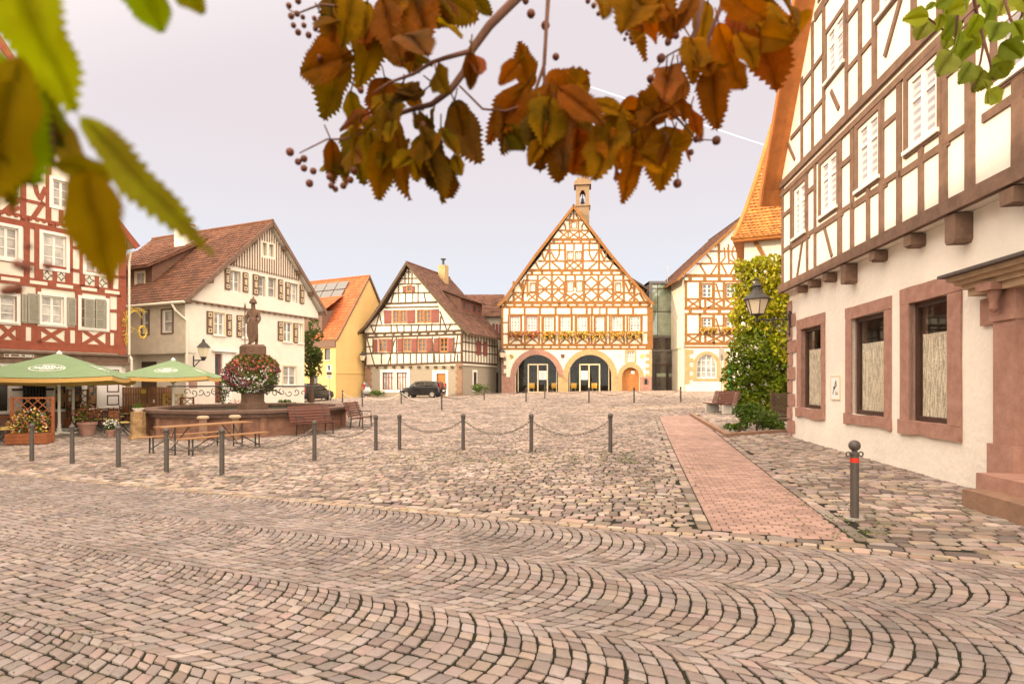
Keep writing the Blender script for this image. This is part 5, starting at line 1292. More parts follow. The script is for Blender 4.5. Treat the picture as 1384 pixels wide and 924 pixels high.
# joist ends and two big corbels
use(r1)
for x, y, s, dr in ((137, 805, .17, .17), (195, 783, .18, .18), (265, 748, .2, .2), (487, 640, .2, .2), (652, 565, .22, .22)):
    u = pu(x, y); b = MB(front); b.box(u - s / 2, u + s / 2, vS - dr, vS - .03, -.5, .06); b.box(u - s / 2 + .02, u + s / 2 - .02, vS - dr - .03, vS - dr, -.4, .02); H.part(b, 'joist_end', 'timber_brown')
b = MB(front); u = pu(352, 700); b.prism([(u - .12, vS - .02), (u - .12, vS - .40), (u - .09, vS - .45), (u + .09, vS - .45), (u + .12, vS - .40), (u + .12, vS - .02)], -.4, .06); H.part(b, 'corbel', 'timber_brown')
use(r2); u = pu(275, 860); b = MB(front); b.prism([(u - .13, vS - .02), (u - .13, vS - .42), (u - .09, vS - .48), (u + .09, vS - .48), (u + .13, vS - .42), (u + .13, vS - .02)], -.4, .06); H.part(b, 'corbel', 'timber_brown')
for u in (pu(520, 770), pu(520, 770) + 1.6, pu(520, 770) + 3): b = MB(front); b.box(u - .13, u + .13, vS - .24, vS - .03, -.5, .08); H.part(b, 'joist_end', 'timber_brown')
gable_roof(H, [[(-.42, rake(0) - .62), (-.2, rake(0) - .2), (UL / 2, ap[1] + .22)], [(UL + .75, rake(0) - 1.0), (UL + .3, rake(0) - .15), (UL / 2, ap[1] + .22)]], -.5, 12, 'tile_red', 'wood_soffit', tw=.22, th=.22, vw=.22, soffit='wood_soffit')
# ground floor with deep sandstone windows
use(r4); gw = [(Rr(297, 372, 748, 394, GO), Rr(277, 330, 788, 411, GO))]
use(r3); gw += [(Rr(76, 275, 715, 228, GO), Rr(48, 230, 757, 259, GO)), (Rr(342, 205, 747, 522, GO), Rr(302, 143, 800, 585, GO))]
hol = [rect(*g[0]) for g in gw]
Wg = MB(MG); Wg.wall([(.02, zb), (UL, zb), (UL, vS + .01), (.02, vS + .01)], hol, .06); Wg.add([(.02, -GO, zb), (.02, 11, zb), (.02, 11, vS), (.02, -GO, vS)], [(0, 1, 2, 3)], raw)
H.part(Wg, 'ground_floor_wall', 'plaster_wall')
for g, o_ in gw:
    (a0, b0, a1, b1), (c0, d0, c1, d1) = g, o_
    wob = lambda: random.uniform(-.012, .012)
    s = MB(MG)
    def block(u0, v0, u1, v1, o1, rough=.012):
        n_ = 5; top = [(u0 + (u1 - u0) * i / n_, v1 + random.uniform(-rough, rough) * .5) for i in range(n_, -1, -1)]; bot = [(u0 + (u1 - u0) * i / n_, v0 + random.uniform(-rough, rough)) for i in range(n_ + 1)]
        s.prism(bot + top, -.30, o1)
    vm = b0 + (b1 - b0) * .96
    block(c0, b1, c1, d1, .035); block(c0 - .03, d0, c1 + .0, b0, .06, .03)
    s.prism([(c0 + .0, b0 + .004), (a0, b0 + .004), (a0, b1 - .004), (c0 + wob(), b1 - .004), (c0 + wob(), (b0 + b1) / 2)], -.30, .032)
    s.prism([(a1, b0 + .004), (c1 + wob(), b0 + .004), (c1 + wob(), (b0 + b1) / 2), (c1 + wob(), b1 - .004), (a1, b1 - .004)], -.30, .032)
    H.part(s, 'stone_frame', 'stone_red')
    f = MB(MG); f.ring(a0 + .002, b0 + .002, a1 - .002, b1 - .002, .06, -.16, -.09); f.ring(a0 + .06, b0 + .06, a1 - .06, b1 - .06, .038, -.155, -.08)
    fo = H.part(f, 'window', 'frame_brown')
    gpn = MB(MG); gpn.add([(a0 + .10, b0 + .10, -.12), (a1 - .10, b0 + .10, -.12), (a1 - .10, b1 - .10, -.12), (a0 + .10, b1 - .10, -.12)], [(0, 1, 2, 3)]); gpn.build('pane', 'glass', fo)
    cu = MB(MG); n_ = 40; vv = b0 + (b1 - b0) * .73
    for i in range(n_):
        ua, ub = a0 + .1 + (a1 - a0 - .2) * i / n_, a0 + .1 + (a1 - a0 - .2) * (i + 1) / n_; oa, ob = -.165 + .01 * math.sin(i * 1.3), -.165 + .01 * math.sin((i + 1) * 1.3)
        cu.add([(ua, b0 + .1, oa), (ub, b0 + .1, ob), (ub, vv, ob), (ua, vv, oa)], [(0, 1, 2, 3)])
    cu.build('curtain', 'lace', fo, smooth=True, recalc=False)
    bx = MB(MG); bx.add([(a0, b0, -.33), (a1, b0, -.33), (a1, b1, -.33), (a0, b1, -.33), (a0 - .6, b0 - .2, -1.6), (a1 + .6, b0 - .2, -1.6), (a1 + .6, b1 + .3, -1.6), (a0 - .6, b1 + .3, -1.6)], [(4, 5, 6, 7), (0, 1, 5, 4), (1, 2, 6, 5), (2, 3, 7, 6), (3, 0, 4, 7)]); bx.build('room', 'interior', fo)
# quoins at the far corner
n_ = 11; zq = -.25
for i in range(n_):
    h_ = (vS - .25 - zq) / n_; w_ = (.55 if i % 2 else .28) + random.uniform(-.05, .08); b = MB(MG)
    b.prism([(-.045, zq + h_ * i + .012), (w_, zq + h_ * i + .02), (w_ + .02, zq + h_ * (i + .5)), (w_ - .01, zq + h_ * (i + 1) - .012), (-.045, zq + h_ * (i + 1) - .02)], -.4, .03 + .01 * (i % 3)); H.part(b, 'quoin', 'stone_red')
# portal at the right edge of the picture
use(r3); p0 = H.uv(725, 500, -.05)[0]; p1 = H.uv(829, 500, -.05)[0]; zc = H.uv(650, 160, .1)[1]; zcap = H.uv(730, 290, -.05)[1]; zpl = H.uv(718, 850, -.05)[1]
dW = 1.25; MGo = MG
b = MB(MG); b.box(p0, p1, zpl, zcap, -.5, .15); b.box(p0 - .05, p1 + .03, zpl - .75, zpl, -.5, .2); b.box(p0 - .03, p1 + .02, zcap, zcap + .08, -.5, .18); b.box(p0 + .04, p1, zcap + .08, zc, -.5, .14); H.part(b, 'door_pilaster', 'stone_red')
b = MB(MG); b.box(p1 + dW, p1 + dW + (p1 - p0), zpl - .75, zc, -.5, .15); H.part(b, 'door_pilaster', 'stone_red')
b = MB(MG); b.box(p0 - .42, p0 - .005, zcap - .02, zc - .05, -.1, .06); H.part(b, 'portal_block', 'stone_red')
b = MB(MG); uc = p0 + .16
for r_, z_ in ((0, 0),): b.M = raw; b.lathe([(.02, 0), (.06, .05), (.05, .14), (.09, .3), (.13, .38), (.13, .42)], (uc, -GO * -1 - .22 if 0 else .2 - .24, zcap + .12), 12); b.M = MG
b.box(uc - .16, uc + .16, zcap + .54, zc, .1, .38); H.part(b, 'console', 'stone_red')
b = MB(MG); q0, q1 = p0 - .55, p1 + dW + (p1 - p0) + .5
for k, (o1, za, zb2) in enumerate(((.24, zc, zc + .10), (.30, zc + .102, zc + .17), (.38, zc + .172, zc + .23), (.46, zc + .232, zc + .30))): b.box(q0 + .3 - o1 * .6, q1 - .3 + o1 * .6, za, zb2, -.1, o1)
H.part(b, 'cornice', 'stone_tan'); b = MB(MG); b.box(q0 - .04, q1 + .04, zc + .302, zc + .345, -.1, .56); H.part(b, 'lead_cover', 'bollard_iron')
b = MB(MG); b.box(p1, p1 + dW, zb, zc, -.42, -.36); b.box(p1 + .1, p1 + dW - .1, .9, 1.9, -.36, -.33); H.part(b, 'house_door', 'wood_table')
use(crop(860, 480, 2.641)); s1 = H.uv(1212, 440, .45)[0]; s0 = H.uv(1162, 500, .75)[0]; zs1 = H.uv(1212, 415, .45)[1]; zs0 = H.uv(1162, 472, .75)[1]
b = MB(MG); e_ = p1 + dW + 1.0
b.prism([(s1, zb), (e_, zb), (e_, zs1), (s1 + .015, zs1 - .008), (s1, zs1 - .03)], -.1, .65); H.part(b, 'door_step', 'stone_red')
b = MB(MG); b.prism([(s0, zb), (e_ + .3, zb), (e_ + .3, zs0), (s0 + .02, zs0 - .01), (s0, zs0 - .04)], -.1, .95); H.part(b, 'door_step', 'stone_brown')
b = MB(MG); use(r4); u, v = H.uv(244, 456, GO); b.box(u - .1, u + .1, v - .12, v + .12, 0, .01); H.part(b, 'house_number', 'paper')
# framed drawing on the wall
use(r4); a = H.uv(442, 622, GO); c = H.uv(482, 684, GO)
e = empty('wall_notice', 'small white notice with a pen drawing fixed between two sandstone windows', 'sign', H.O + H.d * ((a[0] + c[0]) / 2) + H.n * GO + Vector((0, 0, (a[1] + c[1]) / 2)), math.atan2(H.d.y, H.d.x))
hw, hh = (c[0] - a[0]) / 2, .27
b = MB(front); b.box(-hw, hw, -hh, hh, 0, .02); b.build('board', 'paper', e)
b = MB(front); b.ring(-hw - .02, -hh - .02, hw + .02, hh + .02, .02, 0, .028); b.build('frame', 'cream_paint', e)
b = MB(front); b.poly([(-hw * .5, -hh * .6), (-hw * .3, hh * .1), (-hw * .1, -hh * .2), (0, hh * .4), (hw * .2, hh * .65), (hw * .3, hh * .2), (-hw * .2, -hh * .05)], .018, .0205, .023); b.poly([(hw * .1, -hh * .4), (hw * .6, -hh * .4)], .012, .0205, .023); b.poly([(hw * .1, -hh * .55), (hw * .6, -hh * .55)], .012, .0205, .023); b.build('drawing', 'ink', e)
# wrought iron street lantern on the corner
use(r4)
zl0 = H.uv(232, 318, .02)[1]; P0 = H.O + H.d * .22 + Vector((0, 0, zl0))
e = empty('street_lantern', 'black wrought iron lantern with amber glass on a scrolled bracket at the house corner', 'lantern', P0, math.atan2(H.d.y, H.d.x))
LX = -.78                                  # lantern stands this far out (local y)
b = MB(); b.add([(-.04, .12, -.5), (.04, .12, -.5), (.04, .12, .25), (-.04, .12, .25), (-.04, .2, -.5), (.04, .2, -.5), (.04, .2, .25), (-.04, .2, .25)], [(3, 2, 1, 0), (4, 5, 6, 7), (0, 1, 5, 4), (1, 2, 6, 5), (2, 3, 7, 6), (3, 0, 4, 7)])
b.tube([(0, .14, 0), (0, LX - .05, 0)], .022, 8); b.tube([(0, .13, -.45), (0, -.1, -.3), (0, -.35, -.06), (0, -.5, -.02)], .016, 6)
def vscroll(c, r, a0, a1): b.tube([(0, c[0] + r * (1 - .75 * i / 14) * math.cos(a0 + (a1 - a0) * i / 14), c[1] + r * (1 - .75 * i / 14) * math.sin(a0 + (a1 - a0) * i / 14)) for i in range(15)], .012, 6)
vscroll((-.05, -.14), .11, 0, 8); vscroll((-.28, -.1), .07, 2, 9); vscroll((.03, .1), .09, -1, 7); vscroll((-.5, -.08), .06, 0, 8)
b.build('bracket', 'iron', e)
zL = .16; hex_ = lambda r, z: [(r * math.cos(k * math.pi / 3), LX + r * math.sin(k * math.pi / 3), z) for k in range(6)]
b = MB(); b.lathe([(.03, -.1), (.06, -.04), (.03, .02), (.05, .1), (.17, zL)], (0, LX, 0), 12)
b.v += []; rb, rt, hL = .20, .34, .44
lo, hi_ = hex_(rb, zL), hex_(rt, zL + hL)
for k in range(6): b.tube([lo[k], hi_[k]], .014, 6); b.tube([lo[k], lo[(k + 1) % 6]], .014, 6); b.tube([hi_[k], hi_[(k + 1) % 6]], .016, 6)
b.build('cage', 'iron', e)
b = MB(); i0, i1 = hex_(rb - .01, zL + .005), hex_(rt - .012, zL + hL - .005); b.add(i0 + i1, [(k, (k + 1) % 6, 6 + (k + 1) % 6, 6 + k) for k in range(6)]); b.build('glass', 'lamp_glass', e)
b = MB(); b.lathe([(rt + .06, zL + hL), (rt + .02, zL + hL + .05), (.22, zL + hL + .16), (.12, zL + hL + .3), (.11, zL + hL + .38), (.16, zL + hL + .40), (.07, zL + hL + .5), (.03, zL + hL + .56), (.05, zL + hL + .6), (.005, zL + hL + .66)], (0, LX, 0), 12); b.build('roof', 'iron', e)
# ---------------------------------------------------------------- FOUNTAIN
fz = FC.z
e = empty('fountain', 'round red sandstone fountain with a carved knight on a central column', 'fountain', FC, 0)
def ngon(r, n=12, ph=-math.pi / 2): return [(r * math.cos(ph + 2 * math.pi * k / n), r * math.sin(ph + 2 * math.pi * k / n)) for k in range(n)]
ZR = .93
def ringwall(ro, ri, z0, z1, b, n=12):
    o_, i_ = ngon(ro, n), ngon(ri, n)
    b.add([(x, y, z0) for x, y in o_] + [(x, y, z1) for x, y in o_] + [(x, y, z0) for x, y in i_] + [(x, y, z1) for x, y in i_],
          [f for k in range(n) for j in [(k + 1) % n] for f in ((k, j, n + j, n + k), (2 * n + j, 2 * n + k, 3 * n + k, 3 * n + j), (n + k, n + j, 3 * n + j, 3 * n + k), (j, k, 2 * n + k, 2 * n + j))])
b = MB(); ringwall(3.68, 3.4, -.4, ZR - .22, b); b.build('basin', 'stone_basin', e)
b = MB(); o_ = ngon(3.70)
for k in range(12):                       # pilaster strips at the corners of the basin and raised base
    x, y = o_[k]; b.lathe([(.13, -.3), (.13, ZR - .24)], (x * .985, y * .985, 0), 6)
ringwall(3.78, 3.66, -.4, .16, b); b.build('basin_moulding', 'stone_basin', e)
b = MB(); ringwall(3.86, 3.38, ZR - .24, ZR - .10, b); ringwall(3.98, 3.34, ZR - .098, ZR, b); b.build('rim', 'stone_rim', e)
b = MB(); b.add([(x, y, ZR - .14) for x, y in ngon(3.42)], [tuple(range(12))]); b.build('water', 'water', e)
b = MB(); b.lathe([(.62, -.3), (.62, ZR + .1), (.5, ZR + .14), (.46, ZR + .2), (.46, 2.1), (.52, 2.15), (.42, 2.25), (.38, 2.9), (.44, 2.98), (.5, 3.0), (.5, 3.08), (.42, 3.1)], (0, 0, 0), 8)
b.build('column', 'stone_statue', e)
b = MB(); 
for a in (-.9, .9, 2.3, 3.9): b = MB(); b.tube([(.5 * math.cos(a - 1.57), .5 * math.sin(a - 1.57), 1.55), (.85 * math.cos(a - 1.57), .85 * math.sin(a - 1.57), 1.58), (1.15 * math.cos(a - 1.57), 1.15 * math.sin(a - 1.57), 1.42)], .03, 6); b.build('spout', 'iron', e)
b = MB()                                  # scrolled iron bars carrying the spouts
for sx in (-1, 1):
    b.tube([(sx * .5, -.3, 1.75), (sx * 3.2, -.5, 1.75)], .03, 6)
    for i in range(7): scroll(b, (sx * (.8 + i * .28), -.38, 1.52 - .05 * (i % 2)), .15, i, i + 6, .016)
b.build('scroll_bar', 'iron', e)
b = MB(); b.box(-.62, .62, 0, 0, 0, 0) if 0 else None
b.lathe([(.55, 3.06), (.55, 3.36), (.48, 3.42), (.45, 3.45)], (0, 0, 0), 4); b.build('pedestal', 'stone_statue', e)
# knight: one skinned body, then shield and helmet
def skin_body(name, pts, edges, m, parent, root=0, sub=2, loc=(0, 0, 0)):
    me = bpy.data.meshes.new(name); me.from_pydata([p[:3] for p in pts], edges, []); o = bpy.data.objects.new(name, me); COL.objects.link(o); o.parent = parent; o.location = loc
    sk = o.modifiers.new('skin', 'SKIN'); sk.use_smooth_shade = True
    for i, p in enumerate(pts):
        r = p[3]; o.data.skin_vertices[0].data[i].radius = (r, r) if not hasattr(r, '__len__') else r
        o.data.skin_vertices[0].data[i].use_root = (i == root)
    s = o.modifiers.new('sub', 'SUBSURF'); s.levels = sub; s.render_levels = sub
    me.materials.append(MATS[m]); return o
kp = [(0, 0, .82, .16), (0, 0, 1.05, .15), (0, 0, 1.3, .21), (0, 0, 1.5, .10), (0, -.02, 1.62, .11), (0, -.02, 1.75, .12),
      (-.12, 0, .78, .12), (-.14, -.04, .45, .09), (-.15, 0, .06, .075), (-.17, -.14, .03, .06),
      (.12, 0, .78, .12), (.15, .02, .45, .09), (.16, .03, .06, .075), (.18, -.12, .03, .06),
      (-.25, 0, 1.36, .09), (-.34, -.02, 1.1, .075), (-.26, -.2, .92, .06), (-.2, -.26, .9, .05), (.25, 0, 1.36, .09), (.36, -.03, 1.08, .075), (.28, -.18, .88, .06), (.24, -.24, .84, .05)]
ke = [(0, 1), (1, 2), (2, 3), (3, 4), (4, 5), (0, 6), (6, 7), (7, 8), (8, 9), (0, 10), (10, 11), (11, 12), (12, 13), (2, 14), (14, 15), (15, 16), (16, 17), (2, 18), (18, 19), (19, 20), (20, 21)]
st = skin_body('statue', kp, ke, 'stone_statue', e, loc=(.02, 0, 3.45)); st.scale = (.80, .85, .96)
b = MB(front); b.prism([(-.26, .95), (-.28, .45), (-.16, .12), (0, .02), (.16, .12), (.28, .45), (.26, .95), (.12, .9), (0, .98), (-.12, .9)], .27, .35); b.prism([(-.1, .7), (0, .8), (.1, .7), (.08, .4), (0, .3), (-.08, .4)], .35, .39); s_ = b.build('shield', 'stone_statue', st, loc=(.1, 0, .02))
b = MB(); b.lathe([(.17, -.02), (.19, .02), (.15, .12), (.08, .2), (.02, .23)], (0, -.02, 1.76), 10); b.lathe([(.24, 0), (.22, .14), (.17, .2)], (0, 0, .95), 8); b.box(-.03, .03, -.02, .02, 1.9, 2.05); b.build('helmet', 'stone_statue', st)
b = MB(); b.tube([(-.3, -.25, .0), (-.3, -.25, 1.5)], .025, 6); b.lathe([(.04, 0), (.06, .08), (.01, .25)], (-.3, -.25, 1.5), 6); b.build('staff', 'stone_statue', st)
# flower display round the column
f = empty('hanging_flowers', 'great ball of red, white and purple petunias hung round the fountain column', 'flowers', FC + Vector((0, 0, 1.42)), 0); f.scale = (.80, .80, .80)
def fcloud(name, m, n, zlo, zhi, s, bias=None):
    b = MB()
    while n > 0:
        a = random.uniform(0, 6.283); z = random.uniform(zlo, zhi); t = (z - 1.05) / 1.05
        r = 1.22 * max(0, 1 - t * t) ** .42 * (1 + .10 * math.sin(5 * a + 3 * z) + .06 * math.sin(11 * a + 7 * z)) * random.uniform(.86, 1.05)
        p = Vector((r * math.cos(a), r * math.sin(a), z))
        if bias and random.random() > bias(a, z): continue
        leaf1(b, p, s * random.uniform(.7, 1.3)); n -= 1
    b.build(name, m, f, recalc=False)
patch = lambda k: (lambda a, z: 1.0 if math.sin(2.3 * a + k) + math.sin(3.1 * z + 2 * a + k * 1.7) > .1 else .12)
fcloud('foliage', 'leaf_bush', 2600, .05, 2.1, .16)
fcloud('blossoms', 'flower_red', 1500, 1.15, 2.1, .12); fcloud('blossoms', 'flower_white', 900, .1, 1.25, .11, patch(2.0)); fcloud('blossoms', 'flower_purple', 1100, .05, 1.4, .12, patch(5.2)); fcloud('blossoms', 'flower_red', 250, .1, 1.2, .11)
f.children[1]['label'] = 'red blossoms along the top'; f.children[2]['label'] = 'white blossoms lower down'; f.children[3]['label'] = 'purple blossoms lower down'

# ---------------------------------------------------------------- PARASOLS
def parasol(P, half, zedge, zapex, rz, label, m='parasol_green'):
    e = empty('parasol', label, 'parasol', P, rz, 'green parasols of the cafe')
    b = MB(); n = 10; V = []
    cs = [(-half, -half), (half, -half), (half, half), (-half, half)]
    for k in range(4):
        a_, c_ = Vector((*cs[k], 0)), Vector((*cs[(k + 1) % 4], 0)); rows = []
        for i in range(n + 1):
            t = i / n; r0, r1 = a_ * (1 - t), c_ * (1 - t); row = []
            for j in range(n + 1):
                s = j / n; p = r0.lerp(r1, s); z = zedge + (zapex - zedge) * (t ** 1.06) - .09 * math.sin(math.pi * s) * (1 - t)
                row.append((p.x, p.y, z))
            rows.append(row)
        b0 = len(b.v); b.v += [p for r_ in rows for p in r_]
        b.f += [(b0 + i * (n + 1) + j, b0 + i * (n + 1) + j + 1, b0 + (i + 1) * (n + 1) + j + 1, b0 + (i + 1) * (n + 1) + j) for i in range(n) for j in range(n)]
    can = b.build('canopy', m, e, smooth=False)
    b = MB()
    for k in range(4):
        a_, c_ = Vector((*cs[k], 0)) * .995, Vector((*cs[(k + 1) % 4], 0)) * .995
        for i in range(12):
            s0, s1 = i / 12, (i + 1) / 12; p, q = a_.lerp(c_, s0), a_.lerp(c_, s1); d0, d1 = .09 * math.sin(math.pi * s0), .09 * math.sin(math.pi * s1)
            b.add([(p.x, p.y, zedge - d0 - .02), (q.x, q.y, zedge - d1 - .02), (q.x, q.y, zedge - d1 - .17), (p.x, p.y, zedge - d0 - .17)], [(0, 1, 2, 3)])
    b.build('valance', 'parasol_valance', e)
    b = MB(); b.tube([(0, 0, .05), (0, 0, zapex - .02)], .05, 10); b.build('pole', 'white_paint', e)
    b = MB(); b.lathe([(.09, zapex - .06), (.10, zapex), (.05, zapex + .06), (.01, zapex + .1)], (0, 0, 0), 10); b.build('finial', 'parasol_white', e)
    for k in range(8):
        a_ = Vector((*cs[k // 2], 0)) if k % 2 == 0 else (Vector((*cs[k // 2], 0)) + Vector((*cs[(k // 2 + 1) % 4], 0))) / 2
        b = MB(); q = 0 if k % 2 == 0 else .09
        b.tube([tuple(a_ * .98 + Vector((0, 0, zedge - .03 - q))), (a_.x * .03, a_.y * .03, zapex - .08)], .018, 6); b.tube([(a_.x * .45, a_.y * .45, zedge + (zapex - zedge) * .52 - .05 - q * .4), (0, 0, zedge - .35)], .014, 6); b.build('rib', 'wood_yellow', e)
    b = MB(); b.box(-.55, .55, -.12, .12, .0, .06); b.box(-.12, .12, -.55, .55, .001, .061); b.lathe([(.16, .05), (.16, .09), (.07, .12), (.06, .4)], (0, 0, 0), 10); b.build('foot', 'white_paint', e)
    # pale oval emblem printed on two slopes
    for k in (0, 1):
        a_, c_ = Vector((*cs[k], 0)), Vector((*cs[(k + 1) % 4], 0))
        def S(s, t, up=.012):
            p = (a_ * (1 - t)).lerp(c_ * (1 - t), s); return (p.x, p.y, zedge + (zapex - zedge) * t ** 1.06 - .09 * math.sin(math.pi * s) * (1 - t) + up)
        b = MB()
        def line(pts, w):
            for (s0, t0), (s1, t1) in zip(pts, pts[1:]):
                dx, dy = s1 - s0, t1 - t0; L_ = math.hypot(dx, dy) or 1; nx, ny = -dy / L_ * w, dx / L_ * w
                b.add([S(s0 + nx, t0 + ny), S(s1 + nx, t1 + ny), S(s1 - nx, t1 - ny), S(s0 - nx, t0 - ny)], [(0, 1, 2, 3)])
        ov = [(.5 + .20 * math.cos(i * math.pi / 12), .40 + .13 * math.sin(i * math.pi / 12)) for i in range(25)]; line(ov, .006)
        rs = random.Random(4)
        for j in range(9): c0 = .35 + j * .0375; line([(c0, .36), (c0 + .008, .44), (c0 + .016, .36 + rs.uniform(0, .04)), (c0 + .026, .41), (c0 + .036, .36)], .005)
        line([(.42 + .16 * i / 8, .47 + .02 * math.sin(i * 2.4)) for i in range(9)], .012); line([(.43 + .14 * i / 8, .325 + .01 * math.sin(i * 2)) for i in range(9)], .009)
        b.build('emblem', 'parasol_white', can)
    return e
P = gp(80, 586); ez = EYE - (508 - CY) / F * P.y - P.z; az_ = EYE - (477 - CY) / F * P.y - P.z
parasol(P, 2.15, ez, az_, .42, 'larger green parasol with a white oval emblem, in front of the red timbered house')
Y2 = 25.5; P = Vector(((234 - CX) / F * Y2, Y2, G((234 - CX) / F * Y2, Y2))); parasol(P, 1.75, EYE - (508 - CY) / F * Y2 - P.z, EYE - (486 - CY) / F * Y2 - P.z, .30, 'smaller green parasol between the plank fence and the fountain')
Y3 = 23.5; P = Vector(((99 - CX) / F * Y3, Y3, G((99 - CX) / F * Y3, Y3))); parasol(P, 1.9, EYE - (513 - CY) / F * Y3 - P.z, EYE - (492 - CY) / F * Y3 - P.z, .42, 'parasol standing behind the larger one, mostly only its ochre edge and pole showing')

# ---------------------------------------------------------------- CAFE FURNITURE AND PLANTERS
def bistro_chair(P, rz, label):
    e = empty('bistro_chair', label, 'chair', P, rz, 'folding bistro chairs of the cafe')
    for sx in (-.2, .2):
        b = MB(); b.tube([(sx, .28, 0), (sx, -.2, .46)], .019, 6); b.build('leg', 'iron', e)
        b = MB(); b.tube([(sx, -.26, 0), (sx, .18, .44), (sx, .24, .88)], .019, 6); b.build('leg', 'iron', e)
    b = MB()
    for i in range(6): b.box(-.21, .21, -.2 + i * .07, -.14 + i * .07, .45, .468)
    b.build('seat', 'wood_slat', e)
    b = MB()
    for z in (.62, .70, .78): b.box(-.21, .21, .205 + (z - .6) * .13, .223 + (z - .6) * .13, z, z + .055)
    b.build('backrest', 'wood_planter', e)
    b = MB(); b.box(-.19, .19, -.19, .19, .469, .505); b.build('cushion', 'cushion', e); return e
def bistro_table(P, rz, label):
    e = empty('bistro_table', label, 'table', P, rz, 'folding bistro tables of the cafe')
    b = MB()
    for i in range(7): b.box(-.4, .4, -.35 + i * .1, -.262 + i * .1, .72, .745)
    b.build('tabletop', 'wood_planter', e)
    for sx in (-.33, .33): b = MB(); b.tube([(sx, -.3, 0), (sx, .28, .72)], .013, 6); b.tube([(sx * .96, .3, 0), (sx * .96, -.28, .72)], .013, 6); b.build('leg', 'iron', e)
    b = MB(); b.tube([(-.33, 0, .36), (.33, 0, .36)], .01, 6); b.build('stretcher', 'iron', e); return e
TL = ['bistro table nearest the big lattice planter, left of the pots', 'bistro table in the middle of the cafe row', 'bistro table at the right end of the cafe row near the plank fence', 'bistro table at the left edge of the picture behind the lattice planter']
for (px, py, rz), lab in zip(((118, 577, .3), (146, 574, .5), (168, 566, .2), (6, 590, .1)), TL): bistro_table(gp(px, py), rz, lab)
CLb = ['bistro chair at the front left of the first cafe table', 'bistro chair behind the first cafe table', 'bistro chair in front of the middle cafe table', 'bistro chair behind the middle cafe table',
       'bistro chair to the right of the middle cafe table', 'bistro chair in front of the right end cafe table', 'bistro chair by the plank fence at the right end of the cafe', 'bistro chair at the left picture edge facing away', 'bistro chair just left of the lattice planter', 'bistro chair between the lattice planter and the parasol foot', 'bistro chair in front of the cafe, left of the stump', 'bistro chair facing the viewer behind the small pot of white flowers', 'bistro chair in front of the plank fence nearest the fountain']
for (px, py, rz), lab in zip(((108, 582, 3.3), (122, 570, .2), (138, 582, 3.0), (148, 569, -.1), (158, 578, 1.7), (172, 573, 3.2), (178, 563, .3), (2, 600, 2.9), (14, 596, -1.4), (62, 582, 1.3), (166, 588, 2.6), (152, 584, .4), (186, 572, 2.2)), CLb): bistro_chair(gp(px, py), rz, lab)
def lattice_planter(P, rz, w, h, d, label, m, flowers, dense=1.0, box=True):
    e = empty('lattice_planter', label, 'planter', P, rz)
    hb = .36 if box else .05
    b = MB(); b.box(-w / 2, w / 2, -d / 2, d / 2, .03, hb) if 0 else None
    def bx(x0, x1, y0, y1, z0, z1): b.add([(x0, y0, z0), (x1, y0, z0), (x1, y1, z0), (x0, y1, z0), (x0, y0, z1), (x1, y0, z1), (x1, y1, z1), (x0, y1, z1)], [(3, 2, 1, 0), (4, 5, 6, 7), (0, 1, 5, 4), (1, 2, 6, 5), (2, 3, 7, 6), (3, 0, 4, 7)])
    if box:
        for k in range(3): bx(-w / 2, w / 2, -d / 2, d / 2, .03 + k * .112, .03 + k * .112 + .106)
        b.build('trough', m, e)
    for sx in (-1, 1): b = MB(); bx(sx * w / 2 - .035, sx * w / 2 + .035, d / 2 - .07, d / 2, hb - .3 if box else 0, h); b.build('post', m, e)
    b = MB(); b.M = lambda u, v, o: (u, d / 2 - .02 - o, v)
    b.box(-w / 2, w / 2, h - .07, h - .02, 0, .03); b.box(-w / 2, w / 2, hb + .04, hb + .08, 0, .03)
    s = .2; n_ = int((w + h) / s)
    for k in range(-n_, n_):
        for sg in (1, -1):
            pts = []
            for t in np.linspace(0, 1, 40):
                u, v = -w / 2 + t * w, hb + .06 + ((t * w + k * s * 1.4) if sg > 0 else (w - t * w + k * s * 1.4))
                if hb + .06 < v < h - .05: pts.append((u, v))
            if len(pts) > 2: b.beam(pts[0], pts[-1], .03, .004 if sg > 0 else .014, .012 if sg > 0 else .024, False)
    b.build('lattice', m, e)
    if flowers:
        b = MB(); leaf_quads(b, (0, 0, hb + .35), int(260 * dense), w * .48, d * .5, .5, .11); b.build('foliage', 'leaf_bush', e, recalc=False)
        for mm, n_ in flowers: b = MB(); leaf_quads(b, (0, -.05, hb + .35), int(n_ * dense), w * .52, d * .55, .5, .09); b.build('blossoms', mm, e, recalc=False)
    return e
lattice_planter(gp(40, 600), .25, 1.15, 1.55, .42, 'big orange brown trough with a tall lattice and flowers, left of the parasol foot', 'wood_planter', (('flower_yellow', 150), ('flower_red', 90), ('flower_white', 30)))
lattice_planter(gp(103, 577), .35, .75, 1.65, .35, 'narrow lattice screen with potted flowers behind the big parasol pole', 'wood_planter', (('flower_red', 120), ('flower_yellow', 60)), .8)
Y4 = 27.2; P = Vector(((233 - CX) / F * Y4, Y4, G((233 - CX) / F * Y4, Y4))); lattice_planter(P, .3, .8, 1.35, .3, 'yellow lattice screen beside the plank fence behind the fountain', 'wood_yellow', None)
P = Vector(((252 - CX) / F * Y4, Y4, G((252 - CX) / F * Y4, Y4))); lattice_planter(P, .3, .55, 1.2, .3, 'brown lattice screen right of the yellow one behind the fountain', 'wood_planter', None)
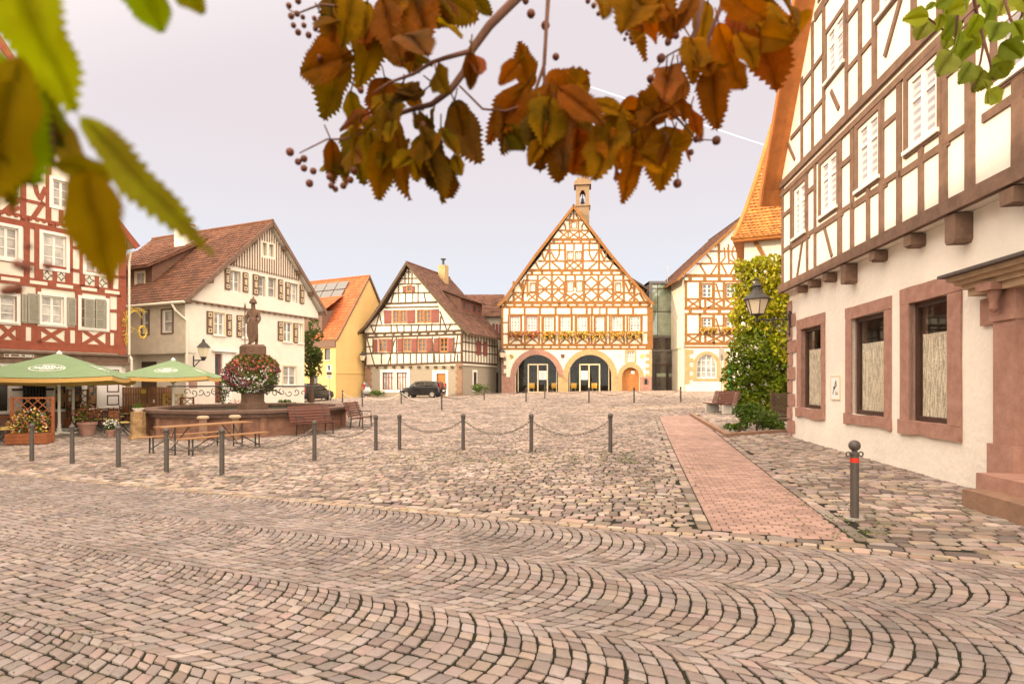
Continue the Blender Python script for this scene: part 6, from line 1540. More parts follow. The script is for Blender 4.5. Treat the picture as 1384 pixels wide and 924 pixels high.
# clay pots with flowers
def flower_pot(P, s, label, fl, tall=.5, m='stone_red'):
    e = empty('flower_pot', label, 'flower pot', P, 0, 'flower pots by the cafe')
    b = MB(); b.lathe([(.14 * s, 0), (.2 * s, .26 * s), (.22 * s, .27 * s), (.22 * s, .33 * s), (.18 * s, .33 * s)], (0, 0, 0), 14); b.build('pot', m, e)
    b = MB(); leaf_quads(b, (0, 0, .33 * s + tall * .45), 160, .28 * s, .28 * s, tall * .55, .09); b.build('foliage', 'leaf_bush', e, recalc=False)
    b = MB(); leaf_quads(b, (0, 0, .33 * s + tall * .5), 110, .32 * s, .32 * s, tall * .55, .075); b.build('blossoms', fl, e, recalc=False); return e
flower_pot(gp(118, 588), 1.5, 'large clay pot of orange red flowers at the front of the cafe', 'flower_red', .7)
flower_pot(gp(128, 566), 1.0, 'clay pot of yellow flowers between the cafe tables', 'flower_yellow')
flower_pot(gp(163, 558), 1.2, 'clay pot with a leafy yellow flowering plant near the white panelled door', 'flower_yellow', 1.0)
flower_pot(gp(196, 566), .9, 'small clay pot of yellow flowers in front of the plank fence', 'flower_yellow')
flower_pot(gp(150, 590), .8, 'small clay pot of white flowers in front of the cafe chairs', 'flower_white', .35)
# rough tree stump carrying a mug, two stone posts by the fountain
P = gp(187, 592); e = empty('stump', 'weathered pale stump standing between the cafe chairs and the fountain', 'stump', P, 0)
b = MB(); prof = []; n = 12
for i in range(7):
    z = .95 * i / 6
    for k in range(n): a = 2 * math.pi * k / n; r = (.27 - .05 * z + .03 * math.sin(3 * a + 2 * z) + .02 * math.sin(7 * a)) * (1.25 if i == 0 else 1); b.v.append((r * math.cos(a), r * math.sin(a), z))
b.f = [(i * n + k, i * n + (k + 1) % n, (i + 1) * n + (k + 1) % n, (i + 1) * n + k) for i in range(6) for k in range(n)] + [tuple(range(6 * n, 7 * n))]
b.build('trunk', 'stump_wood', e)
P2 = P + Vector((0, 0, .95)); e = empty('flower_bowl', 'small bowl of green plants on top of the stump', 'flower bowl', P2, 0); b = MB(); b.lathe([(.12, 0), (.2, .12), (.17, .12)], (0, 0, 0), 12); b.build('bowl', 'plaster_white', e); b = MB(); leaf_quads(b, (0, 0, .2), 70, .17, .17, .12, .08); b.build('foliage', 'leaf_bush', e, recalc=False)
for k, (px, lab) in enumerate(((267, 'left one of two pale stone posts behind the beer table'), (312, 'right one of two pale stone posts behind the beer table'))):
    P = gp(px, 597); P = FC + (P - FC).normalized() * 4.15; P.z = G(P.x, P.y); e = empty('stone_post', lab, 'post', P, .3 * k, 'stone posts beside the fountain')
    b = MB(); b.lathe([(.15, -.1), (.13, .74)], (0, 0, 0), 6); b.build('shaft', 'stone_brown', e); b = MB(); b.lathe([(.19, .74), (.19, .80), (.14, .83)], (0, 0, 0), 8); b.build('cap', 'stone_tan', e)
# beer table set
def plank_set(name, label, cat, A_, B_, w, z, m, group=None):
    P = (A_ + B_) / 2; d = (B_ - A_); L_ = d.length; rz = math.atan2(d.y, d.x); P.z = G(P.x, P.y); e = empty(name, label, cat, P, rz, group)
    b = MB(); k = 3 if w > .3 else 2
    for i in range(k): q0 = -w / 2 + w * i / k; b.add([(-L_ / 2, q0 + .004, z - .03), (L_ / 2, q0 + .004, z - .03), (L_ / 2, q0 + w / k - .004, z - .03), (-L_ / 2, q0 + w / k - .004, z - .03), (-L_ / 2, q0 + .004, z), (L_ / 2, q0 + .004, z), (L_ / 2, q0 + w / k - .004, z), (-L_ / 2, q0 + w / k - .004, z)], [(3, 2, 1, 0), (4, 5, 6, 7), (0, 1, 5, 4), (1, 2, 6, 5), (2, 3, 7, 6), (3, 0, 4, 7)])
    b.build('tabletop' if w > .3 else 'seat', m, e)
    for sx in (-1, 1):
        x = sx * (L_ / 2 - .32); b = MB()
        for sy in (-1, 1): b.tube([(x, sy * (w / 2 - .04), z - .03), (x, sy * (w / 2 - .03), -.03)], .022, 6)
        b.tube([(x, -w / 2 + .03, .12), (x, w / 2 - .03, .12)], .016, 6); b.tube([(x, 0, .12), (x - sx * .5, 0, z - .05)], .014, 6)
        if w > .3: b.tube([(x, -w / 2 + .05, z - .1), (x, 0, .4), (x, w / 2 - .05, z - .1)], .012, 6)
        b.build('leg', 'iron', e)
    return e
ta, tb_ = gp(214, 616), gp(330, 602); o_ = Vector((.15, -.62, 0)); 
nrm = (tb_ - ta).normalized(); nrm = Vector((-nrm.y, nrm.x, 0))
plank_set('beer_table', 'long narrow wooden folding table on the cobbles in front of the fountain', 'table', ta, ta + (tb_ - ta).normalized() * 2.6, .5, .76, 'wood_table')
plank_set('beer_bench', 'folding bench on the near side of the long beer table', 'bench', ta - nrm * .62 + Vector((.2, 0, 0)), ta - nrm * .62 + (tb_ - ta).normalized() * 2.6 + Vector((.2, 0, 0)), .25, .46, 'wood_table', 'beer benches')
plank_set('beer_bench', 'folding bench on the far side of the long beer table, towards the fountain', 'bench', ta + nrm * .62 - Vector((.2, 0, 0)), ta + nrm * .62 + (tb_ - ta).normalized() * 2.6 - Vector((.2, 0, 0)), .25, .46, 'wood_table', 'beer benches')
# slatted park benches
def park_bench(P, rz, L_, label, m='wood_slat', ends=None, group=None, slope=.25):
    e = empty('park_bench', label, 'bench', P, rz, group)
    def slat(b, x0, x1, c, s, t, a):     # slat: centre (y, z), width s, thickness t, tilt a
        ca, sa = math.cos(a), math.sin(a); q = [(c[0] + ca * u - sa * v, c[1] + sa * u + ca * v) for u, v in ((-s / 2, -t / 2), (s / 2, -t / 2), (s / 2, t / 2), (-s / 2, t / 2))]
        b.add([(x0, y, z) for y, z in q] + [(x1, y, z) for y, z in q], [(0, 1, 2, 3), (7, 6, 5, 4), (0, 4, 5, 1), (1, 5, 6, 2), (2, 6, 7, 3), (3, 7, 4, 0)])
    b = MB()
    for i in range(5): slat(b, -L_ / 2, L_ / 2, (-.26 + i * .105, .45 - i * .012), .085, .04, -.1)
    b.build('seat', m, e)
    b = MB()
    for i in range(6): slat(b, -L_ / 2, L_ / 2, (.24 + i * .035, .50 + i * .098), .08, .035, 1.25)
    b.build('backrest', m, e)
    for sx in (-1, 1):
        x = sx * (L_ / 2 - .25); b = MB()
        if ends: 
            b.M = lambda u, v, o: (x + o, u, v); b.prism([(-.34, 0), (.36, 0), (.48, .95), (.40, .98), (.22, .42), (-.34, .40)], -.05, .05)
        else:
            b.tube([(x, -.26, 0), (x, -.24, .42)], .025, 6); b.tube([(x, .26, 0), (x, .2, .42), (x, .44, 1.06)], .025, 6); b.tube([(x, -.28, .42), (x, .22, .40)], .025, 6); b.tube([(x, -.24, .42), (x, -.24, .64), (x, .3, .66)], .018, 6)
        b.build('leg' if not ends else 'end_panel', 'concrete' if ends else 'iron', e)
    return e
def face_out(P): return math.atan2(P.x - FC.x, -(P.y - FC.y))
P = gp(447, 589); P = FC + (P - FC).normalized() * 4.5; P.z = G(P.x, P.y); park_bench(P, face_out(P), 1.65, 'brown slatted bench with its back against the fountain basin, seen from the front', group='slatted benches round the fountain')
P = gp(478, 578); P = FC + (P - FC).normalized() * 4.55; P.z = G(P.x, P.y); park_bench(P, face_out(P), 1.5, 'brown slatted bench at the right end of the fountain, seen end on', group='slatted benches round the fountain')
P = gp(973, 558); e_ = park_bench(P, -1.25, 1.7, 'wooden bench with pale concrete ends beside the ivy', ends=True)
# plank fence behind the cafe
Yf = 26.6; A_ = at(165, 552, 26.2); B_ = at(233, 552, 27.6); d = (B_ - A_); rz = math.atan2(d.y, d.x); A_.z = G(A_.x, A_.y)
e = empty('plank_fence', 'reddish brown plank fence and gate between the two left houses', 'fence', A_, rz); L_ = d.length; zt = EYE - (523 - CY) / F * 26.8 - A_.z
for k, (a, c) in enumerate(((0, .48), (.50, 1.0))):
    b = MB(front); n_ = 10
    for i in range(n_): u0, u1 = L_ * (a + (c - a) * i / n_), L_ * (a + (c - a) * (i + 1) / n_); b.box(u0 + .006, u1 - .006, .05, zt + random.uniform(-.01, .01), 0, .03)
    pn = b.build('board_panel', 'wood_fence', e)
    b = MB(front)
    for v in (zt * .25, zt * .8): b.box(L_ * a, L_ * c, v, v + .06, .03, .045)
    b.build('rail', 'wood_fence', pn)
b = MB(front); b.box(L_ * .36, L_ * .46, zt - .32, zt - .1, .031, .045); b.build('warning_sign', 'gold', e)
b = MB(front); b.box(L_ * .6, L_ * .63, zt - .75, zt - .6, .031, .05); b.build('latch', 'paper', e)

# ---------------------------------------------------------------- BOLLARDS AND CHAINS
def bollard(label):
    e = empty('bollard', label, 'bollard', (0, 0, 0), 0, 'iron bollards round the square')
    b = MB(); b.lathe([(.056, -.05), (.050, .02), (.046, .82), (.064, .825), (.064, .85), (.04, .86)], (0, 0, 0), 14); b.build('post', 'bollard_iron', e, smooth=False)
    b = MB(); b.ball((0, 0, .905), .066, 14, 8); b.build('knob', 'bollard_iron', e, smooth=True)
    return e
BL = [(43, 623, 'bollard in front of the big lattice planter'), (97.5, 627, 'bollard in front of the big parasol foot'), (160, 631, 'bollard in front of the stump, left of the beer table'), (225, 638, 'bollard at the left end of the beer table'), (300, 641, 'nearest bollard of the fountain row, right of the beer table'),
      (425, 622, 'bollard in front of the slatted bench at the fountain'), (508, 608, 'bollard left of the pair to the right of the fountain'), (540, 607, 'bollard right of the pair to the right of the fountain'), (626, 608, 'bollard in the middle row, second chain span from its left'), (718, 610, 'bollard in the middle row, in line with the right town hall arch'), (825, 611, 'bollard at the right end of the middle chain row, left of the brick path')]
proto = bollard(BL[0][2]); BP = {}
for i, (px, py, lab) in enumerate(BL):
    o = proto if i == 0 else copy_tree(proto); P = gp(px, py); o.location = P; o['label'] = lab; o.rotation_euler.z = i * .7; BP[px] = P
FB = [(415.5, 544, 15.3, 'far bollard beside the dark parked car'), (434.7, 545.5, 15, 'far bollard left of the road sign'), (439.5, 546, 15, 'far bollard touching the left side of the road sign pole'), (463, 546, 17, 'far bollard between the road sign and the yellow house'), (489.7, 550, 19.7, 'far bollard in front of the pale car, sunlit'),
      (542.4, 549.3, 18.5, 'far bollard at the nose of the black car'), (597, 549.8, 22.8, 'far bollard at the tail of the black car'), (654.4, 545, 17, 'far bollard in front of the evergreen shrub'), (711, 546.5, 19, 'far bollard in front of the left town hall arch'), (736.4, 543, 17.5, 'far bollard left of the pier between the town hall arches'), (796, 545.5, 20.5, 'far bollard in front of the right town hall arch'), (857, 545, 21, 'far bollard in front of the little arched door'), (920, 543.5, 21, 'far bollard in front of the glass building doors')]
for px, py, h_, lab in FB:
    Y = min(F * .97 / h_, 52); x = (px - CX) / F * Y; o = copy_tree(proto); o.location = (x, Y, G(x, Y)); o['label'] = lab; BP[px] = Vector(o.location)
def chain(a, c, sag, label, m='chain_iron', pitch=.075):
    a = a + Vector((0, 0, .80)); c = c + Vector((0, 0, .80)); L_ = (c - a).length; n = int(L_ / pitch * 1.05); b = MB()
    pt = lambda t: a.lerp(c, t) - Vector((0, 0, sag * 4 * t * (1 - t)))
    for i in range(n):
        p, q = pt(i / n), pt((i + 1) / n); t = (q - p).normalized(); up = Vector((0, 0, 1)); s = t.cross(up).normalized(); s2 = s.cross(t)
        w = s if i % 2 else s2; mid = (p + q) / 2; ln = (q - p).length * .68
        ring_ = [mid + t * ln * math.cos(k * math.pi / 4) + w * .022 * math.sin(k * math.pi / 4) for k in range(9)]
        b.tube([tuple(v) for v in ring_], .0085, 4, cap=False)
    o = b.build('chain', m, None, recalc=False); tag(o, label, 'chain', 'chains slung between the bollards'); return o
for a, c, s, lab in ((225, 300, .28, 'chain sagging in front of the beer table'), (300, 425, .36, 'chain sagging from the fountain row bollards towards the slatted bench'), (425, 508, .34, 'chain right of the slatted bench, reaching to the bollard pair'), (540, 626, .32, 'leftmost full chain of the middle row'), (626, 718, .36, 'middle chain of the middle row'), (718, 825, .38, 'rightmost chain of the middle row, by the brick path')): chain(BP[a], BP[c], s, lab)
for a, c, s, m, lab in ((463, 489.7, .3, 'chain_white', 'pale chain in front of the yellow house'), (489.7, 542.4, .42, 'chain_white', 'pale chain in front of the white framed double window'), (542.4, 597, .42, 'chain_white', 'pale chain in front of the black car'), (597, 654.4, .4, 'chain_iron', 'dark chain from the black car to the shrub'), (654.4, 711, .4, 'chain_iron', 'dark chain in front of the rear house'), (736.4, 796, .3, 'chain_iron', 'dark chain in front of the pier between the arches'), (796, 857, .3, 'chain_iron', 'dark chain in front of the right town hall arch'), (857, 920, .4, 'chain_iron', 'dark chain in front of the little door and glass building')): chain(BP[a], BP[c], s, lab, m, .12)
# foreground bollard with eyelets and red band
P = gp(1155, 701); e = empty('ringed_bollard', 'nearest bollard with two eyelets and a red band, on the pavement at right', 'bollard', P, .1)
b = MB(); b.lathe([(.048, 0), (.047, .79), (.055, .795), (.055, .815), (.03, .835), (.03, .85)], (0, 0, 0), 20); b.build('post', 'bollard_iron', e, smooth=False)
b = MB(); b.ball((0, 0, .905), .068, 20, 12); b.tube([(-.03, -.052, .93), (.0, -.07, .915), (.03, -.052, .93)], .008, 6); b.build('knob', 'bollard_iron', e, smooth=True)
for sx in (-1, 1): b = MB(); b.tube([(sx * .085 + .028 * math.cos(k * math.pi / 6), 0, .80 + .028 * math.sin(k * math.pi / 6)) for k in range(13)], .008, 6, cap=False); b.build('eyelet', 'bollard_iron', e, smooth=True)
b = MB(); b.lathe([(.0495, .70), (.0495, .755)], (0, 0, 0), 20); b.build('band', 'red_band', e)
b = MB(); b.lathe([(.115, -.01), (.115, .012), (.06, .02)], (0, 0, 0), 16); b.build('base_plate', 'steel', e)

# ---------------------------------------------------------------- CARS
def car(P, rz, m, label, L_=4.0, wd=1.7, hatch=True, grp=None):
    e = empty('parked_car', label, 'car', P, rz)
    # side profile of the lower body and of the glass house (x forward)
    low = [(-L_ / 2, .42), (-L_ / 2 + .02, .85), (-L_ / 2 + .10, .98), (L_ * .18, .96), (L_ * .34, .90), (L_ / 2 - .12, .74), (L_ / 2, .55), (L_ / 2 - .03, .28), (L_ * .40, .20), (-L_ * .42, .20), (-L_ / 2 + .05, .28)]
    def shell(prof, ws, name, m_, parent):
        b = MB(); n = len(prof); cols = [(-1, .86), (-.94, .98), (.0, 1.0), (.94, .98), (1, .86)]
        cz = sum(z for _, z in prof) / n; cx = sum(x for x, _ in prof) / n
        for s, k in cols: b.v += [(cx + (x - cx) * k, s * ws(z), cz + (z - cz) * (k if k < .9 else 1)) for x, z in prof]
        nc = len(cols)
        b.f = [(c * n + i, c * n + (i + 1) % n, (c + 1) * n + (i + 1) % n, (c + 1) * n + i) for c in range(nc - 1) for i in range(n)] + [tuple(range(n)), tuple(range((nc - 1) * n, nc * n))]
        o = b.build(name, m_, parent, smooth=True)
        bv = o.modifiers.new('bevel', 'BEVEL'); bv.width = .03; bv.segments = 2; bv.limit_method = 'ANGLE'; return o
    body = shell(low, lambda z: wd / 2 * (1 - .06 * max(0, z - .6)), 'body', m, e)
    cab = [(-L_ / 2 + .12, .95), (-L_ / 2 + .30, 1.36), (-L_ / 2 + .55, 1.46), (-.1, 1.49), (.35, 1.42), (L_ * .27, .94)]
    shell(cab, lambda z: wd / 2 * (.97 - .25 * (z - .95)), 'cabin', m, e)
    for sy in (-1, 1):
        b = MB(); yy = lambda z: sy * (wd / 2 * (.97 - .25 * (z - .95)) + .006)
        for q in ([(-L_ / 2 + .42, 1.0), (-L_ / 2 + .52, 1.36), (-.52, 1.40), (-.52, 1.0)], [(-.44, 1.0), (-.44, 1.40), (.22, 1.38), (.42, 1.22), (.42, 1.0)], [(.5, 1.0), (.5, 1.17), (.82, .99)]):
            b.add([(x, yy(z), z) for x, z in q], [tuple(range(len(q)))])
        b.build('side_window', 'pane_dark', e)
    b = MB(); 
    for (x0, z0), (x1, z1), w0, w1 in (((L_ * .27 + .0, .98), (.38, 1.42), .66, .58), ((-L_ / 2 + .13, 1.0), (-L_ / 2 + .29, 1.36), .66, .56)):
        dx = .02 if x0 > 0 else -.02; b.add([(x0 + dx, -w0, z0), (x0 + dx, w0, z0), (x1 + dx, w1, z1 + .01), (x1 + dx, -w1, z1 + .01)], [(0, 1, 2, 3)])
    b.build('windscreen', 'pane_dark', e)
    for sx in (-.31, .31):
        for sy in (-1, 1):
            w = empty('wheel', '', '', (sx * L_, sy * (wd / 2 - .08), .30)); del w['label'], w['category']; w.parent = e
            b = MB(lambda u, v, o: (u, o, v)); n = 20
            def disc(r0, r1, o0, o1): 
                V = [(r * math.cos(2 * math.pi * k / n), r * math.sin(2 * math.pi * k / n), o) for r, o in ((r0, o0), (r1, o0), (r1, o1), (r0, o1)) for k in range(n)]
                b.add(V, [(i * n + k, i * n + (k + 1) % n, ((i + 1) % 4) * n + (k + 1) % n, ((i + 1) % 4) * n + k) for i in range(4) for k in range(n)])
            disc(.19, .31, -.1, .1); b.build('tyre', 'tyre', w)
            b = MB(lambda u, v, o: (u, o, v)); disc(.15, .19, -.09, .09); q = .075 * sy
            for k in range(5): a = k * 2 * math.pi / 5; b.beam((0, 0), (.17 * math.cos(a), .17 * math.sin(a)), .07, min(q, q + .02 * sy), max(q, q + .02 * sy), False)
            b.build('rim', 'steel', w)
    for sy in (-1, 1):
        b = MB(); y0 = sy * (wd / 2 - .12); b.add([(-L_ / 2 + .03 + .1 * k * 0 - .02, y0 - .09, .72 + .55 * k) for k in (0, 1)] + [(-L_ / 2 + .14 * k - .01, y0 + .1, .72 + .55 * k) for k in (1, 0)], [(0, 1, 2, 3)])
        b.build('tail_light', 'tail_red', e)
        b = MB(); b.ball((L_ / 2 - .16, sy * (wd / 2 - .24), .68), .12, 10, 6, (1, 1.2, .8)); b.build('headlight', 'steel', e)
        b = MB(); b.ball((.62, sy * (wd / 2 + .05), 1.0), .09, 8, 5, (.7, 1, .8)); b.build('mirror', m, e)
    b = MB(); b.add([(-L_ / 2 - .012, -.26, .55), (-L_ / 2 - .012, .26, .55), (-L_ / 2 - .012, .26, .67), (-L_ / 2 - .012, -.26, .67)], [(0, 1, 2, 3)]); b.build('number_plate', 'paper', e)
    return e
Yc = 50.5; x = (571.5 - CX) / F * Yc; car(Vector((x, Yc, G(x, Yc))), math.pi - .25, 'car_black', 'small black hatchback parked in front of the house with red shutters', 3.95, 1.68)
Yc = 47; x = (421 - CX) / F * Yc; car(Vector((x, Yc, G(x, Yc))), 1.35, 'car_black', 'dark car parked tail on between the white clad house and the yellow house', 4.4, 1.75)
Yc = 57.5; x = (497 - CX) / F * Yc; car(Vector((x, Yc, G(x, Yc))), 2.0, 'car_silver', 'pale car mostly hidden behind the corner of the red shuttered house', 3.9, 1.65)
# ---------------------------------------------------------------- HOUSE OUTSIDE THE FRAME (its shade lies over the square)
H = House('corner_block', 'tall plain gabled house standing left of the viewer whose shade covers the square', 'house', 692, 1, (0, 1)); H.root.location = (-15, -16, 0)
b = MB(raw); zb = -1.0; L_, D_, ze_, zr_ = 30.5, 11.0, 10.5, 17.4
b.add([(0, 0, zb), (L_, 0, zb), (L_, D_, zb), (0, D_, zb), (0, 0, ze_), (L_, 0, ze_), (L_, D_, ze_), (0, D_, ze_), (0, D_ / 2, zr_), (L_, D_ / 2, zr_)], [(0, 1, 5, 4), (1, 2, 6, 9, 5), (2, 3, 7, 6), (3, 0, 4, 8, 7), (4, 5, 6, 7)]); H.part(b, 'wall', 'plaster_cream')
b = MB(); b.add([(-.4, -.5, ze_ - .6), (L_ + .4, -.5, ze_ - .6), (L_ + .4, D_ / 2, zr_ + .2), (-.4, D_ / 2, zr_ + .2), (-.4, D_ + .5, ze_ - .6), (L_ + .4, D_ + .5, ze_ - .6)], [(0, 1, 2, 3), (3, 2, 5, 4)]); H.part(b, 'roof', 'tile_red')
for k in range(9):
    for v in (1.2, 4.4, 7.4): b = MB(front); b.ring(2 + k * 3, v, 3.2 + k * 3, v + 1.7, .1, 0, .05); w_ = H.part(b, 'window', 'white_paint'); b = MB(front); b.box(2.1 + k * 3, 3.1 + k * 3, v + .1, v + 1.6, 0, .02); b.build('pane', 'pane_dark', w_)

# ---------------------------------------------------------------- WALL LANTERNS, SIGNS
def wall_lantern(P, rz, s, label, out=.6):
    e = empty('wall_lantern', label, 'lantern', P, rz)
    b = MB(); b.tube([(0, 0, -.45 * s), (0, 0, .1 * s)], .03 * s, 6); b.tube([(0, 0, -.1 * s), (0, -out, -.1 * s)], .025 * s, 6); b.tube([(0, 0, -.4 * s), (0, -out * .6, -.12 * s)], .02 * s, 6); b.lathe([(.05 * s, -.12 * s), (.14 * s, .04 * s)], (0, -out, 0), 6); b.build('bracket', 'iron', e)
    b = MB(); b.lathe([(.14 * s, .04 * s), (.25 * s, .42 * s)], (0, -out, 0), 6); b.build('glass', 'lamp_glass', e)
    b = MB(); b.lathe([(.29 * s, .42 * s), (.18 * s, .55 * s), (.08 * s, .64 * s), (.03 * s, .78 * s)], (0, -out, 0), 6); b.build('roof', 'iron', e); return e
use(crop(160, 280, 3.3)) if 0 else None
H = H2; H.conv = crop(270, 290, 3.696); u, v = H.uv(-20, 690); 
H.conv = crop(160, 280, 3.3); u, v = H.uv(335, 672); wall_lantern(H.O + H.d * u + Vector((0, 0, v)), math.atan2(H.d.y, H.d.x), 1.25, 'black lantern on a bracket above the small parasol on the white clad house', .75)
H = H3; H.conv = crop(480, 345, 4.62); u, v = H.uv(66, 660); wall_lantern(H.O + H.d * u + Vector((0, 0, v)), math.atan2(H.d.y, H.d.x), 1.3, 'lantern at the left corner of the house with red shutters', .5)
H = TH; H.conv = crop(670, 380, 5.774); u, v = H.uv(56, 600); wall_lantern(H.O + H.d * u + Vector((0, 0, v)), math.atan2(H.d.y, H.d.x), 1.3, 'lantern at the left corner of the town hall', .5)
def road_sign(P, h, plates, label):
    e = empty('road_sign', label, 'sign', P, .1)
    b = MB(); b.tube([(0, 0, -.1), (0, 0, h)], .035, 8); b.build('pole', 'steel', e)
    for z0, z1, w, m, mark in plates:
        b = MB(front); b.box(-w / 2, w / 2, z0, z1, .036, .05); p = b.build('plate', m, e)
        if mark:
            b = MB(front); k = z1 - z0
            if mark == 'one': b.box(-.07, .07, z0 + k * .2, z1 - k * .1, .0505, .055); b.box(-.16, -.07, z1 - k * .28, z1 - k * .14, .0505, .054)
            if mark == 'text': [b.box(-w * .38, w * .38, z0 + k * t, z0 + k * (t + .12), .0505, .054) for t in (.15, .42, .68)]
            b.build('marking', 'ink', p)
    return e
Y = 47; x = (445 - CX) / F * Y; P = Vector((x, Y, G(x, Y))); s = Y / F
zz = lambda y: EYE - (y - CY) / F * Y - P.z
road_sign(P, zz(492), ((zz(502), zz(493), .42, 'paper', 'one'), (zz(506.5), zz(502.5), .42, 'bollard_iron', None), (zz(511), zz(507), .42, 'paper', 'text')), 'slim road sign with white and dark plates on a pole beside the yellow house')
Y = 34; x = (975 - CX) / F * Y; P = Vector((x, Y, G(x, Y)))
zz = lambda y: EYE - (y - CY) / F * Y - P.z
road_sign(P, zz(469), ((zz(487), zz(470), .36, 'sign_grey', None), (zz(487), zz(479), .12, 'steel', None)), 'grey backed road sign on a tall pole between the arched window and the ivy')

# ---------------------------------------------------------------- PLANTS
def crown_clumps(b, cs, n, s):
    for c, r in cs:
        for _ in range(int(n * r[0] * r[1] * r[2])):
            d = Vector((random.gauss(0, 1), random.gauss(0, 1), random.gauss(0, 1))).normalized(); k = random.uniform(.45, 1.0) ** .5
            leaf1(b, Vector((c[0] + d.x * r[0] * k, c[1] + d.y * r[1] * k, c[2] + d.z * r[2] * k)), s * random.uniform(.6, 1.3))
Y = 42; x = (420.5 - CX) / F * Y; P = Vector((x, Y, G(x, Y)))
e = empty('tree', 'green tree in the gap between the white clad house and the yellow house', 'tree', P, 0)
b = MB(); b.tube([(0, 0, -.2), (.05, 0, 1.6), (-.1, .1, 3.2), (0, 0, 4.6)], [.2, .15, .11, .05], 8)
for a in range(6): b.tube([(0, 0, 2.0 + a * .35), (.9 * math.cos(a * 2.1), .9 * math.sin(a * 2.1), 2.9 + a * .4)], [.07, .03], 6)
b.build('trunk', 'bark', e)
b = MB(); crown_clumps(b, [((random.uniform(-.5, .5), random.uniform(-.8, .8), random.uniform(2.4, 6.0)), (random.uniform(.35, .6), .6, random.uniform(.4, .7))) for _ in range(16)], 900, .20); b.build('crown', 'leaf_tree', e, recalc=False)
def bush(px, py, Y, w, h, label, m='leaf_bush', name='shrub', cat='shrub', fl=None, s=.12, n=900, group=None):
    x = (px - CX) / F * Y; P = Vector((x, Y, G(x, Y))); e = empty(name, label, cat, P, 0, group)
    b = MB()
    for k in range(5): b.tube([(0, 0, -.05), (random.uniform(-.3, .3) * w, random.uniform(-.3, .3) * w, h * .7)], [.02, .008], 5)
    b.build('stems', 'bark', e)
    b = MB(); crown_clumps(b, [((random.uniform(-.28, .28) * w, random.uniform(-.25, .25) * w, h * random.uniform(.35, .72)), (w * random.uniform(.18, .3), w * .24, h * random.uniform(.2, .32))) for _ in range(9)], n / max(.02, (w * .24) ** 2 * h * .26) / 9, s); b.build('foliage', m, e, recalc=False)
    if fl: b = MB(); leaf_quads(b, (0, -.05 * w, h * .62), fl[1], w * .5, w * .45, h * .45, s * .7); b.build('blossoms', fl[0], e, recalc=False)
    return e
bush(652, 533, 51, 1.9, 1.15, 'dark evergreen shrub at the corner of the house with red shutters')
bush(510, 537, 54, 1.6, .7, 'low clipped shrub below the white framed double window', n=600)
bush(388, 545, 28.5, 1.2, 1.0, 'green shrub by the wall at the right end of the white clad house', 'leaf_tree')
bush(300, 550, 28, .9, 2.3, 'tall thin shrub by the door of the white clad house', 'leaf_tree', s=.09, n=500)
bush(320, 550, 28, .9, 1.0, 'reddish flowering shrub left of the fountain column', fl=('flower_red', 200), n=400)
bush(270, 552, 27.5, .9, .9, 'small green shrub behind the left rim of the fountain', n=400)
# ivy over the white house
A_ = at(1004, 552, 26.6); A_.z = G(A_.x, A_.y); d4 = H4.d
e = empty('ivy', 'thick yellow green ivy covering the wall of the hipped house down to the ground', 'climbing plant', A_, math.atan2(d4.y, d4.x))
b = MB()
for k in range(9): b.tube([(.2 + k * .28, .2, -.1), (.3 + k * .26 + random.uniform(-.3, .3), .25, 2.5), (.3 + k * .27 + random.uniform(-.5, .5), .25, 6)], [.06, .04, .02], 6)
b.build('stems', 'bark', e)
b = MB(); cl = []
prof = [(0, -.5, 2.5), (1.2, -.62, 2.5), (2.4, -.5, 2.6), (3.6, -.15, 2.6), (4.6, -.25, 2.6), (6.0, -.15, 2.6), (7.0, -.1, 2.5), (7.75, .5, 2.2)]
for z in np.arange(.15, 7.0, .34):
    xl = np.interp(z, [p[0] for p in prof], [p[1] for p in prof]); xr = np.interp(z, [p[0] for p in prof], [p[2] for p in prof])
    for x in np.arange(xl, xr + .25, .36):
        edge = min(1, (x - xl) / .9); th = .35 + .5 * edge + .25 * math.sin(x * 3.1 + z * 1.7)
        cl.append(((x + random.uniform(-.15, .15), -.35 * th + random.uniform(-.15, .15), z + random.uniform(-.15, .15)), (random.uniform(.25, .42), .3 + .25 * th, random.uniform(.22, .38))))
hi_c = [q for q in cl if q[0][2] > 2.9 + .5 * math.sin(q[0][0] * 2.3) - .7 * q[0][0] + .9]; lo_c = [q for q in cl if q not in hi_c]  # leaf colour split along the light: sunny upper right, shaded lower left
crown_clumps(b, hi_c, 2300, .18); o = b.build('foliage', 'leaf_ivy', e, recalc=False); o['label'] = 'yellow green upper leaves, coloured as sunlit'
b = MB(); crown_clumps(b, lo_c, 2300, .17); o = b.build('foliage', 'leaf_ivy_shaded', e, recalc=False); o['label'] = 'darker green lower leaves, coloured as shaded'
# planted bed in front of the ivy
for i, (px, py, w, h, lab) in enumerate(((1022, 585, 1.3, 1.0, 'round green shrub in the middle of the kerbed bed'), (996, 586, .8, .35, 'low spreading plant at the left of the kerbed bed'), (1050, 585, .9, .4, 'low leafy plant at the right of the kerbed bed by the quoins'), (1008, 580, .7, .45, 'small plant with reddish flowers left of the round shrub in the bed'), (1037, 578, .9, .6, 'leafy plant behind the round shrub in the bed'))):
    P = gp(px, py); bush(px, py, P.y + .3, w, h, lab, 'leaf_bush', 'bed_plant', 'plant', ('flower_red', 14) if i == 3 else None, .11, 1300, 'plants in the kerbed bed')
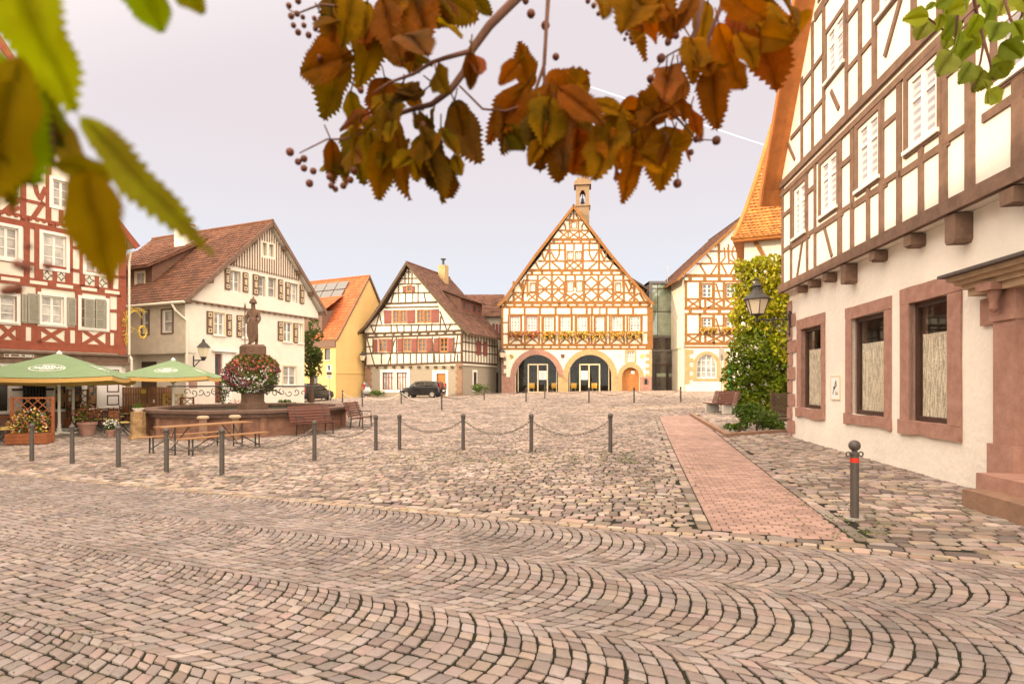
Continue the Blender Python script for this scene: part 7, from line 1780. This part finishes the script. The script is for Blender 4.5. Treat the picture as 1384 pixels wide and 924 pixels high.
# dark board gate between ivy and corner house
P = at(1041, 553, 20.5); P.z = G(P.x, P.y); e = empty('board_gate', 'weathered grey brown board gate between the ivy and the timbered corner house', 'gate', P, -.15)
b = MB(front)
for i in range(8): b.box(.07, 1.0, .12 + i * .13, .235 + i * .13, 0, .03 + .008 * (i % 2))
b.build('board_panel', 'timber_dark', e)
for x in (0, 1.0): b = MB(front); b.box(x, x + .08, -.05, 1.25, -.02, .07); b.build('post', 'timber_dark', e)
# ---------------------------------------------------------------- CONTRAIL
a, c = at(742, 99, 3200), at(1032, 196, 3600); b = MB(); n = 14
b.tube([tuple(a.lerp(c, i / n) + Vector((0, 0, random.uniform(-1, 1)))) for i in range(n + 1)], [1.6 + 1.0 * math.sin(i * 1.9) ** 2 for i in range(n + 1)], 6); tag(b.build('contrail', 'contrail'), kind='stuff')

# ---------------------------------------------------------------- WEEDS IN THE JOINTS
b = MB()
def weeds(px0, px1, py0, py1, n, s):
    for _ in range(n):
        P = gp(random.uniform(px0, px1), random.uniform(py0, py1)); 
        for _ in range(random.randint(2, 6)): leaf1(b, P + Vector((random.gauss(0, .04), random.gauss(0, .04), random.uniform(-.006, .012))), s * random.uniform(.6, 1.3))
weeds(490, 860, 609, 626, 260, .045); weeds(1120, 1230, 690, 728, 60, .028); weeds(0, 180, 830, 915, 45, .014); weeds(905, 960, 590, 700, 40, .03); weeds(1060, 1160, 640, 720, 40, .028); weeds(380, 1300, 760, 920, 70, .010)
tag(b.build('weeds', 'weed', recalc=False), kind='stuff')
# ---------------------------------------------------------------- TREE HANGING OVER THE VIEWER
tree = empty('tree', 'tree reaching over the viewer with serrated olive brown leaves and small berries on twigs', 'tree', (1.9, -2.6, G(1.9, -2.6)), 0)
TO = Vector(tree.location)
b = MB()
def tw(b, pts, r0, r1, n=7):
    pts = [Vector(p) - TO for p in pts]; m_ = len(pts); b.tube([tuple(p) for p in pts], [r0 + (r1 - r0) * i / (m_ - 1) for i in range(m_)], n)
tw(b, [(1.9, -2.6, -.3), (1.85, -2.6, 1.0), (1.95, -2.55, 2.4), (1.8, -2.5, 3.8), (1.7, -2.4, 5.4)], .27, .14, 12); b.build('trunk', 'bark', tree, smooth=True)
JC, JL, JR = Vector((.15, .95, 2.75)), Vector((-.35, .45, 2.3)), Vector((1.9, 1.6, 3.6))
for pts in ([(1.85, -2.55, 2.9), (1.3, -1.4, 3.1), (.6, -.2, 3.0), JC], [(1.85, -2.55, 2.6), (.9, -1.6, 2.75), (.1, -.5, 2.6), JL], [(1.78, -2.5, 3.7), (1.9, -1, 4.1), (1.95, .5, 3.95), JR]):
    b = MB(); tw(b, pts, .09, .022, 8); b.build('limb', 'bark', tree, smooth=True)
def leaf(b, base, tip, width, fold=.35, curl=.18, side=None):
    """one serrated leaf between two points, folded along its midrib and curled"""
    ax = tip - base; L_ = ax.length; ax.normalize()
    nrm = side or (Vector((0, -1, 0)) + Vector((random.gauss(0, .45), random.gauss(0, .2), random.gauss(0, .45)))).normalized()
    nrm = (nrm - ax * nrm.dot(ax)).normalized(); sd = ax.cross(nrm); n = 17
    ph = [random.uniform(0, 6.28) for _ in range(2)]; am = random.uniform(.04, .13); tl = random.uniform(.018, .034); tw_ = random.uniform(-.5, .5)
    V = []; Fc = []
    for i in range(n + 1):
        t = i / n; w0 = width * (math.sin(math.pi * t ** .78) ** .75 if 0 < t < 1 else .004); z = -curl * L_ * (t - .3) ** 2
        c_, s_ = math.cos(tw_ * t), math.sin(tw_ * t); sdt, nt_ = sd * c_ + nrm * s_, nrm * c_ - sd * s_
        mid = base + ax * L_ * t + nrm * z; V.append(mid)
        for k, s in ((0, -1), (1, 1)):
            w = w0 * (1 + am * math.sin(t * 15 + ph[k]) + random.uniform(-.03, .03)); wv = .022 * L_ * math.sin(t * 11 + ph[k])
            vein = .012 * L_ * (1 if i % 3 == 0 else -.4)
            V.append(mid + sdt * s * w * .5 + nt_ * (w * .5 * fold + wv * .6 + vein) + ax * L_ * .02)
            V.append(mid + sdt * s * (w + tl * L_ * random.uniform(.6, 1.2)) + nt_ * (w * fold + wv) + ax * L_ * .045)
            V.append(mid + sdt * s * w * .95 + nt_ * (w * fold + wv) - ax * L_ * .012)
    for i in range(n):
        p, q = i * 7, (i + 1) * 7
        for k in (0, 3):
            Fc += [(p, q, q + 1 + k, p + 1 + k), (p + 1 + k, q + 1 + k, q + 3 + k, p + 3 + k), (p + 3 + k, q + 3 + k, p + 2 + k)]
    b.add([tuple(v - TO) for v in V], Fc)
ci = crop(370, 0, 3.187); cj = crop(680, 0, 3.185)
def pxy(c, x, y, Y): px, py = c(x, y); return at(px, py, Y)
LB = MB(); ST = []
_tw = tw
def tw(b, pts, r0, r1, n=7):
    if b is ST: q = MB(); _tw(q, pts, r0, r1, n); q.build('twig', 'twig', tree, smooth=True)
    else: _tw(b, pts, r0, r1, n)
def hang(c, x0, y0, x1, y1, w=.36, Y=None, fold=None):
    Y = Y or random.uniform(.98, 1.16); P, Q = pxy(c, x0, y0, Y), pxy(c, x1, y1, Y + random.uniform(-.06, .06))
    ext = (Q - P) * .06; leaf(LB, P - ext, Q + ext, (Q - P).length * w, fold if fold is not None else random.uniform(.1, .5), random.uniform(-.15, .35))
    up = P - (Q - P).normalized() * .02 + Vector((random.uniform(-.015, .015), 0, .012)); tw(LB, [P, (P + up) / 2, up], .0016, .0014, 5)
random.seed(42)
I_ = [(590, -60, 665, 190, .42), (470, 10, 545, 260, .36), (430, 120, 385, 345, .34), (300, -60, 230, 240, .34), (300, 210, 215, 500, .40), (560, 60, 610, 300, .30), (700, -40, 865, 75, .42), (800, -60, 930, 62, .42), (640, 10, 770, 110, .34),
      (340, -30, 300, 175, .34), (470, 210, 640, 280, .34), (845, 235, 850, 385, .34), (700, 310, 745, 395, .44), (640, 395, 510, 440, .36), (480, 345, 455, 560, .36), (775, 450, 865, 690, .46), (640, 560, 715, 862, .34), (480, 590, 455, 850, .34), (560, 610, 565, 825, .34), (340, 560, 380, 770, .36),
      (250, 610, 255, 780, .30), (410, 490, 290, 560, .40), (510, 450, 470, 610, .36), (640, 590, 615, 780, .38), (1100, 375, 1058, 190, .40), (1085, 375, 930, 610, .42), (1010, 460, 985, 650, .36), (1190, 370, 1150, 700, .36), (1215, 420, 1245, 715, .36),
      (330, 400, 350, 560, .36), (420, 560, 440, 700, .36), (520, 520, 540, 690, .36), (400, 20, 400, 210, .34), (520, -40, 500, 130, .38), (720, 560, 790, 680, .40), (690, 480, 690, 640, .36), (590, 250, 680, 290, .36), (250, 20, 250, 160, .3), (560, 380, 640, 470, .4), (330, 640, 300, 790, .34)]
def filler(c, a, n_):
    for _ in range(n_):
        x0, y0, x1, y1, w_ = a; k = random.uniform(.35, .62); ang = random.gauss(0, .75); dx, dy = (x1 - x0) * k, (y1 - y0) * k
        dx, dy = dx * math.cos(ang) - dy * math.sin(ang), dx * math.sin(ang) + dy * math.cos(ang)
        if dy < -40: dy = -dy
        t = random.uniform(0, .75); bx_, by_ = x0 + (x1 - x0) * t + random.gauss(0, 28), y0 + (y1 - y0) * t + random.gauss(0, 20)
        hang(c, bx_, by_, bx_ + dx, by_ + dy, random.uniform(.32, .46))
for a in I_: hang(ci, *a[:4], a[4] * .74); filler(ci, a, random.choice((1, 1, 2)))
J_ = [(180, 395, 360, 320, .36), (250, 390, 420, 520, .32), (390, 440, 560, 500, .34), (225, 470, 165, 700, .36), (320, 560, 300, 745, .40), (480, 510, 410, 770, .44), (560, 500, 350, 730, .40), (570, 640, 520, 860, .30), (700, 560, 680, 820, .40), (640, 505, 730, 480, .5), (740, 560, 805, 690, .38),
      (700, 475, 560, 545, .40), (805, 470, 845, 605, .26), (760, 310, 735, 505, .38), (890, 300, 925, 525, .36), (880, 190, 1010, 330, .40), (810, 170, 830, 320, .36), (1090, 110, 1175, 355, .44), (1000, 40, 955, 280, .40), (1040, -30, 1215, 90, .42), (560, 10, 600, 245, .16), (650, -40, 720, 170, .36), (480, -60, 590, 110, .38),
      (880, 20, 850, 210, .38), (960, -40, 1120, 80, .44), (830, -20, 750, 120, .34), (1190, -20, 1270, 105, .44), (720, 290, 690, 430, .36), (390, -20, 440, 60, .4), (1090, -20, 1120, 160, .44), (930, 110, 1000, 290, .40), (1010, 150, 1090, 280, .42), (600, 50, 660, 180, .36), (850, 230, 900, 330, .4), (540, -40, 640, 80, .4), (650, 540, 600, 700, .34), (420, 560, 500, 700, .3), (700, 20, 745, 130, .4)]
LO = LB; LB = MB()
for a in J_: hang(cj, *a[:4], a[4] * .74); filler(cj, a, random.choice((1, 1, 2)))
lo = LB.build('foliage', 'leaf_rust', tree, recalc=False, smooth=True); lo['label'] = 'rust coloured leaves over the right half'; LB = LO
lb = LB.build('foliage', 'leaf_olive', tree, recalc=False, smooth=True); lb['label'] = 'olive brown leaves over the left half'
# big leaves close to the lens on the left
LG = MB(); cl = crop(0, 0, 2.8); LB2 = LG
def near(x0, y0, x1, y1, w, Y, fold=.12): P, Q = pxy(cl, x0, y0, Y), pxy(cl, x1, y1, Y + .02); leaf(LG, P, Q, (Q - P).length * w, fold, .1, Vector((random.uniform(-.2, .2), -1, random.uniform(-.2, .2))).normalized())
near(30, -150, 275, 420, .27, .36); near(310, 440, 800, 960, .11, .38, .4); near(-80, -120, 60, 160, .3, .42); near(120, -160, 60, 60, .3, .42)
LG_ = LG; LG = MB(); LB2 = LG
near(70, 215, -50, 770, .24, .36); near(200, 620, 500, 680, .20, .40, .3); near(330, 640, 410, 1075, .30, .36); near(60, 330, 190, 640, .22, .42); near(-90, 180, 100, 700, .18, .37); near(-40, 260, 20, 800, .16, .38); near(80, 240, 230, 560, .20, .39); near(190, 420, 330, 690, .22, .41)
lo2 = LG.build('foliage', 'leaf_near', tree, recalc=False, smooth=True); lo2['label'] = 'blurred olive brown leaves low at the left edge'; LG = LG_
near(510, -120, 610, 125, .42, .44); near(640, -130, 770, 55, .36, .44); near(-80, -120, 60, 160, .4, .42); near(-90, 180, 120, 700, .30, .37); near(-40, 260, 30, 780, .22, .38); near(60, 240, 220, 560, .30, .39); near(-60, 560, 20, 700, .3, .40)
lg = LG.build('foliage', 'leaf_green', tree, recalc=False, smooth=True); lg['label'] = 'blurred green leaves close to the lens at the left'
# lime green spray at the upper right
LR = MB(); cr_ = crop(1200, 0, 3.08); YR = 2.0
TR = [[(350, -40), (372, 60), (400, 170), (385, 260), (352, 375)], [(372, 60), (300, 130), (250, 140), (160, 70)], [(400, 170), (420, 240), (440, 330)], [(480, -30), (510, 80), (540, 130)], [(330, 0), (290, 60), (280, 190), (230, 260)], [(560, -40), (560, 60), (500, 180)]]
for k, t_ in enumerate(TR): tw(ST, [pxy(cr_, x, y, YR + .05 * math.sin(i + k)) for i, (x, y) in enumerate(t_)], .006, .003, 6)
tw(ST, [JR, pxy(cr_, 350, -200, YR), pxy(cr_, 350, -40, YR)], .02, .006, 6); tw(ST, [JR, pxy(cr_, 480, -200, YR), pxy(cr_, 480, -30, YR)], .016, .005, 6); tw(ST, [JR, pxy(cr_, 560, -150, YR), pxy(cr_, 560, -40, YR)], .014, .005, 6)
RL = [(170, 70, 60, 85), (170, 85, 125, 160), (220, 60, 205, 130), (230, 40, 300, 50), (285, 70, 235, 150), (260, 150, 240, 200), (270, 220, 205, 315), (300, 120, 275, 240), (350, 170, 290, 260), (350, 260, 300, 345), (400, 330, 425, 430), (440, 270, 500, 320), (400, 290, 360, 380), (470, 180, 560, 240), (520, 90, 567, 170), (430, 20, 400, 120), (470, 90, 430, 170), (320, 20, 250, 50), (380, 60, 330, 150), (540, 20, 575, 90), (200, 10, 160, 45), (450, 230, 520, 290), (560, 180, 590, 270), (380, -20, 440, 60), (500, -30, 470, 60), (260, -20, 200, 30), (540, -30, 590, 40), (410, 380, 470, 425), (300, -30, 340, 40), (560, 90, 510, 160), (340, 110, 380, 200), (150, 60, 110, 110)]
for x0, y0, x1, y1 in RL:
    Y = YR + random.uniform(-.15, .15); P, Q = pxy(cr_, x0, y0, Y), pxy(cr_, x1, y1, Y + random.uniform(-.04, .04)); leaf(LR, P, Q, (Q - P).length * .44, random.uniform(.05, .35), random.uniform(0, .3))
lr = LR.build('foliage', 'leaf_lime', tree, recalc=False, smooth=True); lr['label'] = 'fresh green leaf spray at the upper right'
# twigs of the middle part, fruit stalks and fruit
YC = 1.07
for c, pts, r0, r1 in ((ci, [(1060, -20), (930, 110), (850, 220), (820, 310), (760, 390), (680, 450), (600, 470), (480, 510)], .009, .004), (ci, [(850, 220), (740, 250), (680, 270), (600, 320), (500, 355), (430, 400)], .005, .002), (ci, [(1182, -20), (1165, 280), (1110, 440), (1000, 480), (900, 470), (800, 370)], .004, .002),
                       (cj, [(860, -20), (830, 130), (780, 250), (690, 460), (620, 530), (540, 580)], .006, .003), (cj, [(960, -20), (900, 120), (870, 220), (880, 300)], .005, .002), (cj, [(195, -10), (175, 290), (180, 430), (210, 500)], .004, .002), (ci, [(600, 470), (640, 560), (650, 700)], .003, .0015), (ci, [(480, 510), (420, 560), (300, 600), (230, 600), (110, 660)], .003, .0012),
                       (cj, [(690, 460), (760, 520), (830, 600), (920, 605)], .003, .001), (cj, [(690, 560), (750, 690), (752, 780)], .002, .001), (ci, [(300, 30), (200, 20), (100, 60), (60, 40)], .003, .001), (cj, [(560, 40), (530, 110)], .002, .001), (cj, [(780, 200), (690, 250), (640, 330)], .002, .001)):
    tw(ST, [pxy(c, x, y, YC + .01 * math.sin(i)) for i, (x, y) in enumerate(pts)], r0, r1, 6)
for c, x, y in ((ci, 1060, -20), (ci, 1182, -20), (cj, 860, -20), (cj, 960, -20)): tw(ST, [JC, (JC + pxy(c, x, y, YC)) / 2 + Vector((0, .03, .05)), pxy(c, x, y, YC)], .013, .007, 6)
for x, y in ((60, -120), (640, -130), (-60, 60), (200, 620)): tw(ST, [JL, pxy(cl, x * .5 + 60, -150, .42), pxy(cl, x, y, .40)], .006, .002, 6)
def berry(c, x, y, r, Y=YC): P = pxy(c, x, y, Y + random.uniform(-.02, .02)) - TO; q = MB(); q.ball(tuple(P), r * Y / F / 3.187, 8, 6); q.build('berry', 'berry', tree, recalc=False, smooth=True)
for x, y, r in ((70, 655, 18), (105, 697, 15), (130, 684, 16), (130, 725, 15), (170, 737, 15), (154, 790, 17), (240, 762, 15), (248, 800, 14), (266, 815, 13), (300, 800, 15), (345, 735, 17), (330, 775, 15), (320, 705, 14), (375, 390, 14), (150, 152, 14), (105, 140, 14), (100, 60, 13), (75, 70, 14), (65, 25, 13), (130, 110, 12), (105, 5, 14), (180, 125, 12), (200, 250, 16), (1108, 60, 19), (1170, 110, 20), (1215, 245, 16), (510, 555, 18), (640, 540, 17), (460, 745, 18), (440, 800, 17), (480, 120, 17), (525, 480, 16), (635, 545, 15), (1085, 5, 15), (175, 80, 11), (85, 110, 12), (125, 75, 11)): berry(ci, x, y, r)
for x, y, r in ((680, 252, 20), (634, 340, 17), (710, 183, 15), (515, 120, 9), (532, 146, 9), (548, 163, 9), (556, 186, 10), (524, 170, 8), (540, 128, 8), (918, 605, 20), (750, 790, 20), (832, 600, 15), (808, 656, 14), (745, 155, 14), (365, 5, 12), (390, 25, 12), (430, 40, 14), (410, 60, 10), (628, 130, 16), (600, 110, 12)): berry(cj, x, y, r)
c0 = crop(0, 225, 5.28)
for x, y, r in ((205, 570, 24), (170, 715, 40), (130, 700, 36), (340, 715, 30), (80, 880, 44), (120, 870, 40), (215, 730, 26), (40, 890, 36)): P = pxy(c0, x, y, .40) - TO; q = MB(); q.ball(tuple(P), r * .40 / F / 5.28, 8, 6); q.build('berry', 'berry', tree, recalc=False, smooth=True)
